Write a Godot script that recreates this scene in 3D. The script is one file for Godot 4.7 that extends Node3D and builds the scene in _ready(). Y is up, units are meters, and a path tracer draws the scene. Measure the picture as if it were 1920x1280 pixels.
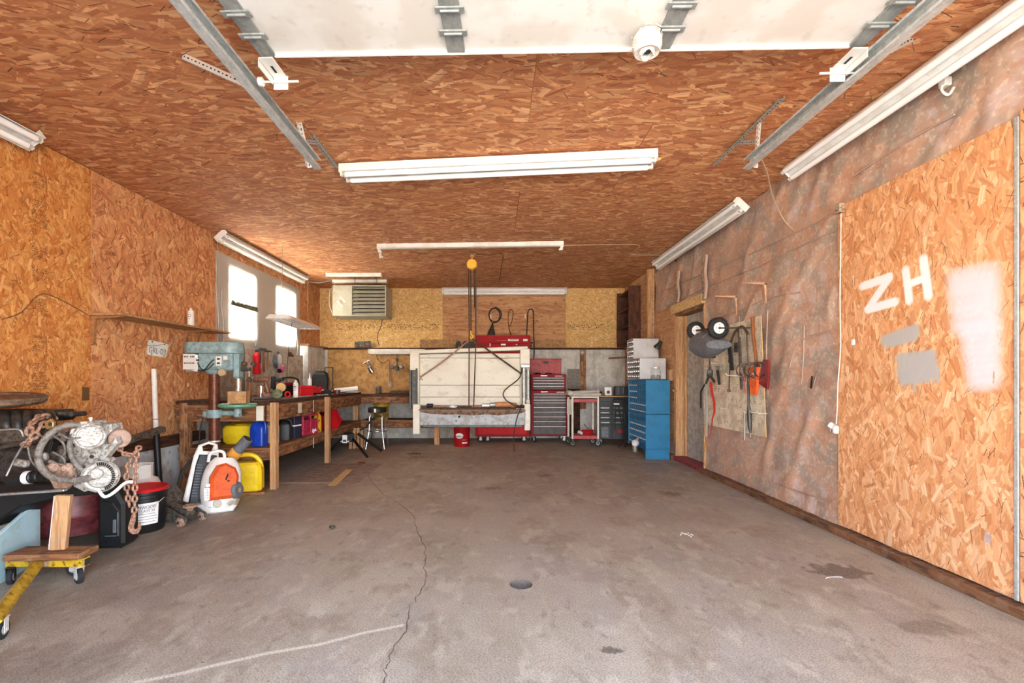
extends Node3D
# A home garage seen from its open overhead door: chipboard walls and ceiling, workbenches, tool chests, an engine on a stand.
# Depth d is measured into the room from the camera (z = -d); x to the right, y up, metres.

const F := 905.0          # focal length in pixels of the 1920 x 1280 frame
const VX := 929.0         # where lines along the room meet
const VY := 711.0
const EYE := 1.14
const LX := -3.43         # inner faces of the room
const RX := 2.56
const BD := 9.43
const TOP := 2.92
const NEAR := -0.15

var M := {}
var T := {}
var used := {}
var rng := RandomNumberGenerator.new()


class Geo:
	var v := PackedVector3Array()
	var n := PackedVector3Array()
	var u := PackedVector2Array()
	var x := Transform3D()

	func at(t: Transform3D) -> Geo:
		x = t
		return self

	func put(a: Vector3, b: Vector3, c: Vector3, na: Vector3, nb: Vector3, nc: Vector3, ua := Vector2(), ub := Vector2(), uc := Vector2()) -> void:
		v.append(x * a); v.append(x * c); v.append(x * b)
		var bs := x.basis
		n.append((bs * na).normalized()); n.append((bs * nc).normalized()); n.append((bs * nb).normalized())
		u.append(ua); u.append(uc); u.append(ub)

	func tri(a: Vector3, b: Vector3, c: Vector3) -> void:
		var nn := (b - a).cross(c - a)
		if nn.length_squared() < 1e-16:
			return
		nn = nn.normalized()
		put(a, b, c, nn, nn, nn)

	func quad(a: Vector3, b: Vector3, c: Vector3, d: Vector3, ua := Vector2(0, 1), ub := Vector2(1, 1), uc := Vector2(1, 0), ud := Vector2(0, 0)) -> void:
		var nn := (c - a).cross(d - b)
		if nn.length_squared() < 1e-18:
			return
		nn = nn.normalized()
		put(a, b, c, nn, nn, nn, ua, ub, uc)
		put(a, c, d, nn, nn, nn, ua, uc, ud)

	func box(c: Vector3, s: Vector3, r := 0.0, b := Basis()) -> Geo:
		var h := s * 0.5
		r = minf(r, minf(h.x, minf(h.y, h.z)) * 0.9)
		var P := func(sx: float, sy: float, sz: float, k: int) -> Vector3:
			var q := Vector3(sx * (h.x - (0.0 if k == 0 else r)), sy * (h.y - (0.0 if k == 1 else r)), sz * (h.z - (0.0 if k == 2 else r)))
			return c + b * q
		for k in 3:
			for s1 in [-1.0, 1.0]:
				var e := []
				for w in [[-1.0, -1.0], [1.0, -1.0], [1.0, 1.0], [-1.0, 1.0]]:
					var t := [0.0, 0.0, 0.0]
					t[k] = s1
					t[(k + 1) % 3] = w[0]
					t[(k + 2) % 3] = w[1]
					e.append(P.call(t[0], t[1], t[2], k))
				if s1 > 0.0:
					quad(e[0], e[1], e[2], e[3])
				else:
					quad(e[3], e[2], e[1], e[0])
		if r > 0.0:
			for k in 3:
				for sa in [-1.0, 1.0]:
					for sb in [-1.0, 1.0]:
						var q := []
						for g in [[0, -1.0], [0, 1.0], [1, 1.0], [1, -1.0]]:
							var t := [0.0, 0.0, 0.0]
							t[k] = g[1]
							t[(k + 1) % 3] = sa
							t[(k + 2) % 3] = sb
							q.append(P.call(t[0], t[1], t[2], (k + 1 + g[0]) % 3))
						if sa * sb > 0.0:
							quad(q[3], q[2], q[1], q[0])
						else:
							quad(q[0], q[1], q[2], q[3])
			for sx in [-1.0, 1.0]:
				for sy in [-1.0, 1.0]:
					for sz in [-1.0, 1.0]:
						var a: Vector3 = P.call(sx, sy, sz, 0)
						var b2: Vector3 = P.call(sx, sy, sz, 1)
						var c2: Vector3 = P.call(sx, sy, sz, 2)
						if sx * sy * sz > 0.0:
							tri(a, b2, c2)
						else:
							tri(a, c2, b2)
		return self

	# a surface through rings of points; smooth along and around
	func loft(rings: Array, closed := true, caps := true) -> Geo:
		var m: int = rings[0].size()
		var k := rings.size()
		var mid := Vector3()
		for r in rings:
			for p in r:
				mid += p
		mid /= float(m * k)
		var nor := []
		for i in k:
			var a := PackedVector3Array()
			a.resize(m)
			nor.append(a)
		var span := m if closed else m - 1
		var vote := 0.0
		for i in k - 1:
			for j in span:
				var j2 := (j + 1) % m
				var a: Vector3 = rings[i][j]
				var b: Vector3 = rings[i][j2]
				var c: Vector3 = rings[i + 1][j2]
				var d: Vector3 = rings[i + 1][j]
				var f := (c - a).cross(d - b)
				var ring_mid := Vector3()
				if closed:
					ring_mid = (rings[i][0] + rings[i][m / 2] + rings[i + 1][0] + rings[i + 1][m / 2]) * 0.25
				else:
					ring_mid = mid
				vote += f.dot((a + b + c + d) * 0.25 - ring_mid)
				nor[i][j] += f
				nor[i][j2] += f
				nor[i + 1][j2] += f
				nor[i + 1][j] += f
		var flip := closed and vote < 0.0
		for i in k - 1:
			for j in span:
				var j2 := (j + 1) % m
				var sg := -1.0 if flip else 1.0
				var a: Vector3 = rings[i][j]
				var b: Vector3 = rings[i][j2]
				var c: Vector3 = rings[i + 1][j2]
				var d: Vector3 = rings[i + 1][j]
				var na: Vector3 = nor[i][j] * sg
				var nb: Vector3 = nor[i][j2] * sg
				var nc: Vector3 = nor[i + 1][j2] * sg
				var nd: Vector3 = nor[i + 1][j] * sg
				var u0 := float(j) / span
				var u1 := float(j + 1) / span
				var v0 := float(i) / (k - 1)
				var v1 := float(i + 1) / (k - 1)
				if flip:
					put(a, c, b, na, nc, nb, Vector2(u0, v0), Vector2(u1, v1), Vector2(u1, v0))
					put(a, d, c, na, nd, nc, Vector2(u0, v0), Vector2(u0, v1), Vector2(u1, v1))
				else:
					put(a, b, c, na, nb, nc, Vector2(u0, v0), Vector2(u1, v0), Vector2(u1, v1))
					put(a, c, d, na, nc, nd, Vector2(u0, v0), Vector2(u1, v1), Vector2(u0, v1))
		if caps and closed:
			for e in [0, k - 1]:
				var ctr := Vector3()
				for p in rings[e]:
					ctr += p
				ctr /= m
				for j in m:
					var a: Vector3 = rings[e][j]
					var b: Vector3 = rings[e][(j + 1) % m]
					if (e == 0) == flip:
						tri(ctr, a, b)
					else:
						tri(ctr, b, a)
		return self

	func tube(pts: Array, r: Variant, sides := 8, caps := true, closed := false) -> Geo:
		var rings := []
		var k := pts.size()
		var up := Vector3(0, 1, 0)
		for i in k:
			var t: Vector3
			if closed:
				t = (pts[(i + 1) % k] - pts[(i - 1 + k) % k]).normalized()
			else:
				t = (pts[mini(i + 1, k - 1)] - pts[maxi(i - 1, 0)]).normalized()
			if i == 0:
				up = Vector3(0, 1, 0) if absf(t.y) < 0.9 else Vector3(1, 0, 0)
			var s := t.cross(up).normalized()
			up = s.cross(t).normalized()
			var rad: float = r[i] if r is Array or r is PackedFloat32Array else r
			var ring := PackedVector3Array()
			for j in sides:
				var a := TAU * j / sides
				ring.append(pts[i] + (s * cos(a) + up * sin(a)) * rad)
			rings.append(ring)
		if closed:
			rings.append(rings[0])
		return loft(rings, true, caps and not closed)

	# profile of (radius, height) turned about the y axis; edges sharper than 40 degrees stay sharp
	func lathe(prof: Array, seg := 20, arc := TAU) -> Geo:
		var k := prof.size()
		var sn := []
		for i in k - 1:
			var d: Vector2 = prof[i + 1] - prof[i]
			sn.append(Vector2(d.y, -d.x).normalized())
		for i in k - 1:
			var n0: Vector2 = sn[i]
			var n1: Vector2 = sn[i]
			if i > 0 and sn[i].dot(sn[i - 1]) > 0.76:
				n0 = (sn[i] + sn[i - 1]).normalized()
			if i < k - 2 and sn[i].dot(sn[i + 1]) > 0.76:
				n1 = (sn[i] + sn[i + 1]).normalized()
			var p0: Vector2 = prof[i]
			var p1: Vector2 = prof[i + 1]
			for j in seg:
				var a0 := arc * j / seg
				var a1 := arc * (j + 1) / seg
				var c0 := Vector2(cos(a0), -sin(a0))
				var c1 := Vector2(cos(a1), -sin(a1))
				var A := Vector3(p0.x * c0.x, p0.y, p0.x * c0.y)
				var B := Vector3(p0.x * c1.x, p0.y, p0.x * c1.y)
				var C := Vector3(p1.x * c1.x, p1.y, p1.x * c1.y)
				var D := Vector3(p1.x * c0.x, p1.y, p1.x * c0.y)
				var NA := Vector3(n0.x * c0.x, n0.y, n0.x * c0.y)
				var NB := Vector3(n0.x * c1.x, n0.y, n0.x * c1.y)
				var NC := Vector3(n1.x * c1.x, n1.y, n1.x * c1.y)
				var ND := Vector3(n1.x * c0.x, n1.y, n1.x * c0.y)
				var u0 := float(j) / seg
				var u1 := float(j + 1) / seg
				var w0 := 1.0 - float(i) / (k - 1)
				var w1 := 1.0 - float(i + 1) / (k - 1)
				if p0.x > 1e-6:
					put(A, B, C, NA, NB, NC, Vector2(u0, w0), Vector2(u1, w0), Vector2(u1, w1))
				if p1.x > 1e-6:
					put(A, C, D, NA, NC, ND, Vector2(u0, w0), Vector2(u1, w1), Vector2(u0, w1))
		return self

	# turns an open sheet so that its faces look along dir (in its own space), or away from a point on its axis
	func face_to(dir: Vector3, radial := false) -> Geo:
		for i in range(0, v.size(), 3):
			var f := (v[i + 2] - v[i]).cross(v[i + 1] - v[i])
			var want := dir
			if radial:
				want = Vector3(v[i].x, 0, v[i].z)
			if f.dot(want) < 0.0:
				var a := v[i + 1]
				v[i + 1] = v[i + 2]
				v[i + 2] = a
				var b := u[i + 1]
				u[i + 1] = u[i + 2]
				u[i + 2] = b
				var c := n[i + 1]
				n[i + 1] = n[i + 2]
				n[i + 2] = c
			for k in 3:
				if n[i + k].dot(want) < 0.0:
					n[i + k] = -n[i + k]
		return self

	# a flat band of radius r and width w standing in the xy plane
	func lathe_ring(r: float, w: float) -> Geo:
		var keep := x
		x = keep * Transform3D(Basis(Vector3(1, 0, 0), Vector3(0, 0, 1), Vector3(0, -1, 0)), Vector3())
		lathe([Vector2(r - 0.003, -w / 2), Vector2(r, -w / 2), Vector2(r, w / 2), Vector2(r - 0.003, w / 2), Vector2(r - 0.003, -w / 2)], 22)
		x = keep
		return self

	func cyl(a: Vector3, b: Vector3, r: float, sides := 12, bev := 0.0) -> Geo:
		var keep := x
		var d := b - a
		var y := d.normalized()
		var s := y.cross(Vector3(0, 0, 1) if absf(y.z) < 0.9 else Vector3(1, 0, 0)).normalized()
		x = keep * Transform3D(Basis(s, y, s.cross(y)), a)
		var L := d.length()
		if bev > 0.0:
			lathe([Vector2(0, 0), Vector2(r - bev, 0), Vector2(r, bev), Vector2(r, L - bev), Vector2(r - bev, L), Vector2(0, L)], sides)
		else:
			lathe([Vector2(0, 0), Vector2(r, 0), Vector2(r, L), Vector2(0, L)], sides)
		x = keep
		return self

	func ball(c: Vector3, s: Vector3, seg := 14, rows := 8) -> Geo:
		var keep := x
		x = keep * Transform3D(Basis.from_scale(s), c)
		var prof := []
		for i in rows + 1:
			var a := -PI / 2 + PI * i / rows
			prof.append(Vector2(maxf(cos(a), 0.0), sin(a)))
		lathe(prof, seg)
		x = keep
		return self

	# outline in x, y (metres) with thickness along z, centred
	func prism(poly: Array, depth: float, bev := 0.0) -> Geo:
		var p := PackedVector2Array(poly)
		if Geometry2D.is_polygon_clockwise(p):
			p.reverse()
		var inner := p
		if bev > 0.0:
			var off := Geometry2D.offset_polygon(p, -bev, Geometry2D.JOIN_MITER)
			if off.size() == 1 and off[0].size() == p.size():
				inner = off[0]
				if Geometry2D.is_polygon_clockwise(inner):
					inner.reverse()
				var best := 0
				for i in p.size():
					if inner[i].distance_to(p[0]) < inner[best].distance_to(p[0]):
						best = i
				var q := PackedVector2Array()
				for i in p.size():
					q.append(inner[(best + i) % p.size()])
				inner = q
			else:
				bev = 0.0
		var h := depth * 0.5
		var idx := Geometry2D.triangulate_polygon(inner)
		for i in range(0, idx.size(), 3):
			var a := inner[idx[i]]
			var b := inner[idx[i + 1]]
			var c := inner[idx[i + 2]]
			if (b - a).cross(c - a) < 0.0:
				var t := b
				b = c
				c = t
			tri(Vector3(a.x, a.y, h), Vector3(b.x, b.y, h), Vector3(c.x, c.y, h))
			tri(Vector3(a.x, a.y, -h), Vector3(c.x, c.y, -h), Vector3(b.x, b.y, -h))
		var m := p.size()
		for i in m:
			var a := p[i]
			var b := p[(i + 1) % m]
			quad(Vector3(a.x, a.y, -h + bev), Vector3(b.x, b.y, -h + bev), Vector3(b.x, b.y, h - bev), Vector3(a.x, a.y, h - bev))
			if bev > 0.0:
				var c := inner[i]
				var d := inner[(i + 1) % m]
				quad(Vector3(a.x, a.y, h - bev), Vector3(b.x, b.y, h - bev), Vector3(d.x, d.y, h), Vector3(c.x, c.y, h))
				quad(Vector3(b.x, b.y, -h + bev), Vector3(a.x, a.y, -h + bev), Vector3(c.x, c.y, -h), Vector3(d.x, d.y, -h))
		return self

	func mesh() -> ArrayMesh:
		var a := []
		a.resize(Mesh.ARRAY_MAX)
		a[Mesh.ARRAY_VERTEX] = v
		a[Mesh.ARRAY_NORMAL] = n
		a[Mesh.ARRAY_TEX_UV] = u
		var m := ArrayMesh.new()
		m.add_surface_from_arrays(Mesh.PRIMITIVE_TRIANGLES, a)
		return m


# ---------- small helpers
func V(a: float, b: float, c: float) -> Vector3:
	return Vector3(a, b, c)

func P2(a: float, b: float) -> Vector2:
	return Vector2(a, b)

func geo() -> Geo:
	return Geo.new()

func turn(yaw := 0.0, pitch := 0.0, roll := 0.0) -> Basis:
	return Basis.from_euler(Vector3(deg_to_rad(pitch), deg_to_rad(yaw), deg_to_rad(roll)))

func tf(pos: Vector3, yaw := 0.0, pitch := 0.0, roll := 0.0) -> Transform3D:
	return Transform3D(turn(yaw, pitch, roll), pos)

# a surveyed point of the photograph at a known depth into the room
func at(px: float, py: float, d: float) -> Vector3:
	return Vector3((px - VX) * d / F, EYE + (VY - py) * d / F, -d)

func on_floor(px: float, py: float) -> Vector3:
	var p := at(px, py, F * EYE / (py - VY))
	p.y = 0.0
	return p

func on_left(px: float, py: float, off := 0.0) -> Vector3:
	return at(px, py, (LX + off) * F / (px - VX))

func on_right(px: float, py: float, off := 0.0) -> Vector3:
	return at(px, py, (RX - off) * F / (px - VX))

func numbered(called: String) -> String:
	var k: int = used.get(called, 0)
	used[called] = k + 1
	return called if k == 0 else "%s_%03d" % [called, k]

func tag(o: Node3D, label: String, category := "", group := "", kind := "") -> void:
	if label:
		o.set_meta("label", label)
	if category:
		o.set_meta("category", category)
	if group:
		o.set_meta("group", group)
	if kind:
		o.set_meta("kind", kind)

func thing(called: String, label: String, category: String, pos := Vector3(), yaw := 0.0, group := "") -> Node3D:
	var o := Node3D.new()
	o.name = numbered(called)
	add_child(o)
	o.position = pos
	o.rotation_degrees.y = yaw
	tag(o, label, category, group)
	return o

func part(to: Node3D, called: String, g: Variant, m: Material, pos := Vector3(), label := "") -> MeshInstance3D:
	var o := MeshInstance3D.new()
	o.name = called
	o.mesh = g.mesh() if g is Geo else g
	o.material_override = m
	to.add_child(o, true)
	o.position = pos
	if label:
		o.set_meta("label", label)
	return o

func solo(called: String, g: Variant, m: Material, label: String, category: String, pos := Vector3(), yaw := 0.0, group := "") -> MeshInstance3D:
	var o := MeshInstance3D.new()
	o.name = numbered(called)
	o.mesh = g.mesh() if g is Geo else g
	o.material_override = m
	add_child(o)
	o.position = pos
	o.rotation_degrees.y = yaw
	tag(o, label, category, group)
	return o

func struct(called: String, g: Variant, m: Material, label := "", category := "") -> MeshInstance3D:
	var o := MeshInstance3D.new()
	o.name = called
	o.mesh = g.mesh() if g is Geo else g
	o.material_override = m
	add_child(o)
	tag(o, label, category, "", "structure")
	return o

func copy_of(o: Node3D, pos: Vector3, yaw: float, label: String) -> Node3D:
	var c: Node3D = o.duplicate()
	var called: String = String(o.name)
	c.name = numbered(called)
	add_child(c)
	c.position = pos
	c.rotation_degrees.y = yaw
	c.set_meta("label", label)
	return c

# points of a smooth curve through the given ones
func curve(pts: Array, step := 6) -> Array:
	var out := []
	var k := pts.size()
	for i in k - 1:
		var p0: Vector3 = pts[maxi(i - 1, 0)]
		var p1: Vector3 = pts[i]
		var p2: Vector3 = pts[i + 1]
		var p3: Vector3 = pts[mini(i + 2, k - 1)]
		for s in step:
			out.append(p1.cubic_interpolate(p2, p0, p3, float(s) / step))
	out.append(pts[k - 1])
	return out

func sag(a: Vector3, b: Vector3, drop: float, k := 10) -> Array:
	var out := []
	for i in k + 1:
		var t := float(i) / k
		var p := a.lerp(b, t)
		p.y -= drop * 4.0 * t * (1.0 - t)
		out.append(p)
	return out

func text_geo(s: String, height: float, bend := 0.0, bold := false) -> Geo:
	var tm := TextMesh.new()
	var f := SystemFont.new()
	f.font_names = PackedStringArray(["Droid Sans"])
	f.font_weight = 700 if bold else 400
	tm.font = f
	tm.text = s
	tm.font_size = 64
	tm.pixel_size = height / 48.0
	tm.depth = 0.0012
	tm.curve_step = 2.0
	var a := tm.get_mesh_arrays()
	var g := Geo.new()
	var vv: PackedVector3Array = a[Mesh.ARRAY_VERTEX]
	var nn: PackedVector3Array = a[Mesh.ARRAY_NORMAL]
	var ii: PackedInt32Array = a[Mesh.ARRAY_INDEX]
	for i in ii:
		var p := vv[i]
		var q := nn[i]
		if bend > 0.0:
			var t := p.x / bend
			p = Vector3(sin(t) * (bend + p.z), p.y, cos(t) * (bend + p.z))
			q = Basis(Vector3(0, 1, 0), t) * q
		g.v.append(p)
		g.n.append(q)
		g.u.append(Vector2())
	return g


# ---------- textures
func noise_img(w: int, h: int, freq: float, sd: int, oct := 4) -> PackedByteArray:
	var f := FastNoiseLite.new()
	f.seed = sd
	f.noise_type = FastNoiseLite.TYPE_SIMPLEX_SMOOTH
	f.frequency = freq
	f.fractal_octaves = oct
	var im := f.get_seamless_image(w, h, false, false, 0.12)
	im.convert(Image.FORMAT_L8)
	return im.get_data()

# colours laid over each other wherever a noise passes its threshold; layers: [colour, frequency, from, to, strength, stretch x, stretch y]
func blotch(w: int, h: int, base: Color, layers: Array, sd: int) -> Image:
	var r := PackedFloat32Array()
	var g := PackedFloat32Array()
	var b := PackedFloat32Array()
	r.resize(w * h); g.resize(w * h); b.resize(w * h)
	r.fill(base.r); g.fill(base.g); b.fill(base.b)
	for L in layers:
		var sx: int = L[5] if L.size() > 5 else 1
		var sy: int = L[6] if L.size() > 6 else 1
		var data := noise_img(maxi(w / sx, 8), maxi(h / sy, 8), L[1], sd, 4)
		sd += 7
		if sx > 1 or sy > 1:
			var im := Image.create_from_data(maxi(w / sx, 8), maxi(h / sy, 8), false, Image.FORMAT_L8, data)
			im.resize(w, h, Image.INTERPOLATE_CUBIC)
			data = im.get_data()
		var lut := PackedFloat32Array()
		for i in 256:
			lut.append(smoothstep(L[2], L[3], i / 255.0) * L[4])
		var c: Color = L[0]
		for i in w * h:
			var k := lut[data[i]]
			r[i] += (c.r - r[i]) * k
			g[i] += (c.g - g[i]) * k
			b[i] += (c.b - b[i]) * k
	var bytes := PackedByteArray()
	bytes.resize(w * h * 3)
	for i in w * h:
		bytes[i * 3] = int(clampf(r[i], 0, 1) * 255.0)
		bytes[i * 3 + 1] = int(clampf(g[i], 0, 1) * 255.0)
		bytes[i * 3 + 2] = int(clampf(b[i], 0, 1) * 255.0)
	return Image.create_from_data(w, h, false, Image.FORMAT_RGB8, bytes)

func tex(im: Image) -> ImageTexture:
	return ImageTexture.create_from_image(im)

func flake(im: Image, cx: float, cy: float, L: float, W: float, a: float, c: Color) -> void:
	var ca := cos(a)
	var sa := sin(a)
	var pts := [Vector2(-L, -W), Vector2(L * rng.randf_range(0.8, 1.0), -W), Vector2(L, W), Vector2(-L * rng.randf_range(0.8, 1.0), W)]
	var y0 := 1e9
	var y1 := -1e9
	for i in 4:
		var p: Vector2 = pts[i] * 0.5
		pts[i] = Vector2(cx + p.x * ca - p.y * sa, cy + p.x * sa + p.y * ca)
		y0 = minf(y0, pts[i].y)
		y1 = maxf(y1, pts[i].y)
	for y in range(int(y0), int(y1) + 1):
		var yy := y + 0.5
		var x0 := 1e9
		var x1 := -1e9
		for i in 4:
			var p: Vector2 = pts[i]
			var q: Vector2 = pts[(i + 1) % 4]
			if (p.y <= yy) != (q.y <= yy):
				var xx := p.x + (q.x - p.x) * (yy - p.y) / (q.y - p.y)
				x0 = minf(x0, xx)
				x1 = maxf(x1, xx)
		if x1 > x0:
			im.fill_rect(Rect2i(int(x0), y, maxi(int(x1) - int(x0), 1), 1), c)

# pressed wood strands; pal: colours to pick from, spread: how far the strands turn from the angle lean (radians)
func strands(w: int, h: int, pal: Array, count: int, lmin: float, lmax: float, wmin: float, wmax: float, lean: float, spread: float, sd: int, dark: Color, gaps: int) -> Image:
	rng.seed = sd
	var im := Image.create(w, h, false, Image.FORMAT_RGB8)
	im.fill(pal[0])
	for i in count + gaps:
		var late := i >= count
		var L := rng.randf_range(lmin, lmax)
		var W := rng.randf_range(wmin, wmax)
		var a := lean + rng.randfn(0.0, spread)
		var c: Color = pal[rng.randi() % pal.size()]
		c = c.lerp(pal[rng.randi() % pal.size()], rng.randf() * 0.8)
		if late:
			c = dark.lerp(c, rng.randf() * 0.5)
			W = rng.randf_range(1.0, 2.6)
			L *= 0.55
		var cx := rng.randf() * w
		var cy := rng.randf() * h
		var strips := 1 if late else 4
		for s in strips:
			var o := (s + 0.5 - strips * 0.5) / strips * W
			var cc := c * rng.randf_range(0.93, 1.07)
			cc.a = 1.0
			var sx := cx - sin(a) * o
			var sy := cy + cos(a) * o
			for ox in [0.0, float(w) if sx < w * 0.5 else -float(w)]:
				for oy in [0.0, float(h) if sy < h * 0.5 else -float(h)]:
					var qx: float = sx + ox
					var qy: float = sy + oy
					if qx > -L and qx < w + L and qy > -L and qy < h + L:
						flake(im, qx, qy, L * rng.randf_range(0.85, 1.0), W / strips + 1.0, a, cc)
	return im

# a soft spray of colour along a line
func spray(im: Image, pts: Array, r: float, c: Color, strength: float, hard := 0.45) -> void:
	var R := int(r) + 1
	var dot := Image.create(R * 2 + 1, R * 2 + 1, false, Image.FORMAT_RGBA8)
	for y in R * 2 + 1:
		for x in R * 2 + 1:
			var q := Vector2(x - R, y - R).length() / r
			var k := (1.0 - smoothstep(hard, 1.0, q)) * strength * rng.randf_range(0.55, 1.0)
			dot.set_pixel(x, y, Color(c.r, c.g, c.b, k))
	for i in pts.size() - 1:
		var a: Vector2 = pts[i]
		var b: Vector2 = pts[i + 1]
		var k := maxi(int(a.distance_to(b) / (r * 0.22)), 1)
		for s in k + 1:
			var p := a.lerp(b, float(s) / k)
			im.blend_rect(dot, Rect2i(0, 0, R * 2 + 1, R * 2 + 1), Vector2i(int(p.x) - R, int(p.y) - R))

# an uneven stain with a noisy outline
func stain(im: Image, c: Vector2, rx: float, ry: float, col: Color, strength: float, sd: int, soft := 0.35) -> void:
	var f := FastNoiseLite.new()
	f.seed = sd
	f.frequency = 2.2 / maxf(rx, ry)
	f.fractal_octaves = 4
	var W := int(rx * 2.6)
	var H := int(ry * 2.6)
	var d := Image.create(W, H, false, Image.FORMAT_RGBA8)
	for y in H:
		for x in W:
			var q := Vector2((x - W * 0.5) / rx, (y - H * 0.5) / ry).length() + f.get_noise_2d(x, y) * 0.55
			var k := 1.0 - smoothstep(1.0 - soft, 1.0, q)
			if k > 0.0:
				d.set_pixel(x, y, Color(col.r, col.g, col.b, k * strength * (0.8 + 0.4 * f.get_noise_2d(x * 5.0, y * 5.0))))
	im.blend_rect(d, Rect2i(0, 0, W, H), Vector2i(int(c.x - W * 0.5), int(c.y - H * 0.5)))

func mat(key: String, c: Color, rough := 0.7, metal := 0.0, texture := "", size := 1.0, own := {}) -> StandardMaterial3D:
	var m := StandardMaterial3D.new()
	m.resource_name = key
	m.albedo_color = c
	m.roughness = rough
	m.metallic = metal
	if texture:
		m.albedo_texture = T[texture]
		m.uv1_triplanar = true
		m.uv1_scale = Vector3.ONE * size
	for k in own:
		m.set(k, own[k])
	M[key] = m
	return m

func k8(r: int, g: int, b: int) -> Color:
	return Color8(r, g, b)

func hx(s: String) -> Color:
	return Color.html(s)

func make_textures() -> void:
	T.osb_wall = tex(strands(1024, 1024, [k8(214, 158, 106), k8(224, 174, 120), k8(198, 134, 86), k8(232, 188, 136), k8(180, 116, 72), k8(208, 147, 94), k8(219, 164, 111)], 3600, 42, 108, 7, 23, PI / 2, 0.75, 11, k8(92, 52, 28), 460))
	T.osb_ceiling = tex(strands(1024, 1024, [k8(198, 134, 88), k8(184, 118, 76), k8(212, 152, 102), k8(170, 102, 64), k8(230, 180, 130), k8(192, 126, 82)], 3000, 52, 118, 9, 27, 0.0, 0.42, 23, k8(98, 58, 36), 260))
	T.osb_pale = tex(strands(1024, 1024, [k8(222, 178, 112), k8(232, 193, 132), k8(210, 162, 94), k8(240, 208, 152), k8(198, 148, 80)], 4200, 26, 70, 4, 11, 0.2, 0.8, 31, k8(134, 92, 46), 360))
	T.zh = tex(zh_board())
	T.stamped = tex(stamped_board())
	T.grime = tex(blotch(512, 512, hx("ffffff"), [[hx("d6cdc2"), 0.012, 0.35, 0.75, 0.8], [hx("a89a8a"), 0.03, 0.58, 0.85, 0.6], [hx("f6f4f2"), 0.09, 0.5, 0.8, 0.5]], 3))
	T.soft = tex(blotch(512, 512, hx("ffffff"), [[hx("f0ece6"), 0.008, 0.4, 0.75, 0.8], [hx("ddd6cc"), 0.03, 0.66, 0.88, 0.4]], 17))
	T.dirty = tex(blotch(512, 512, hx("f2ede6"), [[hx("9c8b7a"), 0.014, 0.42, 0.78, 0.85], [hx("5a4a3c"), 0.035, 0.58, 0.82, 0.75], [hx("d8d0c6"), 0.11, 0.5, 0.8, 0.5]], 41))
	T.rust = tex(blotch(256, 256, hx("b79a86"), [[hx("8c5a3c"), 0.03, 0.4, 0.7, 0.8], [hx("cdb8a8"), 0.08, 0.55, 0.8, 0.8], [hx("5c3a28"), 0.1, 0.62, 0.85, 0.7]], 57))
	T.wood_h = tex(blotch(512, 512, hx("c89b6c"), [[hx("a8774a"), 0.03, 0.4, 0.7, 0.8, 16, 1], [hx("dcb88c"), 0.08, 0.5, 0.8, 0.7, 24, 1], [hx("8a5c36"), 0.12, 0.62, 0.8, 0.6, 20, 1], [hx("a58a70"), 0.012, 0.5, 0.8, 0.5]], 71))
	var iv: Image = T.wood_h.get_image().duplicate()
	iv.rotate_90(CLOCKWISE)
	T.wood_v = tex(iv)
	T.old_h = tex(blotch(512, 512, hx("a5744c"), [[hx("7c5030"), 0.03, 0.4, 0.7, 0.85, 16, 1], [hx("c39468"), 0.08, 0.5, 0.8, 0.6, 24, 1], [hx("4c3222"), 0.02, 0.52, 0.8, 0.7, 3, 1], [hx("b7a28c"), 0.012, 0.55, 0.8, 0.5]], 83))
	iv = T.old_h.get_image().duplicate()
	iv.rotate_90(CLOCKWISE)
	T.old_v = tex(iv)
	T.ply = tex(blotch(512, 512, k8(196, 146, 102), [[k8(170, 118, 80), 0.012, 0.4, 0.7, 0.7, 5, 1], [k8(216, 170, 124), 0.03, 0.5, 0.8, 0.6, 8, 1], [k8(138, 90, 58), 0.05, 0.66, 0.8, 0.7, 4, 1]], 91))
	T.concrete = tex(blotch(512, 512, k8(216, 212, 202), [[k8(190, 184, 174), 0.01, 0.4, 0.7, 0.7], [k8(234, 231, 223), 0.03, 0.5, 0.8, 0.6], [k8(164, 158, 148), 0.012, 0.6, 0.8, 0.45, 1, 4], [k8(178, 172, 160), 0.12, 0.55, 0.8, 0.5]], 101))
	T.film = tex(film_board())
	T.floor = tex(floor_board())
	T.grain = tex(blotch(256, 256, hx("ffffff"), [[hx("cfcac6"), 0.16, 0.4, 0.75, 0.9], [hx("b2aaa4"), 0.3, 0.6, 0.8, 0.6]], 131))
	T.painted = tex(blotch(512, 512, k8(240, 236, 225), [[k8(228, 221, 207), 0.012, 0.45, 0.75, 0.7, 3, 1], [k8(203, 191, 172), 0.03, 0.66, 0.86, 0.45, 2, 1], [k8(150, 132, 110), 0.09, 0.76, 0.88, 0.6]], 141))
	T.galv = tex(blotch(256, 256, hx("d4d6d6"), [[hx("b4b8b9"), 0.03, 0.4, 0.7, 0.7, 1, 3], [hx("eceeee"), 0.06, 0.55, 0.8, 0.6]], 151))
	T.relief = tex(blotch(512, 512, hx("808080"), [[hx("c8c8c8"), 0.02, 0.4, 0.7, 0.8], [hx("404040"), 0.05, 0.5, 0.8, 0.7]], 161))

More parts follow.
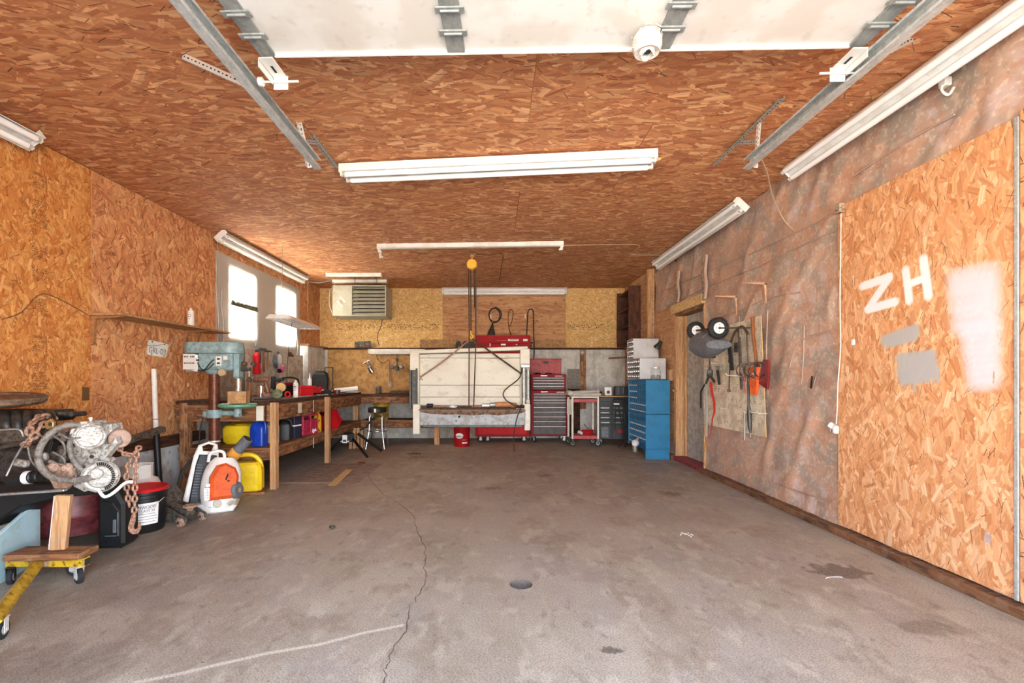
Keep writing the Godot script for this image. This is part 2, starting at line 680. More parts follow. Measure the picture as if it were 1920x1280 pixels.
# the sprayed sheet on the side wall: two letters, a grey patch and a white patch
func zh_board() -> Image:
	var im := strands(1024, 2048, [k8(212, 152, 104), k8(221, 167, 122), k8(199, 135, 86), k8(229, 183, 141), k8(189, 121, 74), k8(207, 144, 94)], 4600, 50, 130, 10, 30, PI / 2, 0.5, 47, hx("774422"), 420)
	im.convert(Image.FORMAT_RGBA8)
	rng.seed = 5
	# u: 0 at the deep edge, 1024 at the near edge; sizes from the photograph
	var B := func(px: float, py: float) -> Vector2:
		var d := 2.54 * F / (px - VX)
		var y := EYE + (VY - py) * d / F
		return Vector2((3.58 - d) / 1.22 * 1024.0, (2.42 - y) / 2.355 * 2048.0)
	var white := Color(0.90, 0.89, 0.88)
	for k in 2:
		spray(im, [B.call(1616, 537), B.call(1668, 519), B.call(1627, 580), B.call(1680, 565)], 32, white, 0.5)
		spray(im, [B.call(1698, 505), B.call(1705, 565)], 30, white, 0.5)
		spray(im, [B.call(1731, 484), B.call(1741, 556)], 32, white, 0.5)
		spray(im, [B.call(1701, 534), B.call(1736, 520)], 26, white, 0.5)
	var grey := Color(0.68, 0.67, 0.65)
	for k in 2:
		spray(im, [B.call(1656, 637), B.call(1716, 617), B.call(1714, 630), B.call(1660, 645)], 34, grey, 0.24, 0.6)
		spray(im, [B.call(1684, 672), B.call(1748, 665), B.call(1690, 684), B.call(1750, 682), B.call(1688, 698), B.call(1752, 696), B.call(1692, 712), B.call(1750, 706)], 36, grey, 0.2, 0.6)
		spray(im, [B.call(1693, 700), B.call(1694, 722)], 12, grey, 0.3)
		spray(im, [B.call(1714, 700), B.call(1715, 733)], 12, grey, 0.3)
		spray(im, [B.call(1758, 690), B.call(1759, 718)], 10, grey, 0.3)
	var milk := Color(0.84, 0.82, 0.84)
	for k in 2:
		for s in 8:
			var y := 515.0 + s * 14.0
			spray(im, [B.call(1783 + s * 1.5, y + rng.randf() * 6), B.call(1866, y - 12 + rng.randf() * 6)], 58, milk, 0.16, 0.3)
		for s in 9:
			var y := 618.0 + s * 13.0
			spray(im, [B.call(1806 + s * 2.0, y), B.call(1868, y - 6)], 52, milk, 0.16, 0.3)
	return im

func stamped_board() -> Image:
	var im := strands(1024, 1024, [hx("d0944f"), hx("dca662"), hx("c07c3c"), hx("e2b474"), hx("b56c32"), hx("cb8842"), hx("d79a58")], 3500, 42, 105, 7, 23, PI / 2, 0.75, 14, hx("5f3418"), 300)
	rng.seed = 77
	# rows of small worn print stamped down the sheet by its maker, too worn to read
	for blk in [[60, 170], [300, 400], [470, 640], [760, 850], [900, 990]]:
		var y: int = blk[0]
		while y < blk[1]:
			var x := 560 + rng.randi() % 12
			while x < 660:
				var w := 3 + rng.randi() % 9
				if rng.randf() < 0.75:
					im.fill_rect(Rect2i(x, y, w, 2 + rng.randi() % 3), hx("3a2414").lerp(hx("7a4c28"), rng.randf()))
				x += w + 2 + rng.randi() % 4
			y += 6 + rng.randi() % 5
	return im

# plastic film over pink insulation and studs
func film_board() -> Image:
	return blotch(1024, 512, k8(180, 148, 128), [[k8(192, 150, 124), 0.008, 0.42, 0.7, 0.85], [k8(160, 144, 130), 0.010, 0.48, 0.7, 0.9], [k8(204, 180, 160), 0.03, 0.55, 0.8, 0.6], [k8(176, 126, 102), 0.02, 0.6, 0.8, 0.5], [k8(146, 122, 106), 0.04, 0.66, 0.85, 0.5], [k8(196, 180, 184), 0.012, 0.6, 0.8, 0.45], [k8(224, 202, 184), 0.08, 0.62, 0.8, 0.5]], 111)

func floor_uv(x: float, d: float) -> Vector2:
	return Vector2((x + 3.6) / 6.4, (9.6 - d) / 10.0)

func floor_board() -> Image:
	var im := blotch(1024, 1024, k8(196, 187, 178), [[k8(184, 173, 163), 0.007, 0.4, 0.65, 0.8], [k8(210, 203, 194), 0.012, 0.5, 0.75, 0.7], [k8(170, 157, 146), 0.016, 0.55, 0.75, 0.6], [k8(190, 182, 182), 0.008, 0.55, 0.75, 0.5], [k8(224, 219, 210), 0.03, 0.62, 0.82, 0.6], [k8(152, 139, 128), 0.05, 0.68, 0.85, 0.45], [k8(206, 198, 189), 0.09, 0.5, 0.8, 0.5]], 121)
	im.resize(2048, 2048, Image.INTERPOLATE_CUBIC)
	im.convert(Image.FORMAT_RGBA8)
	rng.seed = 9
	var S := func(px: float, py: float) -> Vector2:
		var p := on_floor(px, py)
		return floor_uv(p.x, -p.z) * 2048.0
	# trodden-in dirt towards the back of the room
	for k in 16:
		stain(im, floor_uv(rng.randf_range(-2.2, 2.0), rng.randf_range(4.8, 8.6)) * 2048.0, rng.randf_range(110, 260), rng.randf_range(50, 130), hx("a39484"), 0.22, 300 + k, 0.9)
	for k in 8:
		stain(im, floor_uv(rng.randf_range(-3.2, -2.0), rng.randf_range(1.6, 4.4)) * 2048.0, rng.randf_range(100, 200), rng.randf_range(60, 120), hx("857a70"), 0.35, 340 + k, 0.9)
	# pale scrubbed band along the side wall
	for k in 9:
		stain(im, floor_uv(rng.randf_range(1.9, 2.5), 2.2 + k * 0.36) * 2048.0, rng.randf_range(40, 90), rng.randf_range(50, 90), hx("cdcac2"), 0.55, 360 + k, 0.6)
	# oil and damp patches
	stain(im, S.call(1572, 1070), 60, 25, hx("766c64"), 0.85, 401, 0.3)
	stain(im, S.call(1735, 1176), 50, 22, hx("7c7269"), 0.6, 402, 0.6)
	stain(im, S.call(778, 850), 46, 26, hx("3a2e28"), 0.9, 403, 0.4)
	stain(im, S.call(782, 857), 80, 40, hx("6a564a"), 0.6, 404, 0.8)
	stain(im, S.call(925, 915), 46, 22, hx("6e6158"), 0.6, 405, 0.7)
	stain(im, S.call(1022, 891), 34, 22, hx("66584e"), 0.6, 406, 0.7)
	stain(im, S.call(1258, 925), 50, 26, hx("6c6056"), 0.7, 407, 0.6)
	stain(im, S.call(785, 893), 22, 12, hx("64564c"), 0.6, 408, 0.7)
	stain(im, S.call(1144, 1219), 14, 6, hx("5f5a58"), 0.8, 409, 0.2)
	stain(im, S.call(1162, 1220), 6, 3, hx("5f5a58"), 0.7, 410, 0.2)
	stain(im, S.call(90, 1250), 120, 40, hx("8a8078"), 0.5, 411, 0.5)
	stain(im, S.call(1290, 1058), 60, 30, hx("bfb8b0"), 0.6, 412, 0.8)
	stain(im, S.call(760, 945), 40, 30, hx("c0bab2"), 0.6, 413, 0.8)
	# a hairline filled with pale lime
	var wl := []
	for q in [[250, 1280], [330, 1264], [420, 1243], [500, 1226], [600, 1209], [680, 1186], [756, 1172]]:
		wl.append(S.call(q[0], q[1]) + Vector2(rng.randf_range(-1, 1), rng.randf_range(-2, 2)))
	spray(im, wl, 3.0, hx("f2efe8"), 0.75, 0.5)
	# specks and scratches
	for k in 900:
		var p := Vector2(rng.randf() * 2048, rng.randf() * 2048)
		var c := hx("ded9d2") if rng.randf() < 0.72 else hx("6a5f57")
		im.fill_rect(Rect2i(int(p.x), int(p.y), 1 + rng.randi() % (6 if rng.randf() < 0.3 else 2), 1), c)
	return im

func make_materials() -> void:
	for q in [["osb_wall", "osb_wall"], ["osb_ceiling", "osb_ceiling"], ["osb_pale", "osb_pale"], ["osb_zh", "zh"], ["osb_stamped", "stamped"], ["film", "film"], ["floor", "floor"]]:
		var m := mat(q[0], Color.WHITE, 0.82)
		m.albedo_texture = T[q[1]]
	M.osb_wall.albedo_color = k8(252, 240, 238)
	M.osb_stamped.albedo_color = k8(255, 244, 238)
	M.film.roughness = 0.36
	M.film.metallic_specular = 0.35
	M.floor.roughness = 0.62
	M.floor.albedo_color = k8(224, 219, 207)
	M.floor.detail_enabled = true
	M.floor.detail_blend_mode = BaseMaterial3D.BLEND_MODE_MUL
	M.floor.detail_albedo = T.grain
	M.floor.detail_uv_layer = BaseMaterial3D.DETAIL_UV_2
	M.floor.uv2_triplanar = true
	M.floor.uv2_scale = Vector3.ONE * 2.3
	mat("crack", hx("857a70"), 0.95, 0.0, "grime", 3.0)
	mat("grey_sill", hx("b8aca2"), 0.85, 0.0, "old_h", 1.2)
	mat("ply", Color.WHITE, 0.8, 0.0, "ply", 0.8)
	mat("concrete", Color.WHITE, 0.9, 0.0, "concrete", 0.7)
	mat("concrete_pale", hx("e6e7e6"), 0.8, 0.0, "grime", 0.5)
	mat("wood_h", Color.WHITE, 0.75, 0.0, "wood_h", 1.6)
	mat("wood_v", Color.WHITE, 0.75, 0.0, "wood_v", 1.6)
	mat("old_h", k8(226, 216, 208), 0.8, 0.0, "old_h", 1.5)
	mat("old_v", Color.WHITE, 0.8, 0.0, "old_v", 1.5)
	mat("dark_h", hx("7a6a60"), 0.85, 0.0, "old_h", 1.3)
	mat("bookcase", hx("8a6656"), 0.7, 0.0, "old_v", 1.2)
	mat("pegboard_tan", hx("e2d5bd"), 0.8, 0.0, "grime", 0.8)
	mat("pegboard_brown", hx("c99a60"), 0.8, 0.0, "grime", 0.8)
	mat("pegboard_grey", hx("d8cebf"), 0.8, 0.0, "grime", 0.8)
	mat("peg_hole_shade", hx("4a3a2a"), 1.0)  # dark colour painting the shade inside the peg holes
	mat("white_enamel", hx("f2f1ec"), 0.4, 0.0, "soft", 1.5)
	mat("tube", hx("fffefb"), 0.25)
	mat("tube_cap", hx("d8d4c4"), 0.45, 0.4)
	mat("door_white", hx("dcd9d3"), 0.55, 0.0, "soft", 0.6)
	mat("door_steel", hx("b0b1ad"), 0.5, 0.25, "galv", 2.0)
	mat("galv", hx("dfe1df"), 0.42, 0.25, "galv", 2.5)
	mat("galv_dull", hx("cfcdc6"), 0.5, 0.2, "galv", 2.5)
	mat("zinc", hx("e2e0da"), 0.4, 0.25)
	mat("hole_shade_and_nail", hx("2b2723"), 0.9)  # dark colour painted for shade in holes and slots; plain colour on nails
	mat("chrome", hx("dfe0df"), 0.18, 1.0)
	mat("steel", hx("b4b4b0"), 0.4, 0.6, "grime", 2.0)
	mat("dark_steel", hx("5a5854"), 0.5, 0.6, "grime", 2.0)
	mat("black_steel", hx("161616"), 0.5, 0.1, "grime", 2.0)
	mat("black_plastic", hx("151618"), 0.5, 0.0, "grime", 2.0)
	mat("black_rubber", hx("2a2a2a"), 0.8, 0.0, "grime", 3.0)
	mat("grey_plastic", hx("6c7076"), 0.5, 0.0, "grime", 2.0)
	mat("rust", Color.WHITE, 0.8, 0.2, "rust", 4.0)
	mat("rust_pale", hx("f4e6dc"), 0.75, 0.25, "rust", 5.0)
	mat("iron", hx("77726c"), 0.6, 0.5, "dirty", 2.0)
	mat("cast_black", hx("4a4b4d"), 0.5, 0.4, "dirty", 2.5)
	mat("cast_alu", hx("c6c7c4"), 0.55, 0.15, "dirty", 3.5)
	mat("red", hx("a5141a"), 0.55, 0.0, "soft", 1.5, {"metallic_specular": 0.3})
	mat("red_bright", hx("c81c24"), 0.5, 0.0, "soft", 1.5, {"metallic_specular": 0.3})
	mat("red_dark", hx("8c1c22"), 0.55, 0.0, "soft", 1.5, {"metallic_specular": 0.3})
	mat("red_faded", hx("c2474a"), 0.5, 0.0, "grime", 1.2)
	mat("drawer_grey", hx("4e4b49"), 0.5, 0.1, "grime", 1.2)
	mat("yellow", hx("f4d21c"), 0.4, 0.0, "soft", 1.5)
	mat("yellow_paint", hx("e3bd33"), 0.5, 0.0, "dirty", 1.3)
	mat("hoist_yellow", hx("f2b52b"), 0.45)
	mat("orange", hx("e8622a"), 0.4, 0.0, "grime", 1.5)
	mat("blue", hx("2579a6"), 0.45, 0.0, "soft", 1.2)
	mat("blue_dark", hx("20648f"), 0.5, 0.0, "grime", 1.2)
	mat("jug_blue", hx("1c48c4"), 0.35, 0.0, "grime", 1.5)
	mat("white_plastic", hx("eceae4"), 0.45, 0.0, "soft", 1.5)
	mat("paper", hx("f0eee8"), 0.8)
	mat("print", hx("2b2c30"), 0.8)
	mat("cardboard", hx("b88f62"), 0.85, 0.0, "grime", 1.5)
	mat("green_paint", hx("63a184"), 0.45, 0.0, "grime", 2.0)
	mat("press_blue", hx("8ba6a9"), 0.45, 0.0, "grime", 2.0)
	mat("column", hx("93644e"), 0.45, 0.35, "rust", 2.0)
	mat("grey_cabinet", hx("cfcfd0"), 0.45, 0.0, "soft", 1.0)
	mat("heater", hx("b8b8a6"), 0.45, 0.0, "soft", 1.0)
	mat("hose", hx("8f8b86"), 0.6, 0.0, "dirty", 3.0)
	mat("cable", hx("2c2622"), 0.6)
	mat("cable_white", hx("d9cfc0"), 0.6)
	mat("cable_tan", hx("b39a7e"), 0.6)
	mat("drum_maroon", hx("7d3a42"), 0.4, 0.1, "dirty", 1.2)
	mat("pale_blue", hx("b3d3da"), 0.5, 0.0, "soft", 1.0)
	mat("pink", hx("c6246e"), 0.5)
	mat("crimson", hx("b5284a"), 0.5, 0.0, "grime", 1.5)
	mat("nest", hx("d8d0c6"), 0.95, 0.0, "grime", 6.0)
	mat("torn", hx("b7a48e"), 0.9, 0.0, "dirty", 2.0)
	mat("mat_brown", hx("a08f80"), 0.9, 0.0, "grime", 1.0)
	mat("lath", hx("d9bd82"), 0.8, 0.0, "soft", 1.0)
	mat("painted", k8(240, 238, 230), 0.6, 0.0, "painted", 0.5)
	mat("bed_steel", hx("a9acae"), 0.55, 0.1, "grime", 0.9)
	mat("bed_dirt", hx("8d7462"), 0.9, 0.0, "dirty", 1.5)
	mat("door_grey", hx("b4b0a8"), 0.6, 0.0, "grime", 1.1)
	mat("sill_red", hx("a8434a"), 0.7, 0.0, "dirty", 2.0)
	mat("gravel", hx("c9c4ba"), 0.95, 0.0, "grime", 0.3)
	mat("siding", hx("d5d2c8"), 0.8)
	mat("handle_wood", hx("b9874e"), 0.6, 0.0, "wood_v", 4.0)
	mat("aged_tool", hx("6a5442"), 0.7, 0.3, "dirty", 3.0)
	mat("strap_red", hx("e0392f"), 0.7)
	mat("brass", hx("a88552"), 0.5, 0.5)
	mat("navy", hx("20243c"), 0.6)
	mat("duct", hx("8b8983"), 0.5, 0.3, "galv", 2.0)
	mat("glass", Color(0.9, 0.95, 0.93, 0.08), 0.05, 0.0, "", 1.0, {"transparency": BaseMaterial3D.TRANSPARENCY_ALPHA})
	mat("jar_glass", Color(0.88, 0.93, 0.9, 0.16), 0.05, 0.0, "", 1.0, {"transparency": BaseMaterial3D.TRANSPARENCY_ALPHA})
	mat("plastic_sheet", Color(0.82, 0.80, 0.77), 0.5, 0.0, "", 1.0, {"backlight_enabled": true, "backlight": Color(0.9, 0.9, 0.88)})
	mat("clear_bag", Color(0.85, 0.85, 0.84, 0.35), 0.3, 0.0, "", 1.0, {"transparency": BaseMaterial3D.TRANSPARENCY_ALPHA})
	mat("red_bag", Color(0.55, 0.12, 0.14, 0.75), 0.3, 0.0, "", 1.0, {"transparency": BaseMaterial3D.TRANSPARENCY_ALPHA})


func _ready() -> void:
	var cam := Camera3D.new()
	cam.name = "camera"
	cam.projection = Camera3D.PROJECTION_FRUSTUM
	cam.near = 0.05
	cam.far = 200.0
	cam.size = 2.0 * 640.0 / F * cam.near
	cam.frustum_offset = Vector2((960.0 - VX) / F, (VY - 640.0) / F) * cam.near
	cam.position = Vector3(0, EYE, 0)
	add_child(cam)
	cam.current = true

	var sky := ProceduralSkyMaterial.new()
	sky.sky_top_color = Color(0.62, 0.72, 0.86)
	sky.sky_horizon_color = Color(1.0, 0.99, 0.97)
	sky.ground_bottom_color = Color(0.55, 0.54, 0.52)
	sky.ground_horizon_color = Color(0.75, 0.75, 0.75)
	sky.sky_energy_multiplier = 1.35
	var env := Environment.new()
	env.background_mode = Environment.BG_SKY
	env.sky = Sky.new()
	env.sky.sky_material = sky
	env.tonemap_mode = Environment.TONE_MAPPER_LINEAR
	env.tonemap_exposure = 11.6
	env.sdfgi_enabled = true
	env.ssao_enabled = true
	env.ssil_enabled = true
	var we := WorldEnvironment.new()
	we.name = "world"
	we.environment = env
	add_child(we)

	var sun := DirectionalLight3D.new()
	sun.name = "sun"
	sun.light_color = Color(1.0, 0.96, 0.9)
	sun.light_energy = 6.5
	sun.light_angular_distance = 0.6
	sun.shadow_enabled = true
	sun.look_at_from_position(Vector3(-8, 8, -8), Vector3(0, 0, 0))   # from behind the window side: it falls on the filmed windows and the yard, and no beam enters by the open door
	add_child(sun)

	make_textures()
	make_materials()
	room()
	openings()
	overhead_door()
	ceiling_things()
	build_things()


# ---------- the room
# one sheet of board; a at its upper left as seen, right and down edges, thickness towards the wall
func sheet(to: Node3D, called: String, a: Vector3, right: Vector3, down: Vector3, m: Material, uv0: Vector2, per: float, thick := 0.012, turned := false, full := false) -> MeshInstance3D:
	var g := geo()
	var n := down.cross(right).normalized()
	var W := right.length()
	var H := down.length()
	var e := 0.003
	var R := right.normalized()
	var D := down.normalized()
	var U := func(p: float, q: float) -> Vector2:
		if full:
			return Vector2(p / W, q / H)
		return uv0 + (Vector2(q, p) if turned else Vector2(p, q)) / per
	var A := a + R * e + D * e
	var B := a + right - R * e + D * e
	var C := a + right + down - R * e - D * e
	var E := a + down + R * e - D * e
	g.quad(E, C, B, A, U.call(e, H - e), U.call(W - e, H - e), U.call(W - e, e), U.call(e, e))
	var k := n * thick
	var b := e * 0.8
	var o := [a - n * b + R * 0.001 + D * 0.001, a + right - n * b - R * 0.001 + D * 0.001, a + right + down - n * b - R * 0.001 - D * 0.001, a + down - n * b + R * 0.001 - D * 0.001]
	var f := [A, B, C, E]
	for i in 4:
		var j := (i + 1) % 4
		var u: Vector2 = U.call(0.5 * W, 0.5 * H)
		g.quad(o[i], o[j], f[j], f[i], u, u, u, u)
		g.quad(o[i] - k, o[j] - k, o[j], o[i], u, u, u, u)
	return part(to, called, g, m)

func room() -> void:
	# --- floor: a slab split along its crack, with a drain
	var fl := struct("floor", floor_mesh(), M.floor, "grey worn concrete garage floor with a long crack and drain", "floor")
	var cg := geo()
	var ck := crack_line()
	for i in ck.size() - 1:
		var a: Vector3 = ck[i][0]
		var b: Vector3 = ck[i][1]
		var c: Vector3 = ck[i + 1][1]
		var d: Vector3 = ck[i + 1][0]
		var dn := V(0, -0.006, 0)
		cg.quad(a + dn, b + dn, c + dn, d + dn)
		cg.quad(a, a + dn, d + dn, d)
		cg.quad(b + dn, b, c, c + dn)
	part(fl, "crack", cg, M.crack)
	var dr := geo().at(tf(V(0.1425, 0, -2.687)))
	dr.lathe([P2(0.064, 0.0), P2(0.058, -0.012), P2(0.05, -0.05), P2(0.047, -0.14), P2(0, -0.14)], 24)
	mat("drain_shade", hx("6a6058"), 0.95, 0.0, "grime", 3.0)  # darker colour paints the shade down inside the drain hole
	part(fl, "drain", dr, M.drain_shade)
	var base := geo()
	base.box(V((LX + RX) / 2, -0.2, -(BD + NEAR) / 2), V(RX - LX + 0.6, 0.1, BD - NEAR + 0.6))
	part(fl, "slab", base, M.concrete)

	# --- ceiling of strand board
	var cb := geo()
	cb.box(V((LX + RX) / 2, TOP + 0.07, -(BD + NEAR) / 2), V(RX - LX + 0.5, 0.1, BD - NEAR + 0.5))
	var ce := struct("ceiling", cb, M.old_h, "strand board ceiling in reddish brown sheets", "ceiling")
	rng.seed = 301
	var d := -0.3
	var row := 0
	while d < BD:
		var d2 := minf(d + 1.22, BD)
		var x := LX - (1.22 if row % 2 == 0 else 0.35)
		while x < RX:
			var x1 := maxf(x, LX)
			var x2 := minf(x + 2.44, RX)
			if x2 - x1 > 0.05:
				sheet(ce, "panel", V(x1, TOP, -d), V(x2 - x1, 0, 0), V(0, 0, -(d2 - d)), M.osb_ceiling, P2(rng.randf(), rng.randf()), 1.75)
			x += 2.44
		d = d2
		row += 1

	# --- left wall: low concrete, strand board above, a filmed window bay
	var lc := geo()
	lc.box(V(LX - 0.10, 0.26, -2.7), V(0.24, 0.52, 5.7), 0.01)
	var lw := struct("wall_left", lc, M.concrete_pale, "left wall of orange strand board above pale concrete", "wall")
	part(lw, "concrete_step", geo().box(V(LX - 0.10, 0.455, -7.05), V(0.24, 0.91, 3.0), 0.01), M.concrete)
	part(lw, "concrete_step", geo().box(V(LX - 0.06, 0.87, -9.0), V(0.34, 1.74, 0.9), 0.01), M.concrete)
	part(lw, "sill_plate", geo().box(V(LX + 0.045, 0.505, -2.9), V(0.11, 0.10, 5.3), 0.004), M.dark_h)
	part(lw, "ledge", geo().box(V(LX + 0.04, 1.755, -8.95), V(0.24, 0.03, 0.96), 0.004), M.wood_h)
	part(lw, "outer_skin", geo().box(V(LX - 0.2, 1.6, -2.9), V(0.04, 3.2, 6.5)).box(V(LX - 0.2, 0.8, -7.4), V(0.04, 1.6, 3.0)).box(V(LX - 0.2, 2.8, -7.4), V(0.04, 0.38, 3.0)).box(V(LX - 0.2, 1.6, -9.1), V(0.04, 3.2, 1.4)).box(V(LX - 0.2, 2.1, -7.22), V(0.04, 1.2, 0.6)), M.siding)
	var cuts := [NEAR, 0.44, 1.66, 2.88, 4.10, 5.32, 5.95]
	for i in cuts.size() - 1:
		var w: float = cuts[i + 1] - cuts[i]
		var st: bool = i == 3
		var bottom := 0.545
		sheet(lw, "panel", V(LX, TOP, -cuts[i]), V(0, 0, -w), V(0, -(TOP - bottom), 0), M.osb_stamped if st else M.osb_wall, P2(-0.02, 0.1) if st else P2(rng.randf(), rng.randf()), 1.22 if st else 1.8)
	# bay with the windows: board above and beyond, grey sheeting round them
	sheet(lw, "panel", V(LX, TOP, -5.95), V(0, 0, -2.5), V(0, -0.22, 0), M.osb_wall, P2(0.3, 0.5), 1.8)
	sheet(lw, "panel", V(LX, TOP, -8.45), V(0, 0, -0.98), V(0, -1.16, 0), M.osb_wall, P2(0.1, 0.7), 1.8)
	mat("bay", hx("b3a898"), 0.85, 0.0, "grime", 0.8)
	var bay := geo()
	for q in [[5.95, 6.2, 0.91, 2.7], [6.91, 7.53, 0.91, 2.7], [8.26, 8.45, 0.91, 2.7], [6.2, 6.91, 0.91, 1.69], [7.53, 8.26, 0.91, 1.69], [6.2, 6.91, 2.6, 2.7], [7.53, 8.26, 2.6, 2.7]]:
		bay.box(V(LX - 0.01, (q[2] + q[3]) / 2, -(q[0] + q[1]) / 2), V(0.02, q[3] - q[2], q[1] - q[0]))
	part(lw, "window_bay", bay, M.bay)

	# --- back wall: board above, raw concrete below
	var bc := geo()
	bc.box(V((LX + RX) / 2, 0.86, -BD - 0.09), V(RX - LX + 0.4, 1.72, 0.24))
	var bw := struct("wall_back", bc, M.concrete, "back wall of pale strand board above grey concrete", "wall")
	part(bw, "outer_skin", geo().box(V((LX + RX) / 2, 1.5, -BD - 0.24), V(RX - LX + 0.6, 3.1, 0.06)), M.siding)
	var xs := [LX, -1.03, 1.36, RX]
	var marks := [P2(0.0, 0.1), P2(0, 0), P2(0.45, 0.1)]
	for i in 3:
		if i != 1:
			sheet(bw, "panel", V(xs[i], TOP, -BD), V(xs[i + 1] - xs[i], 0, 0), V(0, -1.2, 0), M.osb_pale, marks[i], 1.5)
	part(bw, "plywood", geo().box(V(0.165, 2.36, -BD + 0.0), V(2.385, 1.12, 0.03), 0.003), M.ply)
	var bt := Node3D.new()
	bt.name = "trim_1"
	add_child(bt)
	tag(bt, "timber ledge and board along the top of the back concrete", "trim", "", "structure")
	part(bt, "ledge", geo().box(V((LX + RX) / 2, 1.735, -BD + 0.05), V(RX - LX, 0.03, 0.16), 0.004), M.dark_h)
	part(bt, "ledge_board", geo().box(V(-0.05, 1.83, -BD + 0.045), V(2.84, 0.17, 0.025), 0.003), M.cardboard)
	# faint form-board marks of the pour stand a few millimetres proud
	for q in [[0.98, 1.24], [1.28, 1.62], [1.80, 2.05], [2.09, 2.42]]:
		part(bw, "pour_board_mark", geo().box(V((q[0] + q[1]) / 2, 0.86, -BD + 0.031), V(q[1] - q[0], 1.68, 0.008), 0.003), M.concrete)
	part(bt, "stud", geo().box(V(1.70, 1.14, -BD + 0.05), V(0.115, 1.15, 0.04), 0.004), M.old_v)
	# worn maker's print in a row along the sheets
	rng.seed = 66
	mat("stamp_ink", hx("6f4d28"), 0.9)
	var ink := geo()
	for r in 4:
		var y := 2.12 + r * 0.028
		for seg in [[-3.1, -1.1], [1.42, 2.2]]:
			var xx: float = seg[0]
			while xx < seg[1]:
				var w := rng.randf_range(0.008, 0.03)
				if rng.randf() < 0.62:
					ink.box(V(xx, y + rng.randf_range(-0.004, 0.004), -BD + 0.0008), V(w, rng.randf_range(0.006, 0.02), 0.001))
				xx += w + rng.randf_range(0.006, 0.03)
	part(bw, "print", ink, M.stamp_ink)

	# --- right wall: studs and pink insulation behind dusty plastic film
	var rc := geo()
	rc.box(V(RX + 0.24, 1.46, -3.0), V(0.06, 3.1, 6.7)).box(V(RX + 0.24, 1.46, -8.2), V(0.06, 3.1, 2.8)).box(V(RX + 0.24, 2.58, -6.5), V(0.06, 0.9, 1.1))
	var rw := struct("wall_right", rc, M.siding, "right wall under dusty plastic film over pink insulation", "wall")
	part(rw, "film", film_sheet(0.1, 5.9, 0.0, TOP, 5), M.film)
	part(rw, "film", film_sheet(5.9, 6.86, 2.06, TOP, 6), M.film)
	part(rw, "film", film_sheet(6.86, 7.75, 0.0, TOP, 7), M.film)
	# lapped seams and creases of the film
	for q in [[[1240, 547], [1330, 508], [1420, 470], [1500, 432], [1572, 397]], [[1250, 573], [1340, 533], [1420, 500], [1500, 462], [1575, 428]], [[1386, 592], [1387, 640], [1385, 700]], [[1440, 580], [1437, 660], [1440, 740]], [[1330, 600], [1380, 585], [1440, 560], [1500, 548]], [[1508, 610], [1506, 680], [1503, 720]], [[1450, 905], [1500, 922], [1562, 940]], [[1600, 330], [1690, 270], [1790, 215]], [[1480, 690], [1500, 640], [1560, 620]]]:
		var pts := []
		for p in q:
			pts.append(on_right(p[0], p[1], 0.014))
		part(rw, "film_crease", geo().tube(curve(pts, 6), 0.006, 5), M.film)
	part(rw, "plywood", geo().box(V(RX - 0.012, 1.22, -7.25), V(0.014, 1.95, 0.78), 0.003), M.ply)
	part(rw, "panel", geo().box(V(RX - 0.02, TOP / 2, -8.6), V(0.03, TOP, 1.7)), M.ply)
	part(rw, "stud", geo().box(V(RX - 0.06, TOP / 2, -7.8), V(0.1, TOP, 0.05), 0.004), M.wood_v)
	part(rw, "sill_plate", geo().box(V(RX - 0.03, 0.028, -3.0), V(0.08, 0.056, 5.75), 0.005), M.grey_sill)
	part(rw, "sill_plate", geo().box(V(RX - 0.03, 0.035, -8.1), V(0.08, 0.07, 2.5), 0.005), M.grey_sill)
	# the sprayed strand board sheet and its neighbour
	sheet(rw, "painted_panel", V(2.54, 2.42, -3.58), V(0, 0, 1.22), V(0, -2.355, 0), M.osb_zh, P2(0, 0), 1.0, 0.014, false, true).set_meta("label", "strand board sheet sprayed with ZH and pale patches")
	sheet(rw, "panel", V(2.53, 2.44, -2.33), V(0, 0, 1.22), V(0, -2.375, 0), M.osb_wall, P2(0.2, 0.4), 1.8, 0.014)
	part(rw, "edge_strip", geo().box(V(2.535, 1.24, -2.345), V(0.012, 2.35, 0.02), 0.002), M.galv_dull)

	# --- front wall behind the camera, with the door opening
	var fw := geo()
	fw.box(V((LX - 1.3) / 2 - 0.1, 1.5, 0.25), V(-1.3 - LX + 0.2, 3.1, 0.14)).box(V((RX + 1.85) / 2 + 0.1, 1.5, 0.25), V(RX - 1.85 + 0.2, 3.1, 0.14)).box(V(0.275, 2.72, 0.25), V(3.15, 0.66, 0.14))
	struct("wall_front", fw, M.siding, "front wall round the overhead door opening", "wall")
	var gr := geo()
	gr.box(V(0, -0.19, 0), V(120, 0.3, 120))
	struct("ground", geo().box(V(0, -0.2, 30.2), V(120, 0.35, 60)).box(V(-33.7, -0.2, -30), V(60, 0.35, 60.4)).box(V(33, -0.2, -30), V(60, 0.35, 60.4)), M.gravel, "pale gravel yard outside", "ground")

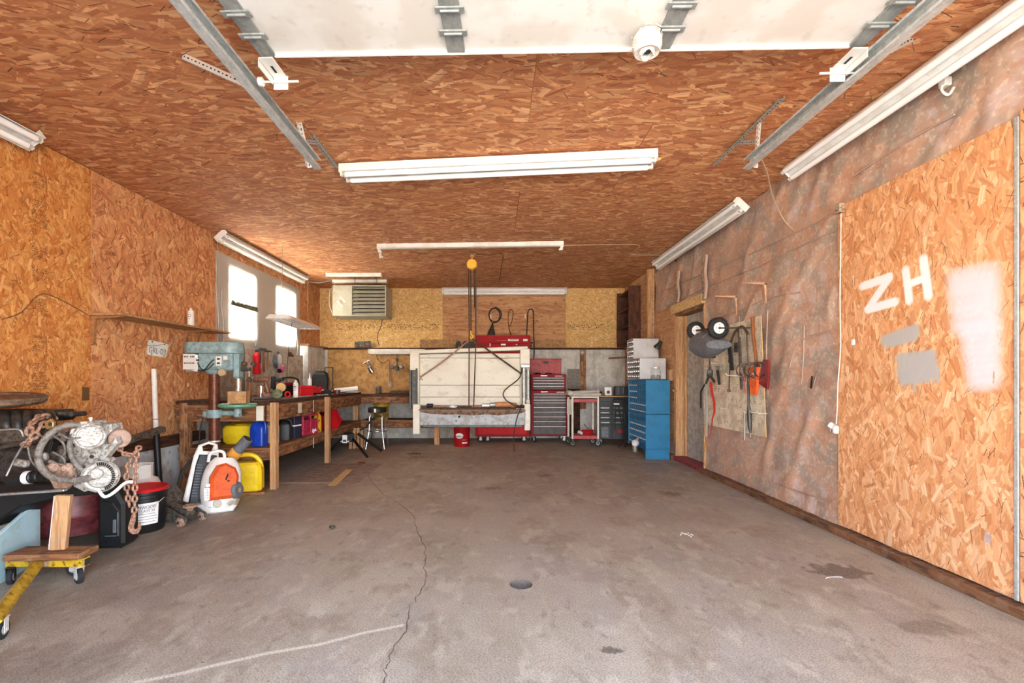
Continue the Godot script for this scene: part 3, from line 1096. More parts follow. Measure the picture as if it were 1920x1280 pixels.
func film_sheet(d0: float, d1: float, y0: float, y1: float, sd: int) -> Geo:
	var f := FastNoiseLite.new()
	f.seed = sd
	f.frequency = 1.3
	f.fractal_octaves = 3
	var c := FastNoiseLite.new()
	c.seed = sd + 40
	c.noise_type = FastNoiseLite.TYPE_SIMPLEX
	c.fractal_type = FastNoiseLite.FRACTAL_RIDGED
	c.frequency = 0.9
	c.fractal_octaves = 3
	var nu := int((d1 - d0) / 0.035) + 2
	var nv := int((y1 - y0) / 0.035) + 2
	var g := geo()
	var rings := []
	for j in nv + 1:
		var ring := PackedVector3Array()
		for i in nu + 1:
			var dd := lerpf(d0, d1, float(i) / nu)
			var y := lerpf(y1, y0, float(j) / nv)
			var x := RX + 0.012 * f.get_noise_2d(dd, y) - 0.03 * maxf(c.get_noise_2d(dd * 1.0 + y * 0.5, y * 0.7), 0.0)
			# the sheet drapes from stud to stud
			x += 0.012 * absf(sin(PI * dd / 0.61))
			ring.append(V(x, y, -dd))
		rings.append(ring)
	g.loft(rings, false, false).face_to(V(-1, 0, 0))
	for i in g.v.size():
		g.u[i] = Vector2(-g.v[i].z / 3.4, -g.v[i].y / 1.7)
	return g

func crack_line() -> Array:
	var out := []
	rng.seed = 12
	var pts := [[720, 1280], [723, 1262], [726, 1246], [737, 1219], [757, 1188], [763, 1165], [768, 1141], [779, 1119], [790, 1105], [797, 1093], [799, 1071], [797, 1050], [799, 1030], [790, 1008], [781, 988], [777, 969], [753, 947], [728, 931], [711, 918], [697, 902], [688, 887]]
	for k in pts.size():
		var p := on_floor(pts[k][0], pts[k][1])
		if k > 0:
			var q := on_floor(pts[k - 1][0], pts[k - 1][1])
			for s in [0.33, 0.66]:
				var m := q.lerp(p, s) + V(rng.randf_range(-0.014, 0.014), 0, rng.randf_range(-0.01, 0.01))
				var w := 0.0022 * rng.randf_range(0.6, 1.6)
				out.append([m - V(w, 0, 0), m + V(w, 0, 0)])
		var w2 := 0.0026 * rng.randf_range(0.6, 1.7)
		if k == pts.size() - 1:
			w2 = 0.0005
		out.append([p - V(w2, 0, 0), p + V(w2, 0, 0)])
	out.push_front([V(-0.43, 0, -1.0), V(-0.4295, 0, -1.0)])
	return out

func floor_mesh() -> Geo:
	var g := geo()
	var ck := crack_line()
	var face := func(poly: PackedVector2Array) -> void:
		var idx := Geometry2D.triangulate_polygon(poly)
		for i in range(0, idx.size(), 3):
			var a := poly[idx[i]]
			var b := poly[idx[i + 1]]
			var c := poly[idx[i + 2]]
			var A := V(a.x, 0, -a.y)
			var B := V(b.x, 0, -b.y)
			var C := V(c.x, 0, -c.y)
			if (B - A).cross(C - A).y < 0.0:
				var t := B
				B = C
				C = t
			var up := V(0, 1, 0)
			g.put(A, B, C, up, up, up, floor_uv(A.x, -A.z), floor_uv(B.x, -B.z), floor_uv(C.x, -C.z))
	var lo := NEAR - 0.3
	var L := PackedVector2Array([P2(LX - 0.1, BD + 0.1), P2(LX - 0.1, lo), P2(-0.43, lo)])
	var R := PackedVector2Array()
	for q in ck:
		L.append(P2(q[0].x, -q[0].z))
		R.append(P2(q[1].x, -q[1].z))
	L.append(P2(-1.56, BD + 0.1))
	R.append(P2(-1.56, BD + 0.1))
	R.append(P2(0.0, BD + 0.1))
	R.append(P2(0.0, lo))
	R.append(P2(-0.43, lo))
	face.call(L)
	face.call(R)
	var cx := 0.1425
	var cd := 2.687
	for q in [[0.0, 0.285, lo, cd - 0.1425], [0.0, 0.285, cd + 0.1425, BD + 0.1], [0.285, RX + 0.2, lo, BD + 0.1]]:
		face.call(PackedVector2Array([P2(q[0], q[2]), P2(q[1], q[2]), P2(q[1], q[3]), P2(q[0], q[3])]))
	var sq := [P2(0.1425, -0.1425), P2(0.1425, 0.1425), P2(-0.1425, 0.1425), P2(-0.1425, -0.1425)]
	for s in 4:
		var poly := PackedVector2Array()
		for i in 7:
			var a := -PI / 4 + PI / 2 * s + PI / 2 * i / 6.0
			poly.append(P2(cx + cos(a) * 0.064, cd + sin(a) * 0.064))
		poly.append(P2(cx, cd) + sq[(s + 1) % 4])
		poly.append(P2(cx, cd) + sq[s])
		face.call(poly)
	return g

func openings() -> void:
	# two filmed windows in the left wall
	var k := 0
	for q in [[6.2, 6.91], [7.53, 8.26]]:
		k += 1
		var w := Node3D.new()
		w.name = "window_%d" % k
		add_child(w)
		w.position = V(LX, 1.69, -(q[0] + q[1]) / 2)
		tag(w, "bright window beside the pegboard tools, farther of two" if k == 2 else "bright window above the drill press, nearer of two", "window", "", "structure")
		var hw: float = (q[1] - q[0]) / 2
		var fr := geo()
		for s in [-1.0, 1.0]:
			fr.box(V(-0.09, 0.455, s * (hw - 0.012)), V(0.16, 0.91, 0.024), 0.003)
		fr.box(V(-0.09, 0.9, 0), V(0.16, 0.024, hw * 2), 0.003).box(V(-0.09, 0.008, 0), V(0.17, 0.024, hw * 2), 0.003)
		part(w, "frame", fr, M.white_enamel)
		var r := part(w, "sash_rail", geo().box(V(-0.1, 0.445, 0), V(0.035, 0.04, hw * 2 - 0.05), 0.003), M.white_enamel)
		r.name = "sash_rail"
		part(w, "pane", geo().box(V(-0.115, 0.68, 0), V(0.004, 0.43, hw * 2 - 0.05)), M.glass)
		part(w, "pane", geo().box(V(-0.095, 0.22, 0), V(0.004, 0.41, hw * 2 - 0.05)), M.glass)
		# moss and dead insects gathered on the meeting rail
		var g := geo()
		rng.seed = 8 + k
		for i in 90:
			g.ball(V(0.032 + rng.randf_range(-0.008, 0.008), 0.455 + rng.randf_range(-0.006, 0.010), rng.randf_range(-hw + 0.04, hw - 0.04)), V(0.010, rng.randf_range(0.006, 0.022), 0.012), 5, 3)
		mat("moss", hx("5c5a44"), 1.0)
		mat("mossy_wood", hx("77745e"), 0.95, 0.0, "dirty", 4.0)
		part(w, "mossy_rail", geo().box(V(0.03, 0.43, 0), V(0.022, 0.042, hw * 2 - 0.03), 0.004), M.mossy_wood)
		var mo := part(w, "moss", g, M.moss)
		mo.set_meta("kind", "stuff")
	# plastic film stapled over both windows
	var f := FastNoiseLite.new()
	f.seed = 4
	f.frequency = 2.0
	var rings := []
	for j in 31:
		var ring := PackedVector3Array()
		for i in 61:
			var dd := lerpf(5.9, 8.45, i / 60.0)
			var y := lerpf(2.72, 1.56, j / 30.0)
			ring.append(V(LX + 0.009 + 0.006 * f.get_noise_2d(dd * 1.6, y * 0.8), y, -dd))
		rings.append(ring)
	var pf := thing("plastic_film", "hazy plastic film stapled over both windows", "plastic sheet", V(0, 0, 0))
	part(pf, "film", geo().loft(rings, false, false).face_to(V(1, 0, 0)), M.plastic_sheet)
	for q in [[406, 490, 430, 648], [416, 540, 418, 640], [556, 610, 552, 664], [477, 622, 484, 650]]:
		var a := on_left(q[0], q[1], 0.035)
		var b := on_left(q[2], q[3], 0.035)
		b.z = a.z - 0.02
		part(pf, "fold", geo().tube(curve([a, a.lerp(b, 0.35) + V(0.01, 0, 0.03), a.lerp(b, 0.7) + V(0.005, 0, -0.02), b], 5), 0.011, 6), M.clear_bag)

	# side door in the right wall
	var dr := Node3D.new()
	dr.name = "door_1"
	add_child(dr)
	dr.position = V(RX, 0, -6.37)
	tag(dr, "recessed grey scuffed side door with raw timber jamb", "door", "", "structure")
	part(dr, "leaf", geo().box(V(0.16, 1.02, 0), V(0.045, 2.03, 0.92), 0.004), M.door_grey)
	part(dr, "jamb", geo().box(V(0.07, 1.03, -0.465), V(0.17, 2.06, 0.035), 0.004), M.wood_v)
	part(dr, "jamb", geo().box(V(0.07, 1.03, 0.465), V(0.17, 2.06, 0.035), 0.004), M.wood_v)
	part(dr, "stop", geo().box(V(0.12, 1.03, -0.43), V(0.03, 2.03, 0.03), 0.003), M.wood_v)
	part(dr, "head", geo().box(V(0.07, 2.05, 0), V(0.17, 0.04, 0.96), 0.004), M.old_h)
	mat("lintel", hx("e0bd86"), 0.8, 0.0, "grime", 2.0)
	part(dr, "lintel_board", geo().box(V(-0.03, 2.13, -0.02), V(0.05, 0.13, 1.04), 0.006), M.lintel)
	part(dr, "sill", geo().box(V(0.06, 0.03, 0), V(0.2, 0.06, 0.96), 0.006), M.sill_red)
	part(dr, "latch", geo().cyl(V(0.0, 0.98, -0.44), V(-0.04, 0.98, -0.44), 0.012, 10).ball(V(-0.05, 0.98, -0.44), V(0.02, 0.02, 0.02), 10, 6), M.brass)
	part(dr, "casing", geo().box(V(-0.008, 1.03, -0.54), V(0.02, 1.55, 0.1), 0.004), M.cardboard)
	# ragged cut edge of the film beside the door
	rng.seed = 31
	var tg := geo()
	var rag := []
	for i in 22:
		rag.append(V(-0.005 + rng.randf_range(-0.006, 0.006), 0.1 + i * 0.05, 0.475 + rng.randf_range(-0.012, 0.012)))
	tg.tube(rag, 0.012, 6)
	mat("rag", hx("c08a4a"), 0.9, 0.0, "grime", 3.0)
	part(dr, "torn_edge", tg, M.rag)


# ---------- chains
func link_path(L: float, W: float) -> Array:
	var pts := []
	var s := (L - W) / 2
	for i in 6:
		var a := -PI / 2 + PI * i / 5.0
		pts.append(V(cos(a) * W / 2 + s, sin(a) * W / 2, 0))
	for i in 6:
		var a := PI / 2 + PI * i / 5.0
		pts.append(V(cos(a) * W / 2 - s, sin(a) * W / 2, 0))
	return pts

# places for links threaded along a path; every other one turned a quarter
func link_places(path: Array, pitch: float) -> Array:
	var out := []
	var left := pitch / 2
	var k := 0
	for i in path.size() - 1:
		var a: Vector3 = path[i]
		var b: Vector3 = path[i + 1]
		var L := a.distance_to(b)
		if L < 1e-6:
			continue
		var dir := (b - a) / L
		var up := Vector3(0, 0, 1) if absf(dir.z) < 0.9 else Vector3(0, 1, 0)
		var side := dir.cross(up).normalized()
		up = side.cross(dir)
		var p := left
		while p < L:
			var bs := Basis(dir, side, dir.cross(side))
			bs = bs * Basis(Vector3(1, 0, 0), (PI / 4) + (PI / 2 if k % 2 else 0.0))
			out.append(Transform3D(bs, a + dir * p))
			k += 1
			p += pitch
		left = p - L
	return out

func chain_geo(g: Geo, path: Array, L: float, W: float, r: float) -> Geo:
	for t in link_places(path, L - 2.0 * r):
		g.x = t
		g.tube(link_path(L - 2 * r, W - 2 * r), r, 5, false, true)
	g.x = Transform3D()
	return g

func chain_links(to: Node3D, path: Array, L: float, W: float, r: float, m: Material) -> void:
	var me := geo().tube(link_path(L - 2 * r, W - 2 * r), r, 7, false, true).mesh()
	for t in link_places(path, L - 2.4 * r):
		var o := part(to, "link", me, m)
		o.transform = t

# ---------- overhead door, raised under the ceiling
func slotted(g: Geo, a: Vector3, b: Vector3, w: float, up: Vector3) -> Geo:
	# an L-shaped perforated angle from a to b
	var x := (b - a).normalized()
	var z := x.cross(up).normalized()
	var y := z.cross(x)
	g.x = Transform3D(Basis(x, y, z), (a + b) / 2)
	var L := a.distance_to(b)
	g.box(V(0, 0, 0), V(L, 0.003, w)).box(V(0, w / 2, w / 2), V(L, w, 0.003))
	g.x = Transform3D()
	return g

func slot_shade_boxes(g: Geo, a: Vector3, b: Vector3, w: float, up: Vector3) -> Geo:  # proud dark boxes paint the shade of the slots; nothing is cut
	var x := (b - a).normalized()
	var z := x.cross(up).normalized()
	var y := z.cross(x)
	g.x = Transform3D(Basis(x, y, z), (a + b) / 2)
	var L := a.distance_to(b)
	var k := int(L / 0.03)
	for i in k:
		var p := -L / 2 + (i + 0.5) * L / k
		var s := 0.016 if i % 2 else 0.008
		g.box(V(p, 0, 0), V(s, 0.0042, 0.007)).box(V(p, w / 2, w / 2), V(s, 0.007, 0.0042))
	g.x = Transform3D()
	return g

func overhead_door() -> void:
	var x0 := -1.098
	var x1 := 1.641
	var Y := 2.71
	var door := thing("overhead_door", "white sectional overhead door rolled up under the ceiling", "garage door", V((x0 + x1) / 2, Y, -1.2), -1.4)
	var cx := (x0 + x1) / 2
	for s in 4:
		var far := 2.317 - s * 0.54
		var mid := far - 0.268
		var g := geo()
		g.box(V(0, 0.03, -mid + 1.2), V(x1 - x0, 0.05, 0.532), 0.006)
		var se := part(door, "section", g, M.door_white)
		var rim := geo()
		rim.box(V(0, 0.022, -far + 1.2 + 0.008), V(x1 - x0 + 0.004, 0.058, 0.018), 0.003)
		part(se, "edge_rail", rim, M.white_enamel)
		var k := 0
		for sx in [x0 - 0.03, -0.215, 0.758, x1 + 0.03]:
			var w := 0.085 if k == 1 or k == 2 else 0.075
			k += 1
			var st := part(se, "stile", geo().box(V(sx - cx, 0.0, -mid + 1.2), V(w, 0.012, 0.528), 0.002), M.door_steel)
			st.name = "stile"
			for dd in [2.166, 2.03]:
				if s == 0:
					part(se, "hinge", geo().box(V(sx - cx, -0.008, -dd + 1.2), V(0.125, 0.008, 0.04), 0.002).cyl(V(sx - cx - 0.04, -0.012, -dd + 1.2), V(sx - cx + 0.04, -0.012, -dd + 1.2), 0.007, 8), M.door_steel)
	for s in [-1.0, 1.0]:
		var ex: float = (x0 - 0.03 if s < 0 else x1 + 0.03) - cx
		var g := geo()
		g.box(V(ex, -0.03, -1.155), V(0.07, 0.006, 0.16), 0.002).box(V(ex, -0.055, -1.235), V(0.075, 0.07, 0.006), 0.002)
		g.box(V(ex + 0.04 * s, -0.045, -1.16), V(0.005, 0.04, 0.14))
		part(door, "top_bracket", g, M.zinc)
		part(door, "bracket_slot_shade", geo().box(V(ex, -0.034, -1.16), V(0.012, 0.004, 0.05), 0.001), M.hole_shade_and_nail)  # dark box painting the shade of a slot
		part(door, "roller", geo().cyl(V(ex - s * 0.1, -0.06, -1.215), V(ex + s * 0.1, -0.06, -1.215), 0.006, 8).cyl(V(ex + s * 0.08, -0.06, -1.215), V(ex + s * 0.105, -0.06, -1.215), 0.022, 14, 0.003), M.zinc)

	# wasp nest hanging under the door
	var ng := geo()
	var prof := []
	var rn := RandomNumberGenerator.new()
	rn.seed = 5
	for i in 19:
		var t := i / 18.0
		var r := 0.062 * sqrt(maxf(0.0, 1.0 - pow((t - 0.42) / 0.62, 2.0))) + (0.004 if i % 2 else 0.0)
		prof.append(P2(maxf(r, 0.001), 0.11 * t - 0.105))
	prof[0] = P2(0.022, -0.085)
	ng.lathe(prof, 22)
	var nest := thing("wasp_nest", "grey papery wasp nest hanging from the raised door", "nest", at(1213, 62, 2.17) + V(0, 0, 0))
	nest.position.y = 2.705
	part(nest, "shell", ng, M.nest)
	var fr := geo()
	for i in 26:
		var a := TAU * i / 26
		var r := 0.05
		fr.box(V(cos(a) * 0.03, -0.094 - 0.008 * sin(i * 7.0), sin(a) * 0.03), V(0.009, 0.03, 0.002), 0.0, Basis(V(0, 1, 0), -a + 1.2))
	for i in 40:
		var a := rn.randf() * TAU
		var y := rn.randf_range(-0.08, -0.01)
		fr.box(V(cos(a) * 0.064, y, sin(a) * 0.064), V(0.003, 0.005, 0.03), 0.0, Basis(V(0, 1, 0), -a))
	part(nest, "paper_flap", fr, M.nest).set_meta("kind", "stuff")
	part(nest, "entrance_shade", geo().ball(V(0, -0.088, 0), V(0.02, 0.012, 0.02), 12, 6), M.hole_shade_and_nail)  # solid dark ball, the shade of the opening put in its colour

	# tracks and their hangers
	for s in [-1.0, 1.0]:
		var X := -1.25 if s < 0 else 1.765
		var tr := thing("door_track", "galvanised door track on slotted hangers, near the left wall" if s < 0 else "galvanised door track on slotted hangers, near the right wall", "track", V(X, 2.65, -2.0), 0.0, "overhead door tracks")
		var o := V(X, 2.65, -2.0)
		var g := geo()
		# web on the outer side, two lips turned inwards with small returns
		var zc := -1.645 + 2.0
		g.box(V(0.022 * s, 0, zc), V(0.003, 0.07, 3.49), 0.001).box(V(0.0, -0.035, zc), V(0.046, 0.003, 3.49), 0.001).box(V(0.0, 0.035, zc), V(0.046, 0.003, 3.49), 0.001)
		g.box(V(-0.022 * s, -0.029, zc), V(0.003, 0.014, 3.49), 0.001).box(V(-0.022 * s, 0.029, zc), V(0.003, 0.014, 3.49), 0.001).box(V(0.012 * s, -0.018, zc), V(0.02, 0.003, 3.49), 0.001)
		part(tr, "rail", g, M.galv)
		part(tr, "stiffener", geo().box(V(0.02 * s, 0.035, -(3.3 - 0.1) / 2 + 2.0 - 0.05), V(0.004, 0.05, 3.1)).box(V(0.035 * s, 0.012, 0.35), V(0.035, 0.004, 3.1)), M.galv_dull)
		var wc := func(p: Vector3) -> Vector3:
			return p - o
		var a1: Vector3
		var b1: Vector3
		if s < 0:
			a1 = wc.call(V(-1.72, 2.905, -2.67))
			b1 = wc.call(V(-1.30, 2.66, -2.52))
		else:
			a1 = wc.call(V(2.19, 2.905, -2.51))
			b1 = wc.call(V(1.80, 2.665, -2.36))
		var h1 := part(tr, "brace", slotted(geo(), a1, b1, 0.03, V(0, 1, 0)), M.zinc)
		part(h1, "slot_shade_row", slot_shade_boxes(geo(), a1, b1, 0.03, V(0, 1, 0)), M.hole_shade_and_nail)
		var d0 := 3.49 if s < 0 else 3.03
		var d1 := 4.02 if s < 0 else 3.97
		var xa := -1.33 if s < 0 else 1.80
		var a2: Vector3 = wc.call(V(xa, 2.90, -d0))
		var b2: Vector3 = wc.call(V(xa, 2.90, -d1))
		var h2 := part(tr, "ceiling_angle", slotted(geo(), a2, b2, 0.03, V(0, 1, 0)), M.galv_dull)
		part(h2, "slot_shade_row", slot_shade_boxes(geo(), a2, b2, 0.03, V(0, 1, 0)), M.hole_shade_and_nail)
		var a3: Vector3 = wc.call(V(xa + 0.02 * s, 2.91, -3.33))
		var b3: Vector3 = wc.call(V(X + 0.03 * s, 2.60, -3.33))
		var h3 := part(tr, "drop_strap", slotted(geo(), a3, b3, 0.028, V(0, 0, 1)), M.zinc)
		part(h3, "slot_shade_row", slot_shade_boxes(geo(), a3, b3, 0.028, V(0, 0, 1)), M.hole_shade_and_nail)
		var a4: Vector3 = wc.call(V(xa + 0.01 * s, 2.77, -3.34))
		var b4: Vector3 = wc.call(V(xa, 2.90, -3.62))
		var h4 := part(tr, "brace", slotted(geo(), a4, b4, 0.026, V(0, 1, 0)), M.galv_dull)
		part(h4, "slot_shade_row", slot_shade_boxes(geo(), a4, b4, 0.026, V(0, 1, 0)), M.hole_shade_and_nail)

# ---------- fluorescent fixtures
# a, b: ends along the housing; roll: degrees the open side turns from straight down; style: "open" reflector, "strip" narrow, "bare" without tubes
func tube_light(label: String, a: Vector3, b: Vector3, roll: float, tubes: int, style: String, wide := 0.13) -> Node3D:
	var L := a.distance_to(b)
	var o := thing("fluorescent_light", label, "light fixture", (a + b) / 2, 0.0, "fluorescent light fixtures")
	var x := (b - a).normalized()
	var z := x.cross(V(0, 1, 0)).normalized()
	var y := z.cross(x)
	o.transform.basis = Basis(x, y, z) * Basis(V(1, 0, 0), deg_to_rad(roll))
	var hw := wide / 2
	var sect: Array
	if style == "open":
		sect = [P2(-0.04, 0.0), P2(0.04, 0.0), P2(0.045, -0.03), P2(hw, -0.075), P2(hw - 0.004, -0.077), P2(0.04, -0.034), P2(-0.04, -0.034), P2(-hw + 0.004, -0.077), P2(-hw, -0.075), P2(-0.045, -0.03)]
	else:
		sect = [P2(-hw, 0.0), P2(hw, 0.0), P2(hw, -0.04), P2(hw - 0.012, -0.055), P2(-hw + 0.012, -0.055), P2(-hw, -0.04)]
	var body := geo().at(Transform3D(Basis(V(0, 0, 1), V(0, 1, 0), V(-1, 0, 0)), V(0, 0, 0)))
	body.prism(sect, L)
	part(o, "housing", body, M.white_enamel)
	for s in [-1.0, 1.0]:
		part(o, "end_plate", geo().box(V(s * L / 2, -0.035, 0), V(0.006, 0.07, wide + 0.004 if style == "open" else wide), 0.002), M.white_enamel)
	var span := 0.0 if tubes == 1 else (0.078 if style == "open" else wide * 0.7)
	for i in tubes:
		var w := 0.0 if tubes == 1 else -span / 2 + span * i / (tubes - 1)
		var ty := -0.078 if style == "open" else -0.082
		part(o, "tube", geo().cyl(V(-L / 2 + 0.045, ty, w), V(L / 2 - 0.045, ty, w), 0.0215, 16, 0.003), M.tube)
		for s in [-1.0, 1.0]:
			part(o, "tube_cap", geo().cyl(V(s * (L / 2 - 0.05), ty, w), V(s * (L / 2 - 0.022), ty, w), 0.0165, 12), M.tube_cap)
			part(o, "socket", geo().box(V(s * (L / 2 - 0.014), ty + 0.012, w), V(0.016, 0.055, 0.03), 0.003), M.white_plastic)
	if style == "bare":
		for s in [-1.0, 1.0]:
			part(o, "socket", geo().box(V(s * (L / 2 - 0.02), -0.075, 0.0), V(0.035, 0.06, 0.03), 0.004).box(V(s * (L / 2 - 0.04), -0.095, 0.0), V(0.03, 0.022, 0.03), 0.004), M.white_plastic)
	return o

func ceiling_things() -> void:
	tube_light("white two-tube fixture between the door tracks, nearest on the ceiling", V(-1.27, 2.90, -4.02), V(1.245, 2.90, -3.76), 0, 2, "strip", 0.17)
	tube_light("bare white ceiling strip without tubes beside the chain hoist", V(-1.55, 2.915, -6.36), V(0.875, 2.915, -6.24), 0, 0, "bare", 0.09)
	solo("lamp_socket", geo().box(V(0, -0.035, 0), V(0.035, 0.07, 0.03), 0.004).box(V(0.02, -0.055, 0), V(0.035, 0.025, 0.03), 0.004), M.white_plastic, "loose white lamp socket on the ceiling behind the bare strip", "socket", V(-1.62, 2.92, -6.8))
	tube_light("two-tube fixture high in the corner above the large upright engine wall", V(-3.29, 2.86, -3.42), V(-3.29, 2.86, -0.98), 38, 2, "open", 0.15).set_meta("label", "two-tube fixture under the ceiling at the left frame edge")
	tube_light("two-tube fixture high above the two windows", V(-3.30, 2.885, -5.75), V(-3.30, 2.885, -8.28), -42, 2, "open", 0.16)
	tube_light("long two-tube fixture above the sprayed board", V(2.44, 2.87, -1.5), V(2.44, 2.87, -3.97), 42, 2, "strip", 0.112)
	tube_light("two-tube fixture above the side door", V(2.43, 2.88, -4.72), V(2.43, 2.88, -7.2), 42, 2, "open", 0.16)
	tube_light("two-tube fixture along the top of the back wall", V(-1.03, 2.87, -9.34), V(1.375, 2.87, -9.34), -55, 2, "strip", 0.112)
	tube_light("shorter white strip on the ceiling above the heater, front one", V(-2.83, 2.915, -8.08), V(-1.91, 2.915, -8.08), 0, 0, "strip", 0.08)
	tube_light("shorter white strip on the ceiling above the heater, rear one", V(-2.9, 2.915, -8.62), V(-1.94, 2.915, -8.62), 0, 0, "strip", 0.08)
	tube_light("white fixture hung over the back bench under the ledge", V(-2.42, 1.718, -9.24), V(-1.35, 1.718, -9.24), 0, 2, "open", 0.15)

	# hanging four-bay shop light by the window
	var sl := thing("hanging_shop_light", "white shop light hanging on cords before the farther window", "light fixture", V(-2.87, 1.93, -6.95))
	sl.rotation_degrees = V(0, 4.5, 0)
	var g := geo().at(Transform3D(Basis(V(1, 0, 0), V(0, 1, 0), V(0, 0, 1)), Vector3()))
	g.prism([P2(-0.17, 0.0), P2(-0.115, 0.055), P2(0.115, 0.055), P2(0.17, 0.0), P2(0.165, -0.002), P2(0.11, 0.046), P2(-0.11, 0.046), P2(-0.165, -0.002)], 1.36)
	part(sl, "hood", g, M.white_enamel)
	for s in [-1.0, 1.0]:
		part(sl, "end_plate", geo().at(tf(V(0, 0, s * 0.68))).prism([P2(-0.17, 0.0), P2(-0.115, 0.055), P2(0.115, 0.055), P2(0.17, 0.0)], 0.006), M.white_enamel)
	for i in 4:
		part(sl, "tube", geo().cyl(V(-0.105 + i * 0.07, 0.018, -0.65), V(-0.105 + i * 0.07, 0.018, 0.65), 0.0125, 10), M.tube)
	for s in [-1.0, 1.0]:
		var z: float = s * 0.55
		part(sl, "cord", geo().tube([V(-0.1, 0.056, z), V(0, 0.15, z), V(0.1, 0.056, z)], 0.003, 5).cyl(V(0, 0.15, z), V(0.0, 0.99, z), 0.0028, 5), M.cable_tan)
	rng.seed = 3
	var dg := geo()
	for i in 30:
		dg.ball(V(rng.randf_range(-0.09, 0.06), 0.06, rng.randf_range(0.45, 0.64)), V(0.012, rng.randf_range(0.006, 0.018), 0.014), 5, 3)
	part(sl, "dust_clump", dg, M.moss).set_meta("kind", "stuff")
	part(sl, "flex", geo().tube(curve([V(-0.02, 0.04, 0.1), V(-0.05, -0.2, 0.12), V(-0.09, -0.6, 0.1), V(-0.1, -1.0, 0.1)], 6), 0.004, 6), M.cable)

	# unit heater
	var h := thing("unit_heater", "grey-green louvred unit heater hung from the ceiling", "heater", V(-2.345, 2.23, -8.3))
	var W := 0.92
	var hg := geo()
	hg.box(V(-W / 2 + 0.17, 0.265, -0.25), V(0.34, 0.53, 0.5), 0.006)
	hg.box(V(0.17, 0.522, -0.25), V(0.58, 0.016, 0.5), 0.003).box(V(0.17, 0.008, -0.25), V(0.58, 0.016, 0.5), 0.003).box(V(W / 2 - 0.008, 0.265, -0.25), V(0.016, 0.53, 0.5), 0.003)
	part(h, "cabinet", hg, M.heater)
	part(h, "back_panel", geo().box(V(0.17, 0.265, -0.49), V(0.58, 0.52, 0.012)), M.heater)
	for i in 12:
		part(h, "coil_fin", geo().box(V(-0.08 + i * 0.045, 0.265, -0.34), V(0.006, 0.46, 0.2)), M.duct)
	for i in 4:
		part(h, "coil_tube", geo().cyl(V(-0.11, 0.09 + i * 0.115, -0.26), V(0.44, 0.09 + i * 0.115, -0.26), 0.014, 10), M.column)
	for i in 8:
		var y := 0.035 + i * 0.064
		part(h, "louver", geo().box(V(0.165, y, -0.015), V(0.55, 0.004, 0.08), 0.001, turn(0, 40 if i != 7 else 20)), M.heater)
	var lg := geo()
	for q in [[-0.30, 0.30, 0.085], [-0.255, 0.255, 0.05], [-0.36, 0.235, 0.06], [-0.32, 0.19, 0.08]]:
		lg.box(V(q[0], q[1], 0.0015), V(q[2], 0.022, 0.001), 0.0, turn(0, 0, -42))
	part(h, "sticker", lg, M.paper)
	part(h, "sticker", geo().box(V(-0.315, 0.255, 0.0015), V(0.022, 0.018, 0.001), 0.0, turn(0, 0, -42)).box(V(-0.30, 0.225, 0.0015), V(0.02, 0.016, 0.001), 0.0, turn(0, 0, -42)), M.red_faded)
	for q in [[-0.1, -0.1], [0.28, -0.1], [-0.1, -0.42], [0.28, -0.42]]:
		part(h, "hanger_rod", geo().cyl(V(q[0], 0.52, q[1]), V(q[0], 0.70, q[1]), 0.006, 8), M.dark_steel)
	part(h, "flex", geo().tube(curve([V(-0.44, 0.5, 0.0), V(-0.49, 0.42, 0.03), V(-0.5, 0.2, 0.03), V(-0.46, 0.05, 0.0)], 6), 0.008, 6), M.galv_dull)
	part(h, "flex", geo().tube(curve([V(-0.44, 0.53, -0.1), V(-0.52, 0.62, -0.1), V(-0.75, 0.60, -0.15), V(-1.0, 0.63, -0.2)], 6), 0.007, 6), M.galv_dull)

	# chain hoist
	var hp := V(-0.33, 2.755, -6.8)
	var ho := thing("chain_hoist", "yellow chain hoist hanging from the ceiling on a hook", "hoist", hp)
	part(ho, "housing", geo().cyl(V(0, 0, 0.05), V(0, 0, 0.065), 0.066, 28, 0.006).cyl(V(0, 0, -0.06), V(0, 0, 0.05), 0.072, 28, 0.008), M.hoist_yellow)
	part(ho, "hook", geo().tube(curve([V(0, 0.06, 0), V(0, 0.095, 0), V(0.018, 0.115, 0), V(0.0, 0.135, 0), V(-0.018, 0.12, 0), V(-0.02, 0.105, 0)], 5), 0.008, 8), M.hoist_yellow)
	part(ho, "ceiling_eye", geo().box(V(0, 0.158, 0), V(0.12, 0.012, 0.05), 0.003).tube([V(-0.03, 0.155, 0), V(-0.025, 0.12, 0), V(0.0, 0.11, 0), V(0.025, 0.12, 0), V(0.03, 0.155, 0)], 0.007, 6), M.rust)
	var cg := geo()
	chain_geo(cg, [V(-0.045, -0.05, 0.02), V(-0.04, -0.95, 0.0), V(-0.035, -2.0, 0.16)], 0.03, 0.022, 0.0045)
	chain_geo(cg, [V(0.055, -0.05, 0.02), V(0.05, -1.2, 0.0), V(0.03, -2.0, 0.16)], 0.03, 0.022, 0.0045)
	part(ho, "hand_chain", cg, M.aged_tool)
	var lc := geo()
	chain_geo(lc, [V(-0.02, -0.06, -0.02), V(-0.015, -0.95, -0.02)], 0.03, 0.022, 0.005)
	chain_geo(lc, [V(0.03, -0.06, -0.02), V(0.035, -0.6, -0.02)], 0.03, 0.022, 0.005)
	part(ho, "load_chain", lc, M.aged_tool)
	part(ho, "load_hook", geo().tube(curve([V(-0.015, -0.93, -0.02), V(-0.015, -0.975, -0.02), V(0.01, -1.0, -0.02), V(0.002, -1.035, -0.02), V(-0.022, -1.035, -0.02), V(-0.032, -1.01, -0.02)], 5), 0.011, 8), M.hoist_yellow)
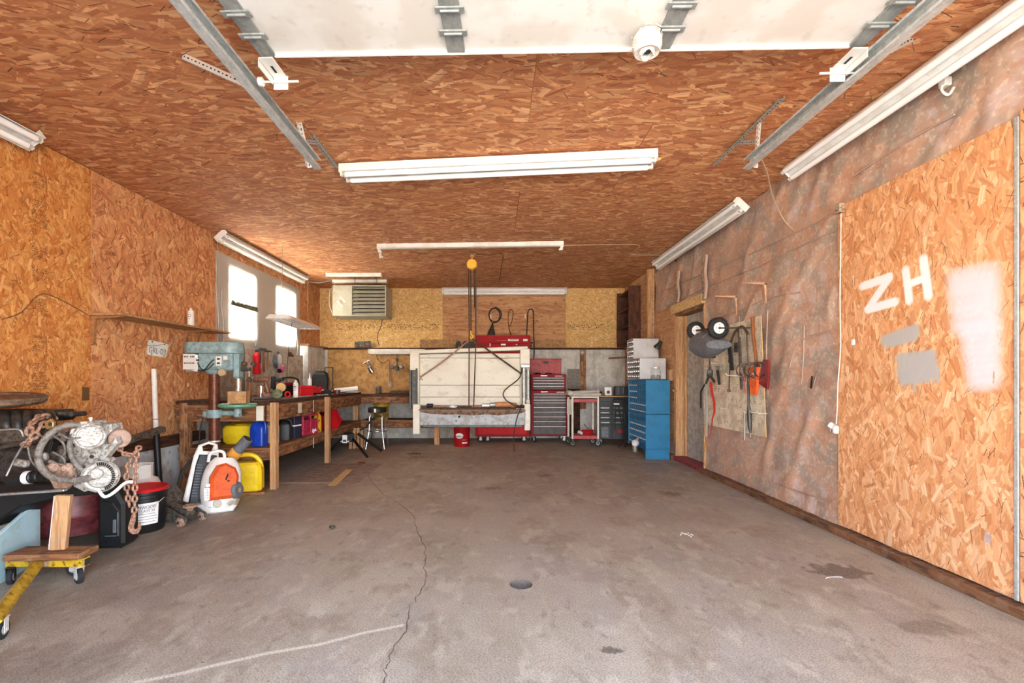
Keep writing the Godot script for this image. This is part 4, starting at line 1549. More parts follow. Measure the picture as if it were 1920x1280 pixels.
	# slings from the hook to the truck panel
	var hook := hp + V(-0.008, -1.03, -0.02)
	for s in [-1.0, 1.0]:
		var end := at(788, 707, 6.82) if s < 0 else at(977, 700, 6.82)
		var c := thing("sling_chain", "rusty chain sling sloping down to the panel's left bracket" if s < 0 else "rusty chain sling sloping down to the panel's right bracket", "chain", hook, 0.0, "chain slings")
		var e: Vector3 = end - hook
		part(c, "links", chain_geo(geo(), sag(V(s * 0.01, -0.01, 0), e, 0.02 if s < 0 else 0.0, 8), 0.042, 0.03, 0.0065), M.rust if s < 0 else M.aged_tool)

	# cords stapled across the ceiling
	solo("ceiling_cord", geo().tube(curve([at(1056, 460, 6.22), at(1120, 459, 6.26), at(1195, 459, 6.25), at(1190, 470, 6.5), at(1184, 477, 6.7), at(1240, 478, 6.75)], 8), 0.006, 6), M.cable_tan, "pale cord stapled across the ceiling from the bare strip", "cord")
	solo("ceiling_cord", geo().tube(curve([at(893, 476, 6.78), at(915, 478, 6.82), at(942, 476, 6.8), at(940, 500, 7.6), at(937, 525, 8.55)], 6), 0.007, 6), M.old_h, "thin wooden batten line on the ceiling behind the hoist", "batten")
	solo("drooping_cord", geo().tube(curve([at(1422, 290, 3.55), at(1437, 320, 3.7), at(1448, 365, 4.0), at(1470, 412, 4.15), at(1500, 440, 4.08), at(1522, 452, 3.93)], 8), 0.006, 6), M.cable_tan, "pale cord drooping from the right door track to the wall", "cord")
	solo("splinter", geo().prism([P2(0, 0), P2(0.02, 0.012), P2(0.085, 0.03), P2(0.07, 0.005), P2(0.03, -0.012)], 0.006), M.osb_pale, "pale splinter of board hanging from the ceiling", "splinter", V(1.26, 2.9, -3.86), 20)


func build_things() -> void:
	engine_corner()
	press_and_cans()
	left_bench()
	back_area()
	right_area()
	small_things()

func caster(to: Node3D, pos: Vector3, r: float, yaw: float, fork: Material) -> void:
	var c := part(to, "caster", geo().at(tf(V(0, 0, 0), yaw)).cyl(V(-0.012, 0, 0), V(0.012, 0, 0), r, 16, 0.003), M.black_rubber, pos)
	part(c, "fork", geo().at(tf(V(0, 0, 0), yaw)).box(V(-0.017, r * 0.45, 0), V(0.003, r * 1.5, r * 0.8), 0.001).box(V(0.017, r * 0.45, 0), V(0.003, r * 1.5, r * 0.8), 0.001).box(V(0, r * 1.22, 0), V(0.04, 0.004, r * 1.2), 0.001).cyl(V(-0.02, 0, 0), V(0.02, 0, 0), 0.005, 8), fork)
	part(c, "hub", geo().at(tf(V(0, 0, 0), yaw)).cyl(V(-0.0135, 0, 0), V(0.0135, 0, 0), r * 0.55, 14), M.galv_dull)

# ---------- engine on its stand and what stands round it
func engine_corner() -> void:
	var o := V(-2.85, 0.40, -2.9)
	var E := thing("engine", "greasy car engine with grey hoses and pale alternator", "engine", o)
	var A := func(px: float, py: float, d: float) -> Vector3:
		return at(px, py, d) - o
	# block, head and covers
	var blk := geo()
	blk.box(A.call(20, 870, 2.98), V(0.95, 0.24, 0.30), 0.02).box(A.call(40, 822, 3.0), V(0.85, 0.14, 0.26), 0.015)
	part(E, "block", blk, M.cast_black)
	part(E, "cylinder_head", geo().box(A.call(55, 815, 2.9), V(0.55, 0.09, 0.16), 0.015).box(A.call(100, 852, 2.86), V(0.22, 0.12, 0.12), 0.02), M.iron)
	part(E, "valve_cover", geo().box(A.call(15, 778, 3.04), V(0.72, 0.07, 0.2), 0.02).box(A.call(75, 776, 3.06), V(0.5, 0.03, 0.14), 0.01), M.cast_black)
	for i in 6:
		var px := -12.0 + i * 21.0
		part(E, "intake_runner", geo().tube(curve([A.call(px, 776, 2.93), A.call(px + 2, 785, 2.86), A.call(px + 4, 803, 2.84), A.call(px + 6, 815, 2.88)], 4), 0.026, 10), M.cast_black)
	part(E, "rail", geo().box(A.call(28, 833, 2.78), V(0.24, 0.022, 0.012), 0.003, turn(0, 0, 12)), M.dark_steel)
	part(E, "shaft", geo().cyl(A.call(50, 773, 3.0), A.call(128, 776, 3.0), 0.012, 10).cyl(A.call(128, 776, 3.0), A.call(134, 776, 3.0), 0.016, 10), M.iron)
	# oil pan hanging below
	var pan := geo().at(tf(V(0, 0, 0)))
	pan.prism([P2(A.call(-40, 905, 2.8).x, A.call(0, 905, 2.8).y), P2(A.call(150, 905, 2.8).x, A.call(0, 905, 2.8).y), P2(A.call(196, 912, 2.8).x, A.call(0, 912, 2.8).y), P2(A.call(186, 925, 2.8).x, A.call(0, 925, 2.8).y), P2(A.call(110, 932, 2.8).x, A.call(0, 932, 2.8).y), P2(A.call(50, 945, 2.8).x, A.call(0, 945, 2.8).y), P2(A.call(20, 965, 2.8).x, A.call(0, 965, 2.8).y), P2(A.call(0, 985, 2.8).x, A.call(0, 985, 2.8).y), P2(A.call(-40, 990, 2.8).x, A.call(0, 990, 2.8).y)], 0.26, 0.01)
	part(E, "oil_pan", pan, M.black_steel)
	part(E, "pan_rail", geo().box(A.call(40, 924, 2.70), V(0.5, 0.014, 0.03), 0.004, turn(0, 0, 4)), M.steel)
	# starter with a label
	var st := part(E, "starter", geo().cyl(A.call(16, 898, 2.68), A.call(64, 894, 2.68), 0.036, 16, 0.006).cyl(A.call(64, 894, 2.68), A.call(74, 893, 2.68), 0.028, 14, 0.004), M.black_plastic)
	part(st, "sticker", geo().cyl(A.call(49, 895.2, 2.68), A.call(60, 894.4, 2.68), 0.0365, 16), M.paper)
	part(E, "exhaust_shield", geo().at(Transform3D(turn(-8, 8, 0), A.call(112, 893, 2.74))).prism([P2(-0.11, 0.03), P2(-0.06, 0.07), P2(0.03, 0.065), P2(0.1, 0.05), P2(0.1, -0.02), P2(0.04, -0.075), P2(-0.03, -0.07), P2(-0.05, -0.02)], 0.04, 0.008), M.rust)
	part(E, "port_flange", geo().cyl(A.call(100, 876, 2.74), A.call(100, 876, 2.70), 0.026, 14, 0.004).cyl(A.call(126, 876, 2.74), A.call(126, 876, 2.70), 0.026, 14, 0.004), M.rust)
	part(E, "coil", geo().box(A.call(95, 835, 2.76), V(0.05, 0.075, 0.05), 0.006, turn(0, 0, -16)).cyl(A.call(90, 848, 2.73), A.call(97, 822, 2.73), 0.006, 8), M.black_plastic)
	part(E, "bracket", geo().box(A.call(78, 857, 2.75), V(0.07, 0.045, 0.03), 0.008, turn(0, 0, 12)), M.cast_alu)
	part(E, "bracket", geo().box(A.call(40, 868, 2.74), V(0.08, 0.04, 0.04), 0.01, turn(0, 0, -10)), M.cast_alu)
	part(E, "sensor", geo().cyl(A.call(93, 865, 2.72), A.call(104, 869, 2.72), 0.012, 10).cyl(A.call(104, 869, 2.72), A.call(120, 871, 2.72), 0.007, 8), M.steel)
	# front accessories in bare aluminium
	part(E, "compressor", geo().cyl(A.call(168, 816, 2.86), A.call(168, 818, 2.70), 0.076, 26, 0.008).cyl(A.call(168, 818, 2.70), A.call(168, 818, 2.685), 0.06, 24, 0.004).box(A.call(178, 796, 2.80), V(0.06, 0.05, 0.12), 0.01), M.cast_alu)
	for q in [[174, 805], [172, 826], [156, 812]]:
		part(E, "bolt", geo().cyl(A.call(q[0], q[1], 2.69), A.call(q[0], q[1], 2.675), 0.009, 8), M.steel)
	part(E, "mount_plate", geo().at(tf(A.call(170, 850, 2.78))).prism([P2(-0.11, 0.02), P2(-0.08, 0.05), P2(0.13, 0.06), P2(0.16, 0.10), P2(0.17, 0.06), P2(0.07, -0.06), P2(0.0, -0.08), P2(-0.07, -0.06)], 0.06, 0.01), M.cast_alu)
	part(E, "mount_plate", geo().at(tf(A.call(200, 820, 2.84))).prism([P2(-0.06, 0.09), P2(0.06, 0.085), P2(0.07, 0.03), P2(0.03, -0.06), P2(-0.06, -0.05)], 0.1, 0.01), M.cast_alu)
	part(E, "bolt_hole_shade", geo().cyl(A.call(172, 856, 2.744), A.call(172, 856, 2.742), 0.011, 12), M.hole_shade_and_nail)  # dark disc with the hole's shade as its colour
	mat("tan_pulley", hx("a88d7c"), 0.6, 0.2, "grime", 3.0)
	part(E, "pulley", geo().cyl(A.call(218, 820, 2.86), A.call(226, 822, 2.80), 0.055, 22, 0.006), M.tan_pulley)
	var alt := part(E, "alternator", geo().cyl(A.call(190, 891, 2.84), A.call(189, 893, 2.70), 0.088, 28, 0.012).cyl(A.call(189, 893, 2.70), A.call(188, 894, 2.68), 0.062, 24, 0.008).box(A.call(200, 865, 2.78), V(0.07, 0.05, 0.06), 0.01), M.cast_alu)
	var sl := geo()
	for i in 22:
		var a := -1.2 + i * 0.16
		sl.box(A.call(189, 893, 2.697) + V(cos(a), sin(a), 0) * 0.071, V(0.018, 0.0055, 0.004), 0.0, turn(0, 0, rad_to_deg(a)))
	part(alt, "vent_slot_shade", sl, M.hole_shade_and_nail)  # dark bars painting the shade between the vent fins
	part(alt, "hub", geo().cyl(A.call(183, 888, 2.69), A.call(181, 888, 2.655), 0.03, 18, 0.006), M.cast_alu)
	part(E, "lower_plate", geo().at(tf(A.call(160, 905, 2.77))).prism([P2(-0.08, 0.08), P2(0.02, 0.09), P2(0.06, -0.03), P2(0.0, -0.05), P2(-0.06, -0.02)], 0.03, 0.008), M.cast_alu)
	# hoses and pipes
	part(E, "hose", geo().tube(curve([A.call(152, 798, 2.72), A.call(125, 797, 2.68), A.call(95, 812, 2.64), A.call(75, 840, 2.62), A.call(73, 866, 2.62), A.call(88, 888, 2.62), A.call(115, 899, 2.62), A.call(150, 899, 2.64), A.call(180, 892, 2.67)], 7), 0.0175, 12), M.hose)
	part(E, "hose", geo().tube(curve([A.call(142, 803, 2.72), A.call(133, 825, 2.68), A.call(131, 842, 2.66), A.call(140, 866, 2.66), A.call(158, 886, 2.68)], 7), 0.014, 10), M.hose)
	mat("hose_clamp", hx("d9cdbd"), 0.6)
	part(E, "ferrule", geo().cyl(A.call(150, 797, 2.715), A.call(162, 796, 2.74), 0.021, 12, 0.003).cyl(A.call(141, 805, 2.715), A.call(137, 815, 2.70), 0.018, 12, 0.003).cyl(A.call(162, 796, 2.74), A.call(178, 797, 2.76), 0.012, 10), M.hose_clamp)
	part(E, "fill_cap", geo().cyl(A.call(170, 795, 2.76), A.call(170, 785, 2.76), 0.007, 8).cyl(A.call(170, 786, 2.76), A.call(170, 782, 2.76), 0.010, 10), M.hose_clamp)
	part(E, "pipe", geo().tube(curve([A.call(181, 908, 2.70), A.call(188, 923, 2.68), A.call(197, 931, 2.68), A.call(212, 924, 2.68), A.call(235, 905, 2.70), A.call(249, 903, 2.72)], 5), 0.009, 8), M.white_plastic)
	for q in [[[0, 806], [35, 805], [44, 818]], [[12, 892], [28, 860], [48, 828], [66, 808]], [[52, 836], [58, 862], [72, 878]], [[98, 815], [118, 830], [122, 848], [112, 856]], [[98, 847], [118, 858], [122, 870]], [[66, 810], [90, 822], [110, 815], [122, 818]], [[110, 811], [130, 822], [150, 820]]]:
		var pts := []
		for p in q:
			pts.append(A.call(p[0], p[1], 2.66 + 0.02 * sin(p[0])))
		part(E, "wire", geo().tube(curve(pts, 6), 0.0055, 6), M.steel if q[0][0] < 13 else M.hose)
	part(E, "support_arm", geo().box(A.call(-30, 880, 3.13), V(0.7, 0.06, 0.05), 0.005), M.black_steel)

	# stand
	var S := thing("engine_stand", "yellow engine stand base on casters", "stand", V(-2.5, 0, -2.72))
	part(S, "crossbar", geo().box(V(-0.02, 0.115, 0), V(0.44, 0.05, 0.05), 0.004), M.yellow_paint)
	part(S, "tube_end_shade", geo().box(V(0.201, 0.115, 0), V(0.004, 0.036, 0.036)), M.hole_shade_and_nail)  # dark square painting the shade inside the hollow tube
	part(S, "leg", geo().tube([V(-0.05, 0.115, 0.03), V(0.35, 0.10, 0.66)], 0.034, 4), M.yellow_paint)
	part(S, "pivot_bolt", geo().cyl(V(0.0, 0.115, 0.025), V(0.0, 0.115, 0.036), 0.015, 10), M.rust)
	part(S, "mast", geo().box(V(-0.55, 0.42, -0.36), V(0.08, 0.84, 0.08), 0.006).box(V(-0.4, 0.115, -0.2), V(0.05, 0.05, 0.42), 0.004, turn(34)), M.yellow_paint)
	caster(S, V(0.17, 0.042, 0.02), 0.042, 60, M.zinc)
	caster(S, V(0.05, 0.042, -0.09), 0.042, 100, M.zinc)
	caster(S, V(-0.2, 0.042, 0.03), 0.042, 30, M.black_steel)
	caster(S, V(0.33, 0.042, 0.6), 0.042, 20, M.zinc)
	solo("wood_block", geo().box(V(0, 0.0, 0), V(0.40, 0.035, 0.15), 0.004), M.old_h, "flat weathered board lying on the yellow stand", "board", V(-2.5, 0.162, -2.72), 3)
	var pk := thing("prop_plank", "pale upright plank propping the engine on the stand", "plank", V(-2.475, 0.181, -2.735), 14)
	part(pk, "board", geo().at(tf(V(0, 0, 0), 0, 0, -5)).box(V(0.0, 0.15, 0), V(0.075, 0.31, 0.036), 0.003), M.wood_v)
	part(pk, "painted_edge", geo().at(tf(V(0, 0, 0), 0, 0, -5)).box(V(-0.0395, 0.15, 0), V(0.004, 0.30, 0.034), 0.001), M.white_enamel)
	# disc and chain on top
	var dc := thing("brake_drum", "large dusty flat round disc lying on the engine", "disc", A.call(2, 752, 3.02) + o)
	dc.rotation_degrees = V(4, 0, -3)
	mat("disc_rust", hx("8c7460"), 0.7, 0.25, "dirty", 2.5)
	part(dc, "plate", geo().lathe([P2(0, -0.03), P2(0.12, -0.03), P2(0.2, -0.012), P2(0.215, 0.0), P2(0.215, 0.03), P2(0.205, 0.036), P2(0.17, 0.034), P2(0.16, 0.024), P2(0, 0.024)], 40), M.disc_rust)
	var teeth := geo()
	for i in 90:
		var a := TAU * i / 90
		teeth.box(V(cos(a) * 0.2165, 0.022, sin(a) * 0.2165), V(0.006, 0.014, 0.007), 0.0, Basis(V(0, 1, 0), -a))
	part(dc, "ring_teeth", teeth, M.disc_rust).set_meta("kind", "stuff")
	var ch := thing("lifting_chain", "rusty chain with a brass nut draped over the engine", "chain", A.call(70, 800, 2.7) + o)
	var co := ch.position
	var pth := []
	for p in [[44, 836, 2.66], [58, 824, 2.64], [68, 812, 2.64], [76, 800, 2.66], [88, 793, 2.7]]:
		pth.append(at(p[0], p[1], p[2]) - co)
	chain_links(ch, curve(pth, 4), 0.062, 0.044, 0.0085, M.rust_pale)
	pth = []
	for p in [[55, 815, 2.65], [57, 802, 2.66], [66, 786, 2.74], [84, 780, 2.82], [98, 783, 2.86], [108, 778, 2.88]]:
		pth.append(at(p[0], p[1], p[2]) - co)
	chain_links(ch, curve(pth, 4), 0.062, 0.044, 0.0085, M.rust_pale)
	pth = []
	for p in [[104, 808, 2.8], [120, 806, 2.82], [138, 803, 2.84]]:
		pth.append(at(p[0], p[1], p[2]) - co)
	chain_links(ch, pth, 0.05, 0.036, 0.007, M.rust_pale)
	part(ch, "brass_nut", geo().at(tf(at(94, 795, 2.68) - co, 0, 0, 12)).prism([P2(-0.026, -0.01), P2(-0.012, -0.028), P2(0.022, -0.02), P2(0.028, 0.006), P2(0.014, 0.028), P2(-0.02, 0.018)], 0.022, 0.004), M.brass, Vector3(), "brass nut")
	part(ch, "nut_hole_shade", geo().at(tf(at(94, 795, 2.668) - co)).cyl(V(0, 0, -0.001), V(0, 0, 0.0015), 0.011, 12), M.hole_shade_and_nail)  # dark disc painting the shade in the nut's bore
	# hanging chain with a grab hook
	var hc := thing("hook_chain", "rusty chain with a grab hook hanging off the engine front", "chain", at(252, 850, 2.85))
	co = hc.position
	for path in [[[222, 832, 2.84], [228, 846, 2.8], [238, 852, 2.78], [250, 850, 2.78], [258, 842, 2.8], [262, 838, 2.82]], [[256, 838, 2.82], [256, 852, 2.8], [254, 880, 2.8], [253, 920, 2.8], [252, 955, 2.8], [251, 972, 2.8]], [[246, 858, 2.82], [239, 880, 2.82], [237, 905, 2.82], [240, 930, 2.82], [243, 952, 2.82]]]:
		pth = []
		for p in path:
			pth.append(at(p[0], p[1], p[2]) - co)
		chain_links(hc, curve(pth, 4), 0.048, 0.034, 0.0066, M.rust_pale)
	part(hc, "grab_hook", geo().at(tf(at(252, 988, 2.8) - co, 0, 0, 0)).prism([P2(-0.012, 0.075), P2(0.008, 0.075), P2(0.004, 0.03), P2(-0.006, 0.008), P2(-0.004, -0.008), P2(0.01, -0.013), P2(0.022, 0.0), P2(0.026, 0.028), P2(0.034, 0.026), P2(0.036, -0.01), P2(0.022, -0.036), P2(-0.006, -0.04), P2(-0.03, -0.024), P2(-0.034, 0.004), P2(-0.024, 0.035)], 0.018, 0.004), M.rust_pale)

	# what stands under and behind the engine
	var dm := thing("steel_drum", "maroon dented steel drum on a wheeled dolly", "drum", V(-2.943, 0, -3.36))
	var pr := [P2(0, 0.1), P2(0.225, 0.1), P2(0.236, 0.104)]
	for q in [[0.20, 0.236], [0.225, 0.247], [0.25, 0.236], [0.40, 0.236], [0.47, 0.236]]:
		pr.append(P2(q[1], q[0]))
	pr.append(P2(0.24, 0.475)); pr.append(P2(0.22, 0.472)); pr.append(P2(0.215, 0.46)); pr.append(P2(0, 0.46))
	part(dm, "shell", geo().lathe(pr, 36), M.drum_maroon)
	var dg := geo()
	dg.box(V(0, 0.085, 0), V(0.5, 0.02, 0.05), 0.003, turn(20)).box(V(0, 0.085, 0), V(0.5, 0.02, 0.05), 0.003, turn(110))
	for a in [20, 110, 200, 290]:
		dg.box(turn(a) * V(0.256, 0.12, 0), V(0.008, 0.10, 0.05), 0.002, turn(a))
	part(dm, "dolly", dg, M.black_steel)
	for a in [20, 110, 200, 290]:
		caster(dm, turn(a) * V(0.255, 0.034, 0) , 0.034, a + 70, M.zinc)
	solo("blue_sheet", geo().prism([P2(-0.4, 0.0), P2(0.33, 0.0), P2(0.33, 0.40), P2(0.25, 0.37), P2(0.0, 0.28), P2(-0.4, 0.24)], 0.025, 0.006), M.pale_blue, "pale blue steel sheet standing under the engine", "steel sheet", V(-2.77, 0, -2.69), 104)
	var cs := thing("black_case", "black moulded plastic case between drum and bucket", "case", V(-2.60, 0, -3.33), 6)
	part(cs, "shell", geo().at(tf(V(0, 0, 0), 0, 0, 0)).prism([P2(-0.08, 0.0), P2(0.06, 0.0), P2(0.085, 0.03), P2(0.085, 0.3), P2(0.03, 0.40), P2(-0.05, 0.43), P2(-0.08, 0.40)], 0.17, 0.018), M.black_plastic)
	part(cs, "rib", geo().at(tf(V(0, 0, 0.087))).prism([P2(-0.06, 0.05), P2(0.05, 0.05), P2(0.062, 0.08), P2(0.062, 0.25), P2(0.02, 0.31), P2(-0.04, 0.33), P2(-0.06, 0.31)], 0.012, 0.005), M.black_plastic)
	part(cs, "latch", geo().box(V(0.035, 0.155, 0.097), V(0.022, 0.09, 0.01), 0.004), M.grey_plastic)
	part(cs, "recess_frame", geo().box(V(0.01, 0.09, 0.096), V(0.07, 0.006, 0.008), 0.002).box(V(0.055, 0.17, 0.096), V(0.006, 0.16, 0.008), 0.002), M.grey_plastic)

	# pail with a red lid
	var pl := thing("pail", "black plastic pail with a red lid and white label", "pail", V(-2.675, 0, -3.67))
	part(pl, "body", geo().lathe([P2(0, 0), P2(0.128, 0), P2(0.132, 0.006), P2(0.145, 0.24), P2(0.152, 0.242), P2(0.152, 0.252), P2(0.147, 0.255), P2(0.147, 0.268), P2(0.155, 0.27), P2(0.155, 0.28), P2(0.149, 0.283), P2(0.149, 0.305), P2(0, 0.305)], 36), M.black_plastic)
	part(pl, "lid", geo().lathe([P2(0.13, 0.306), P2(0.160, 0.304), P2(0.162, 0.322), P2(0.155, 0.328), P2(0.143, 0.326), P2(0.139, 0.318), P2(0, 0.318)], 36), M.red_bright, Vector3(), "red snap lid")
	var lab := geo()
	var rings := []
	for j in 2:
		var ring := PackedVector3Array()
		for i in 13:
			var a := deg_to_rad(-4 + i * 6.6)
			var r := 0.1455 if j == 0 else 0.1365
			ring.append(V(sin(a) * r, 0.225 if j == 0 else 0.065, cos(a) * r))
		rings.append(ring)
	lab.loft(rings, false, false).face_to(V(0, 0, 1), true)
	var lb := part(pl, "label_sheet", lab, M.paper, Vector3(), "white paper label with hand lettering")
	var tg := text_geo("ENNWOOD", 0.023, 0.1458)
	part(lb, "lettering", tg, M.print, V(0, 0.196, 0)).rotation_degrees.y = 37
	part(lb, "lettering", text_geo("13 77 A35 32", 0.018, 0.1445), M.print, V(0, 0.168, 0)).rotation_degrees.y = 37
	var ln := geo()
	for q in [[0.145, 10, 66], [0.125, 2, 70], [0.105, 2, 70], [0.085, 20, 66]]:
		var pts := []
		for i in 8:
			var a := deg_to_rad(lerpf(q[1], q[2], i / 7.0))
			pts.append(V(sin(a), 0, cos(a)) * (0.1318 + q[0] * 0.055 + 0.0018) + V(0, q[0], 0))
		ln.tube(pts, 0.0014, 4)
	part(lb, "ruled_line", ln, M.print)
	part(pl, "bail", geo().tube(curve([V(-0.155, 0.245, 0), V(-0.13, 0.19, 0.1), V(-0.04, 0.15, 0.155), V(0.06, 0.15, 0.152), V(0.13, 0.19, 0.1), V(0.155, 0.245, 0)], 5), 0.0025, 6), M.zinc)

	# gas cylinder behind the pail
	var tk := thing("propane_cylinder", "white gas cylinder with a collar behind the red-lidded pail", "gas cylinder", V(-3.0, 0, -4.07))
	part(tk, "tank", geo().lathe([P2(0.0, 0.02), P2(0.1, 0.02), P2(0.12, 0.05), P2(0.15, 0.09), P2(0.152, 0.25), P2(0.13, 0.30), P2(0.07, 0.33), P2(0, 0.335)], 32), M.white_enamel)
	part(tk, "foot_ring", geo().lathe([P2(0.104, 0.0), P2(0.11, 0.0), P2(0.11, 0.05), P2(0.104, 0.05)], 28), M.white_enamel)
	part(tk, "collar", geo().at(tf(V(0, 0, 0), 60)).lathe([P2(0.096, 0.30), P2(0.103, 0.30), P2(0.103, 0.41), P2(0.108, 0.425), P2(0.098, 0.425), P2(0.096, 0.41)], 26, TAU * 0.82), M.white_enamel)
	part(tk, "valve", geo().cyl(V(0, 0.33, 0), V(0, 0.38, 0), 0.018, 12, 0.003).cyl(V(-0.03, 0.37, 0), V(0.05, 0.37, 0), 0.012, 10), M.brass)

	# trolley jack
	var jk := thing("trolley_jack", "dirty steel trolley jack beside the red-lidded pail", "jack", V(-2.62, 0, -3.90), 70)
	for s in [-1.0, 1.0]:
		part(jk, "side_frame", geo().at(tf(V(s * 0.085, 0.0, 0))).at(Transform3D(Basis(V(0, 0, 1), V(0, 1, 0), V(-1, 0, 0)), V(s * 0.085, 0, 0))).prism([P2(-0.28, 0.03), P2(0.28, 0.03), P2(0.28, 0.07), P2(0.1, 0.13), P2(-0.1, 0.15), P2(-0.28, 0.10)], 0.012, 0.002), M.iron)
		part(jk, "wheel", geo().cyl(V(s * 0.11, 0.035, 0.23), V(s * 0.075, 0.035, 0.23), 0.035, 16, 0.004), M.rust)
		part(jk, "wheel", geo().cyl(V(s * 0.11, 0.03, -0.24), V(s * 0.09, 0.03, -0.24), 0.03, 14, 0.004), M.rust)
	part(jk, "axle", geo().cyl(V(-0.12, 0.035, 0.23), V(0.12, 0.035, 0.23), 0.011, 10), M.dark_steel)
	part(jk, "axle", geo().cyl(V(-0.1, 0.03, -0.24), V(0.1, 0.03, -0.24), 0.009, 10), M.dark_steel)
	part(jk, "lift_arm", geo().box(V(0, 0.115, 0.05), V(0.07, 0.05, 0.36), 0.006, turn(0, 12)), M.iron)
	part(jk, "saddle", geo().lathe([P2(0, 0.0), P2(0.02, 0), P2(0.03, 0.02), P2(0.05, 0.03), P2(0.05, 0.045), P2(0.04, 0.04), P2(0, 0.035)], 18), M.rust, V(0, 0.10, 0.21))
	part(jk, "cylinder_body", geo().cyl(V(0, 0.09, -0.2), V(0, 0.10, -0.02), 0.045, 16, 0.008), M.dark_steel)
	part(jk, "handle_socket", geo().cyl(V(0, 0.1, -0.22), V(0, 0.22, -0.28), 0.022, 12), M.iron)
	part(jk, "cover_plate", geo().at(tf(V(0.02, 0.2, -0.05), 10, -24, 14)).prism([P2(-0.1, 0.0), P2(-0.06, -0.08), P2(0.06, -0.1), P2(0.12, -0.04), P2(0.11, 0.04), P2(-0.06, 0.05)], 0.012, 0.004), M.iron)
	# pipe leaning on the wall
	var pp := thing("leaning_pipe", "pipe leaning on the wall, white above and black below", "pipe", V(-3.21, 0, -4.62))
	part(pp, "upper_length", geo().cyl(V(-0.075, 0.66, -0.05), V(-0.145, 1.24, -0.12), 0.023, 16, 0.002), M.white_plastic)
	part(pp, "lower_length", geo().cyl(V(0.0, 0.0, 0.0), V(-0.075, 0.66, -0.05), 0.0285, 16, 0.002), M.black_plastic)
	part(pp, "joint_line", geo().cyl(V(-0.086, 0.75, -0.06), V(-0.0866, 0.756, -0.0605), 0.0236, 16), M.hole_shade_and_nail)
	solo("wall_strut", geo().box(V(0, 0, 0), V(0.07, 0.05, 0.62), 0.004, turn(0, 10)), M.iron, "grey steel bar slanting along the wall behind the engine", "bar", at(262, 822, 4.2) + V(-0.05, 0, 0), -8)

# ---------- drill press, blower and fuel cans
func jerrycan(label: String, pos: Vector3, yaw: float, k: float, m: Material) -> Node3D:
	var c := thing("fuel_can", label, "fuel can", pos, yaw, "yellow fuel cans")
	var rings := []
	for q in [[0.0, 0.92], [0.012, 1.0], [0.2, 1.0], [0.26, 0.94], [0.285, 0.8]]:
		var ring := PackedVector3Array()
		var hw: float = 0.155 * q[1]
		var hd: float = 0.09 * q[1]
		var ch := 0.03
		for p in [[-1, -1, 0], [-1, -1, 1], [1, -1, 1], [1, -1, 0], [1, 1, 0], [1, 1, 1], [-1, 1, 1], [-1, 1, 0]]:
			var x: float = p[0] * (hw - (ch if p[2] == 1 else 0.0))
			var z: float = p[1] * (hd - (ch if p[2] == 0 else 0.0))
			ring.append(V(x, q[0], z) * k)
		rings.append(ring)
	var hull := geo()
	for i in rings.size() - 1:
		for j in 8:
			hull.quad(rings[i][(j + 1) % 8], rings[i][j], rings[i + 1][j], rings[i + 1][(j + 1) % 8])
	for j in range(1, 7):
		hull.tri(rings[4][0], rings[4][j + 1], rings[4][j])
		hull.tri(rings[0][0], rings[0][j], rings[0][j + 1])
	part(c, "tank", hull, m)
	part(c, "handle", geo().tube(curve([V(-0.13, 0.27, 0) * k, V(-0.1, 0.33, 0) * k, V(-0.02, 0.355, 0) * k, V(0.07, 0.345, 0) * k, V(0.125, 0.29, 0) * k, V(0.14, 0.23, 0) * k], 5), 0.022 * k, 10), m)
	part(c, "cap", geo().cyl(V(-0.09, 0.28, 0.03) * k, V(-0.1, 0.31, 0.03) * k, 0.025 * k, 16, 0.003), m)
	part(c, "panel_relief", geo().box(V(0.02, 0.13, 0.0905) * k, V(0.15, 0.12, 0.006) * k, 0.003), m)
	return c

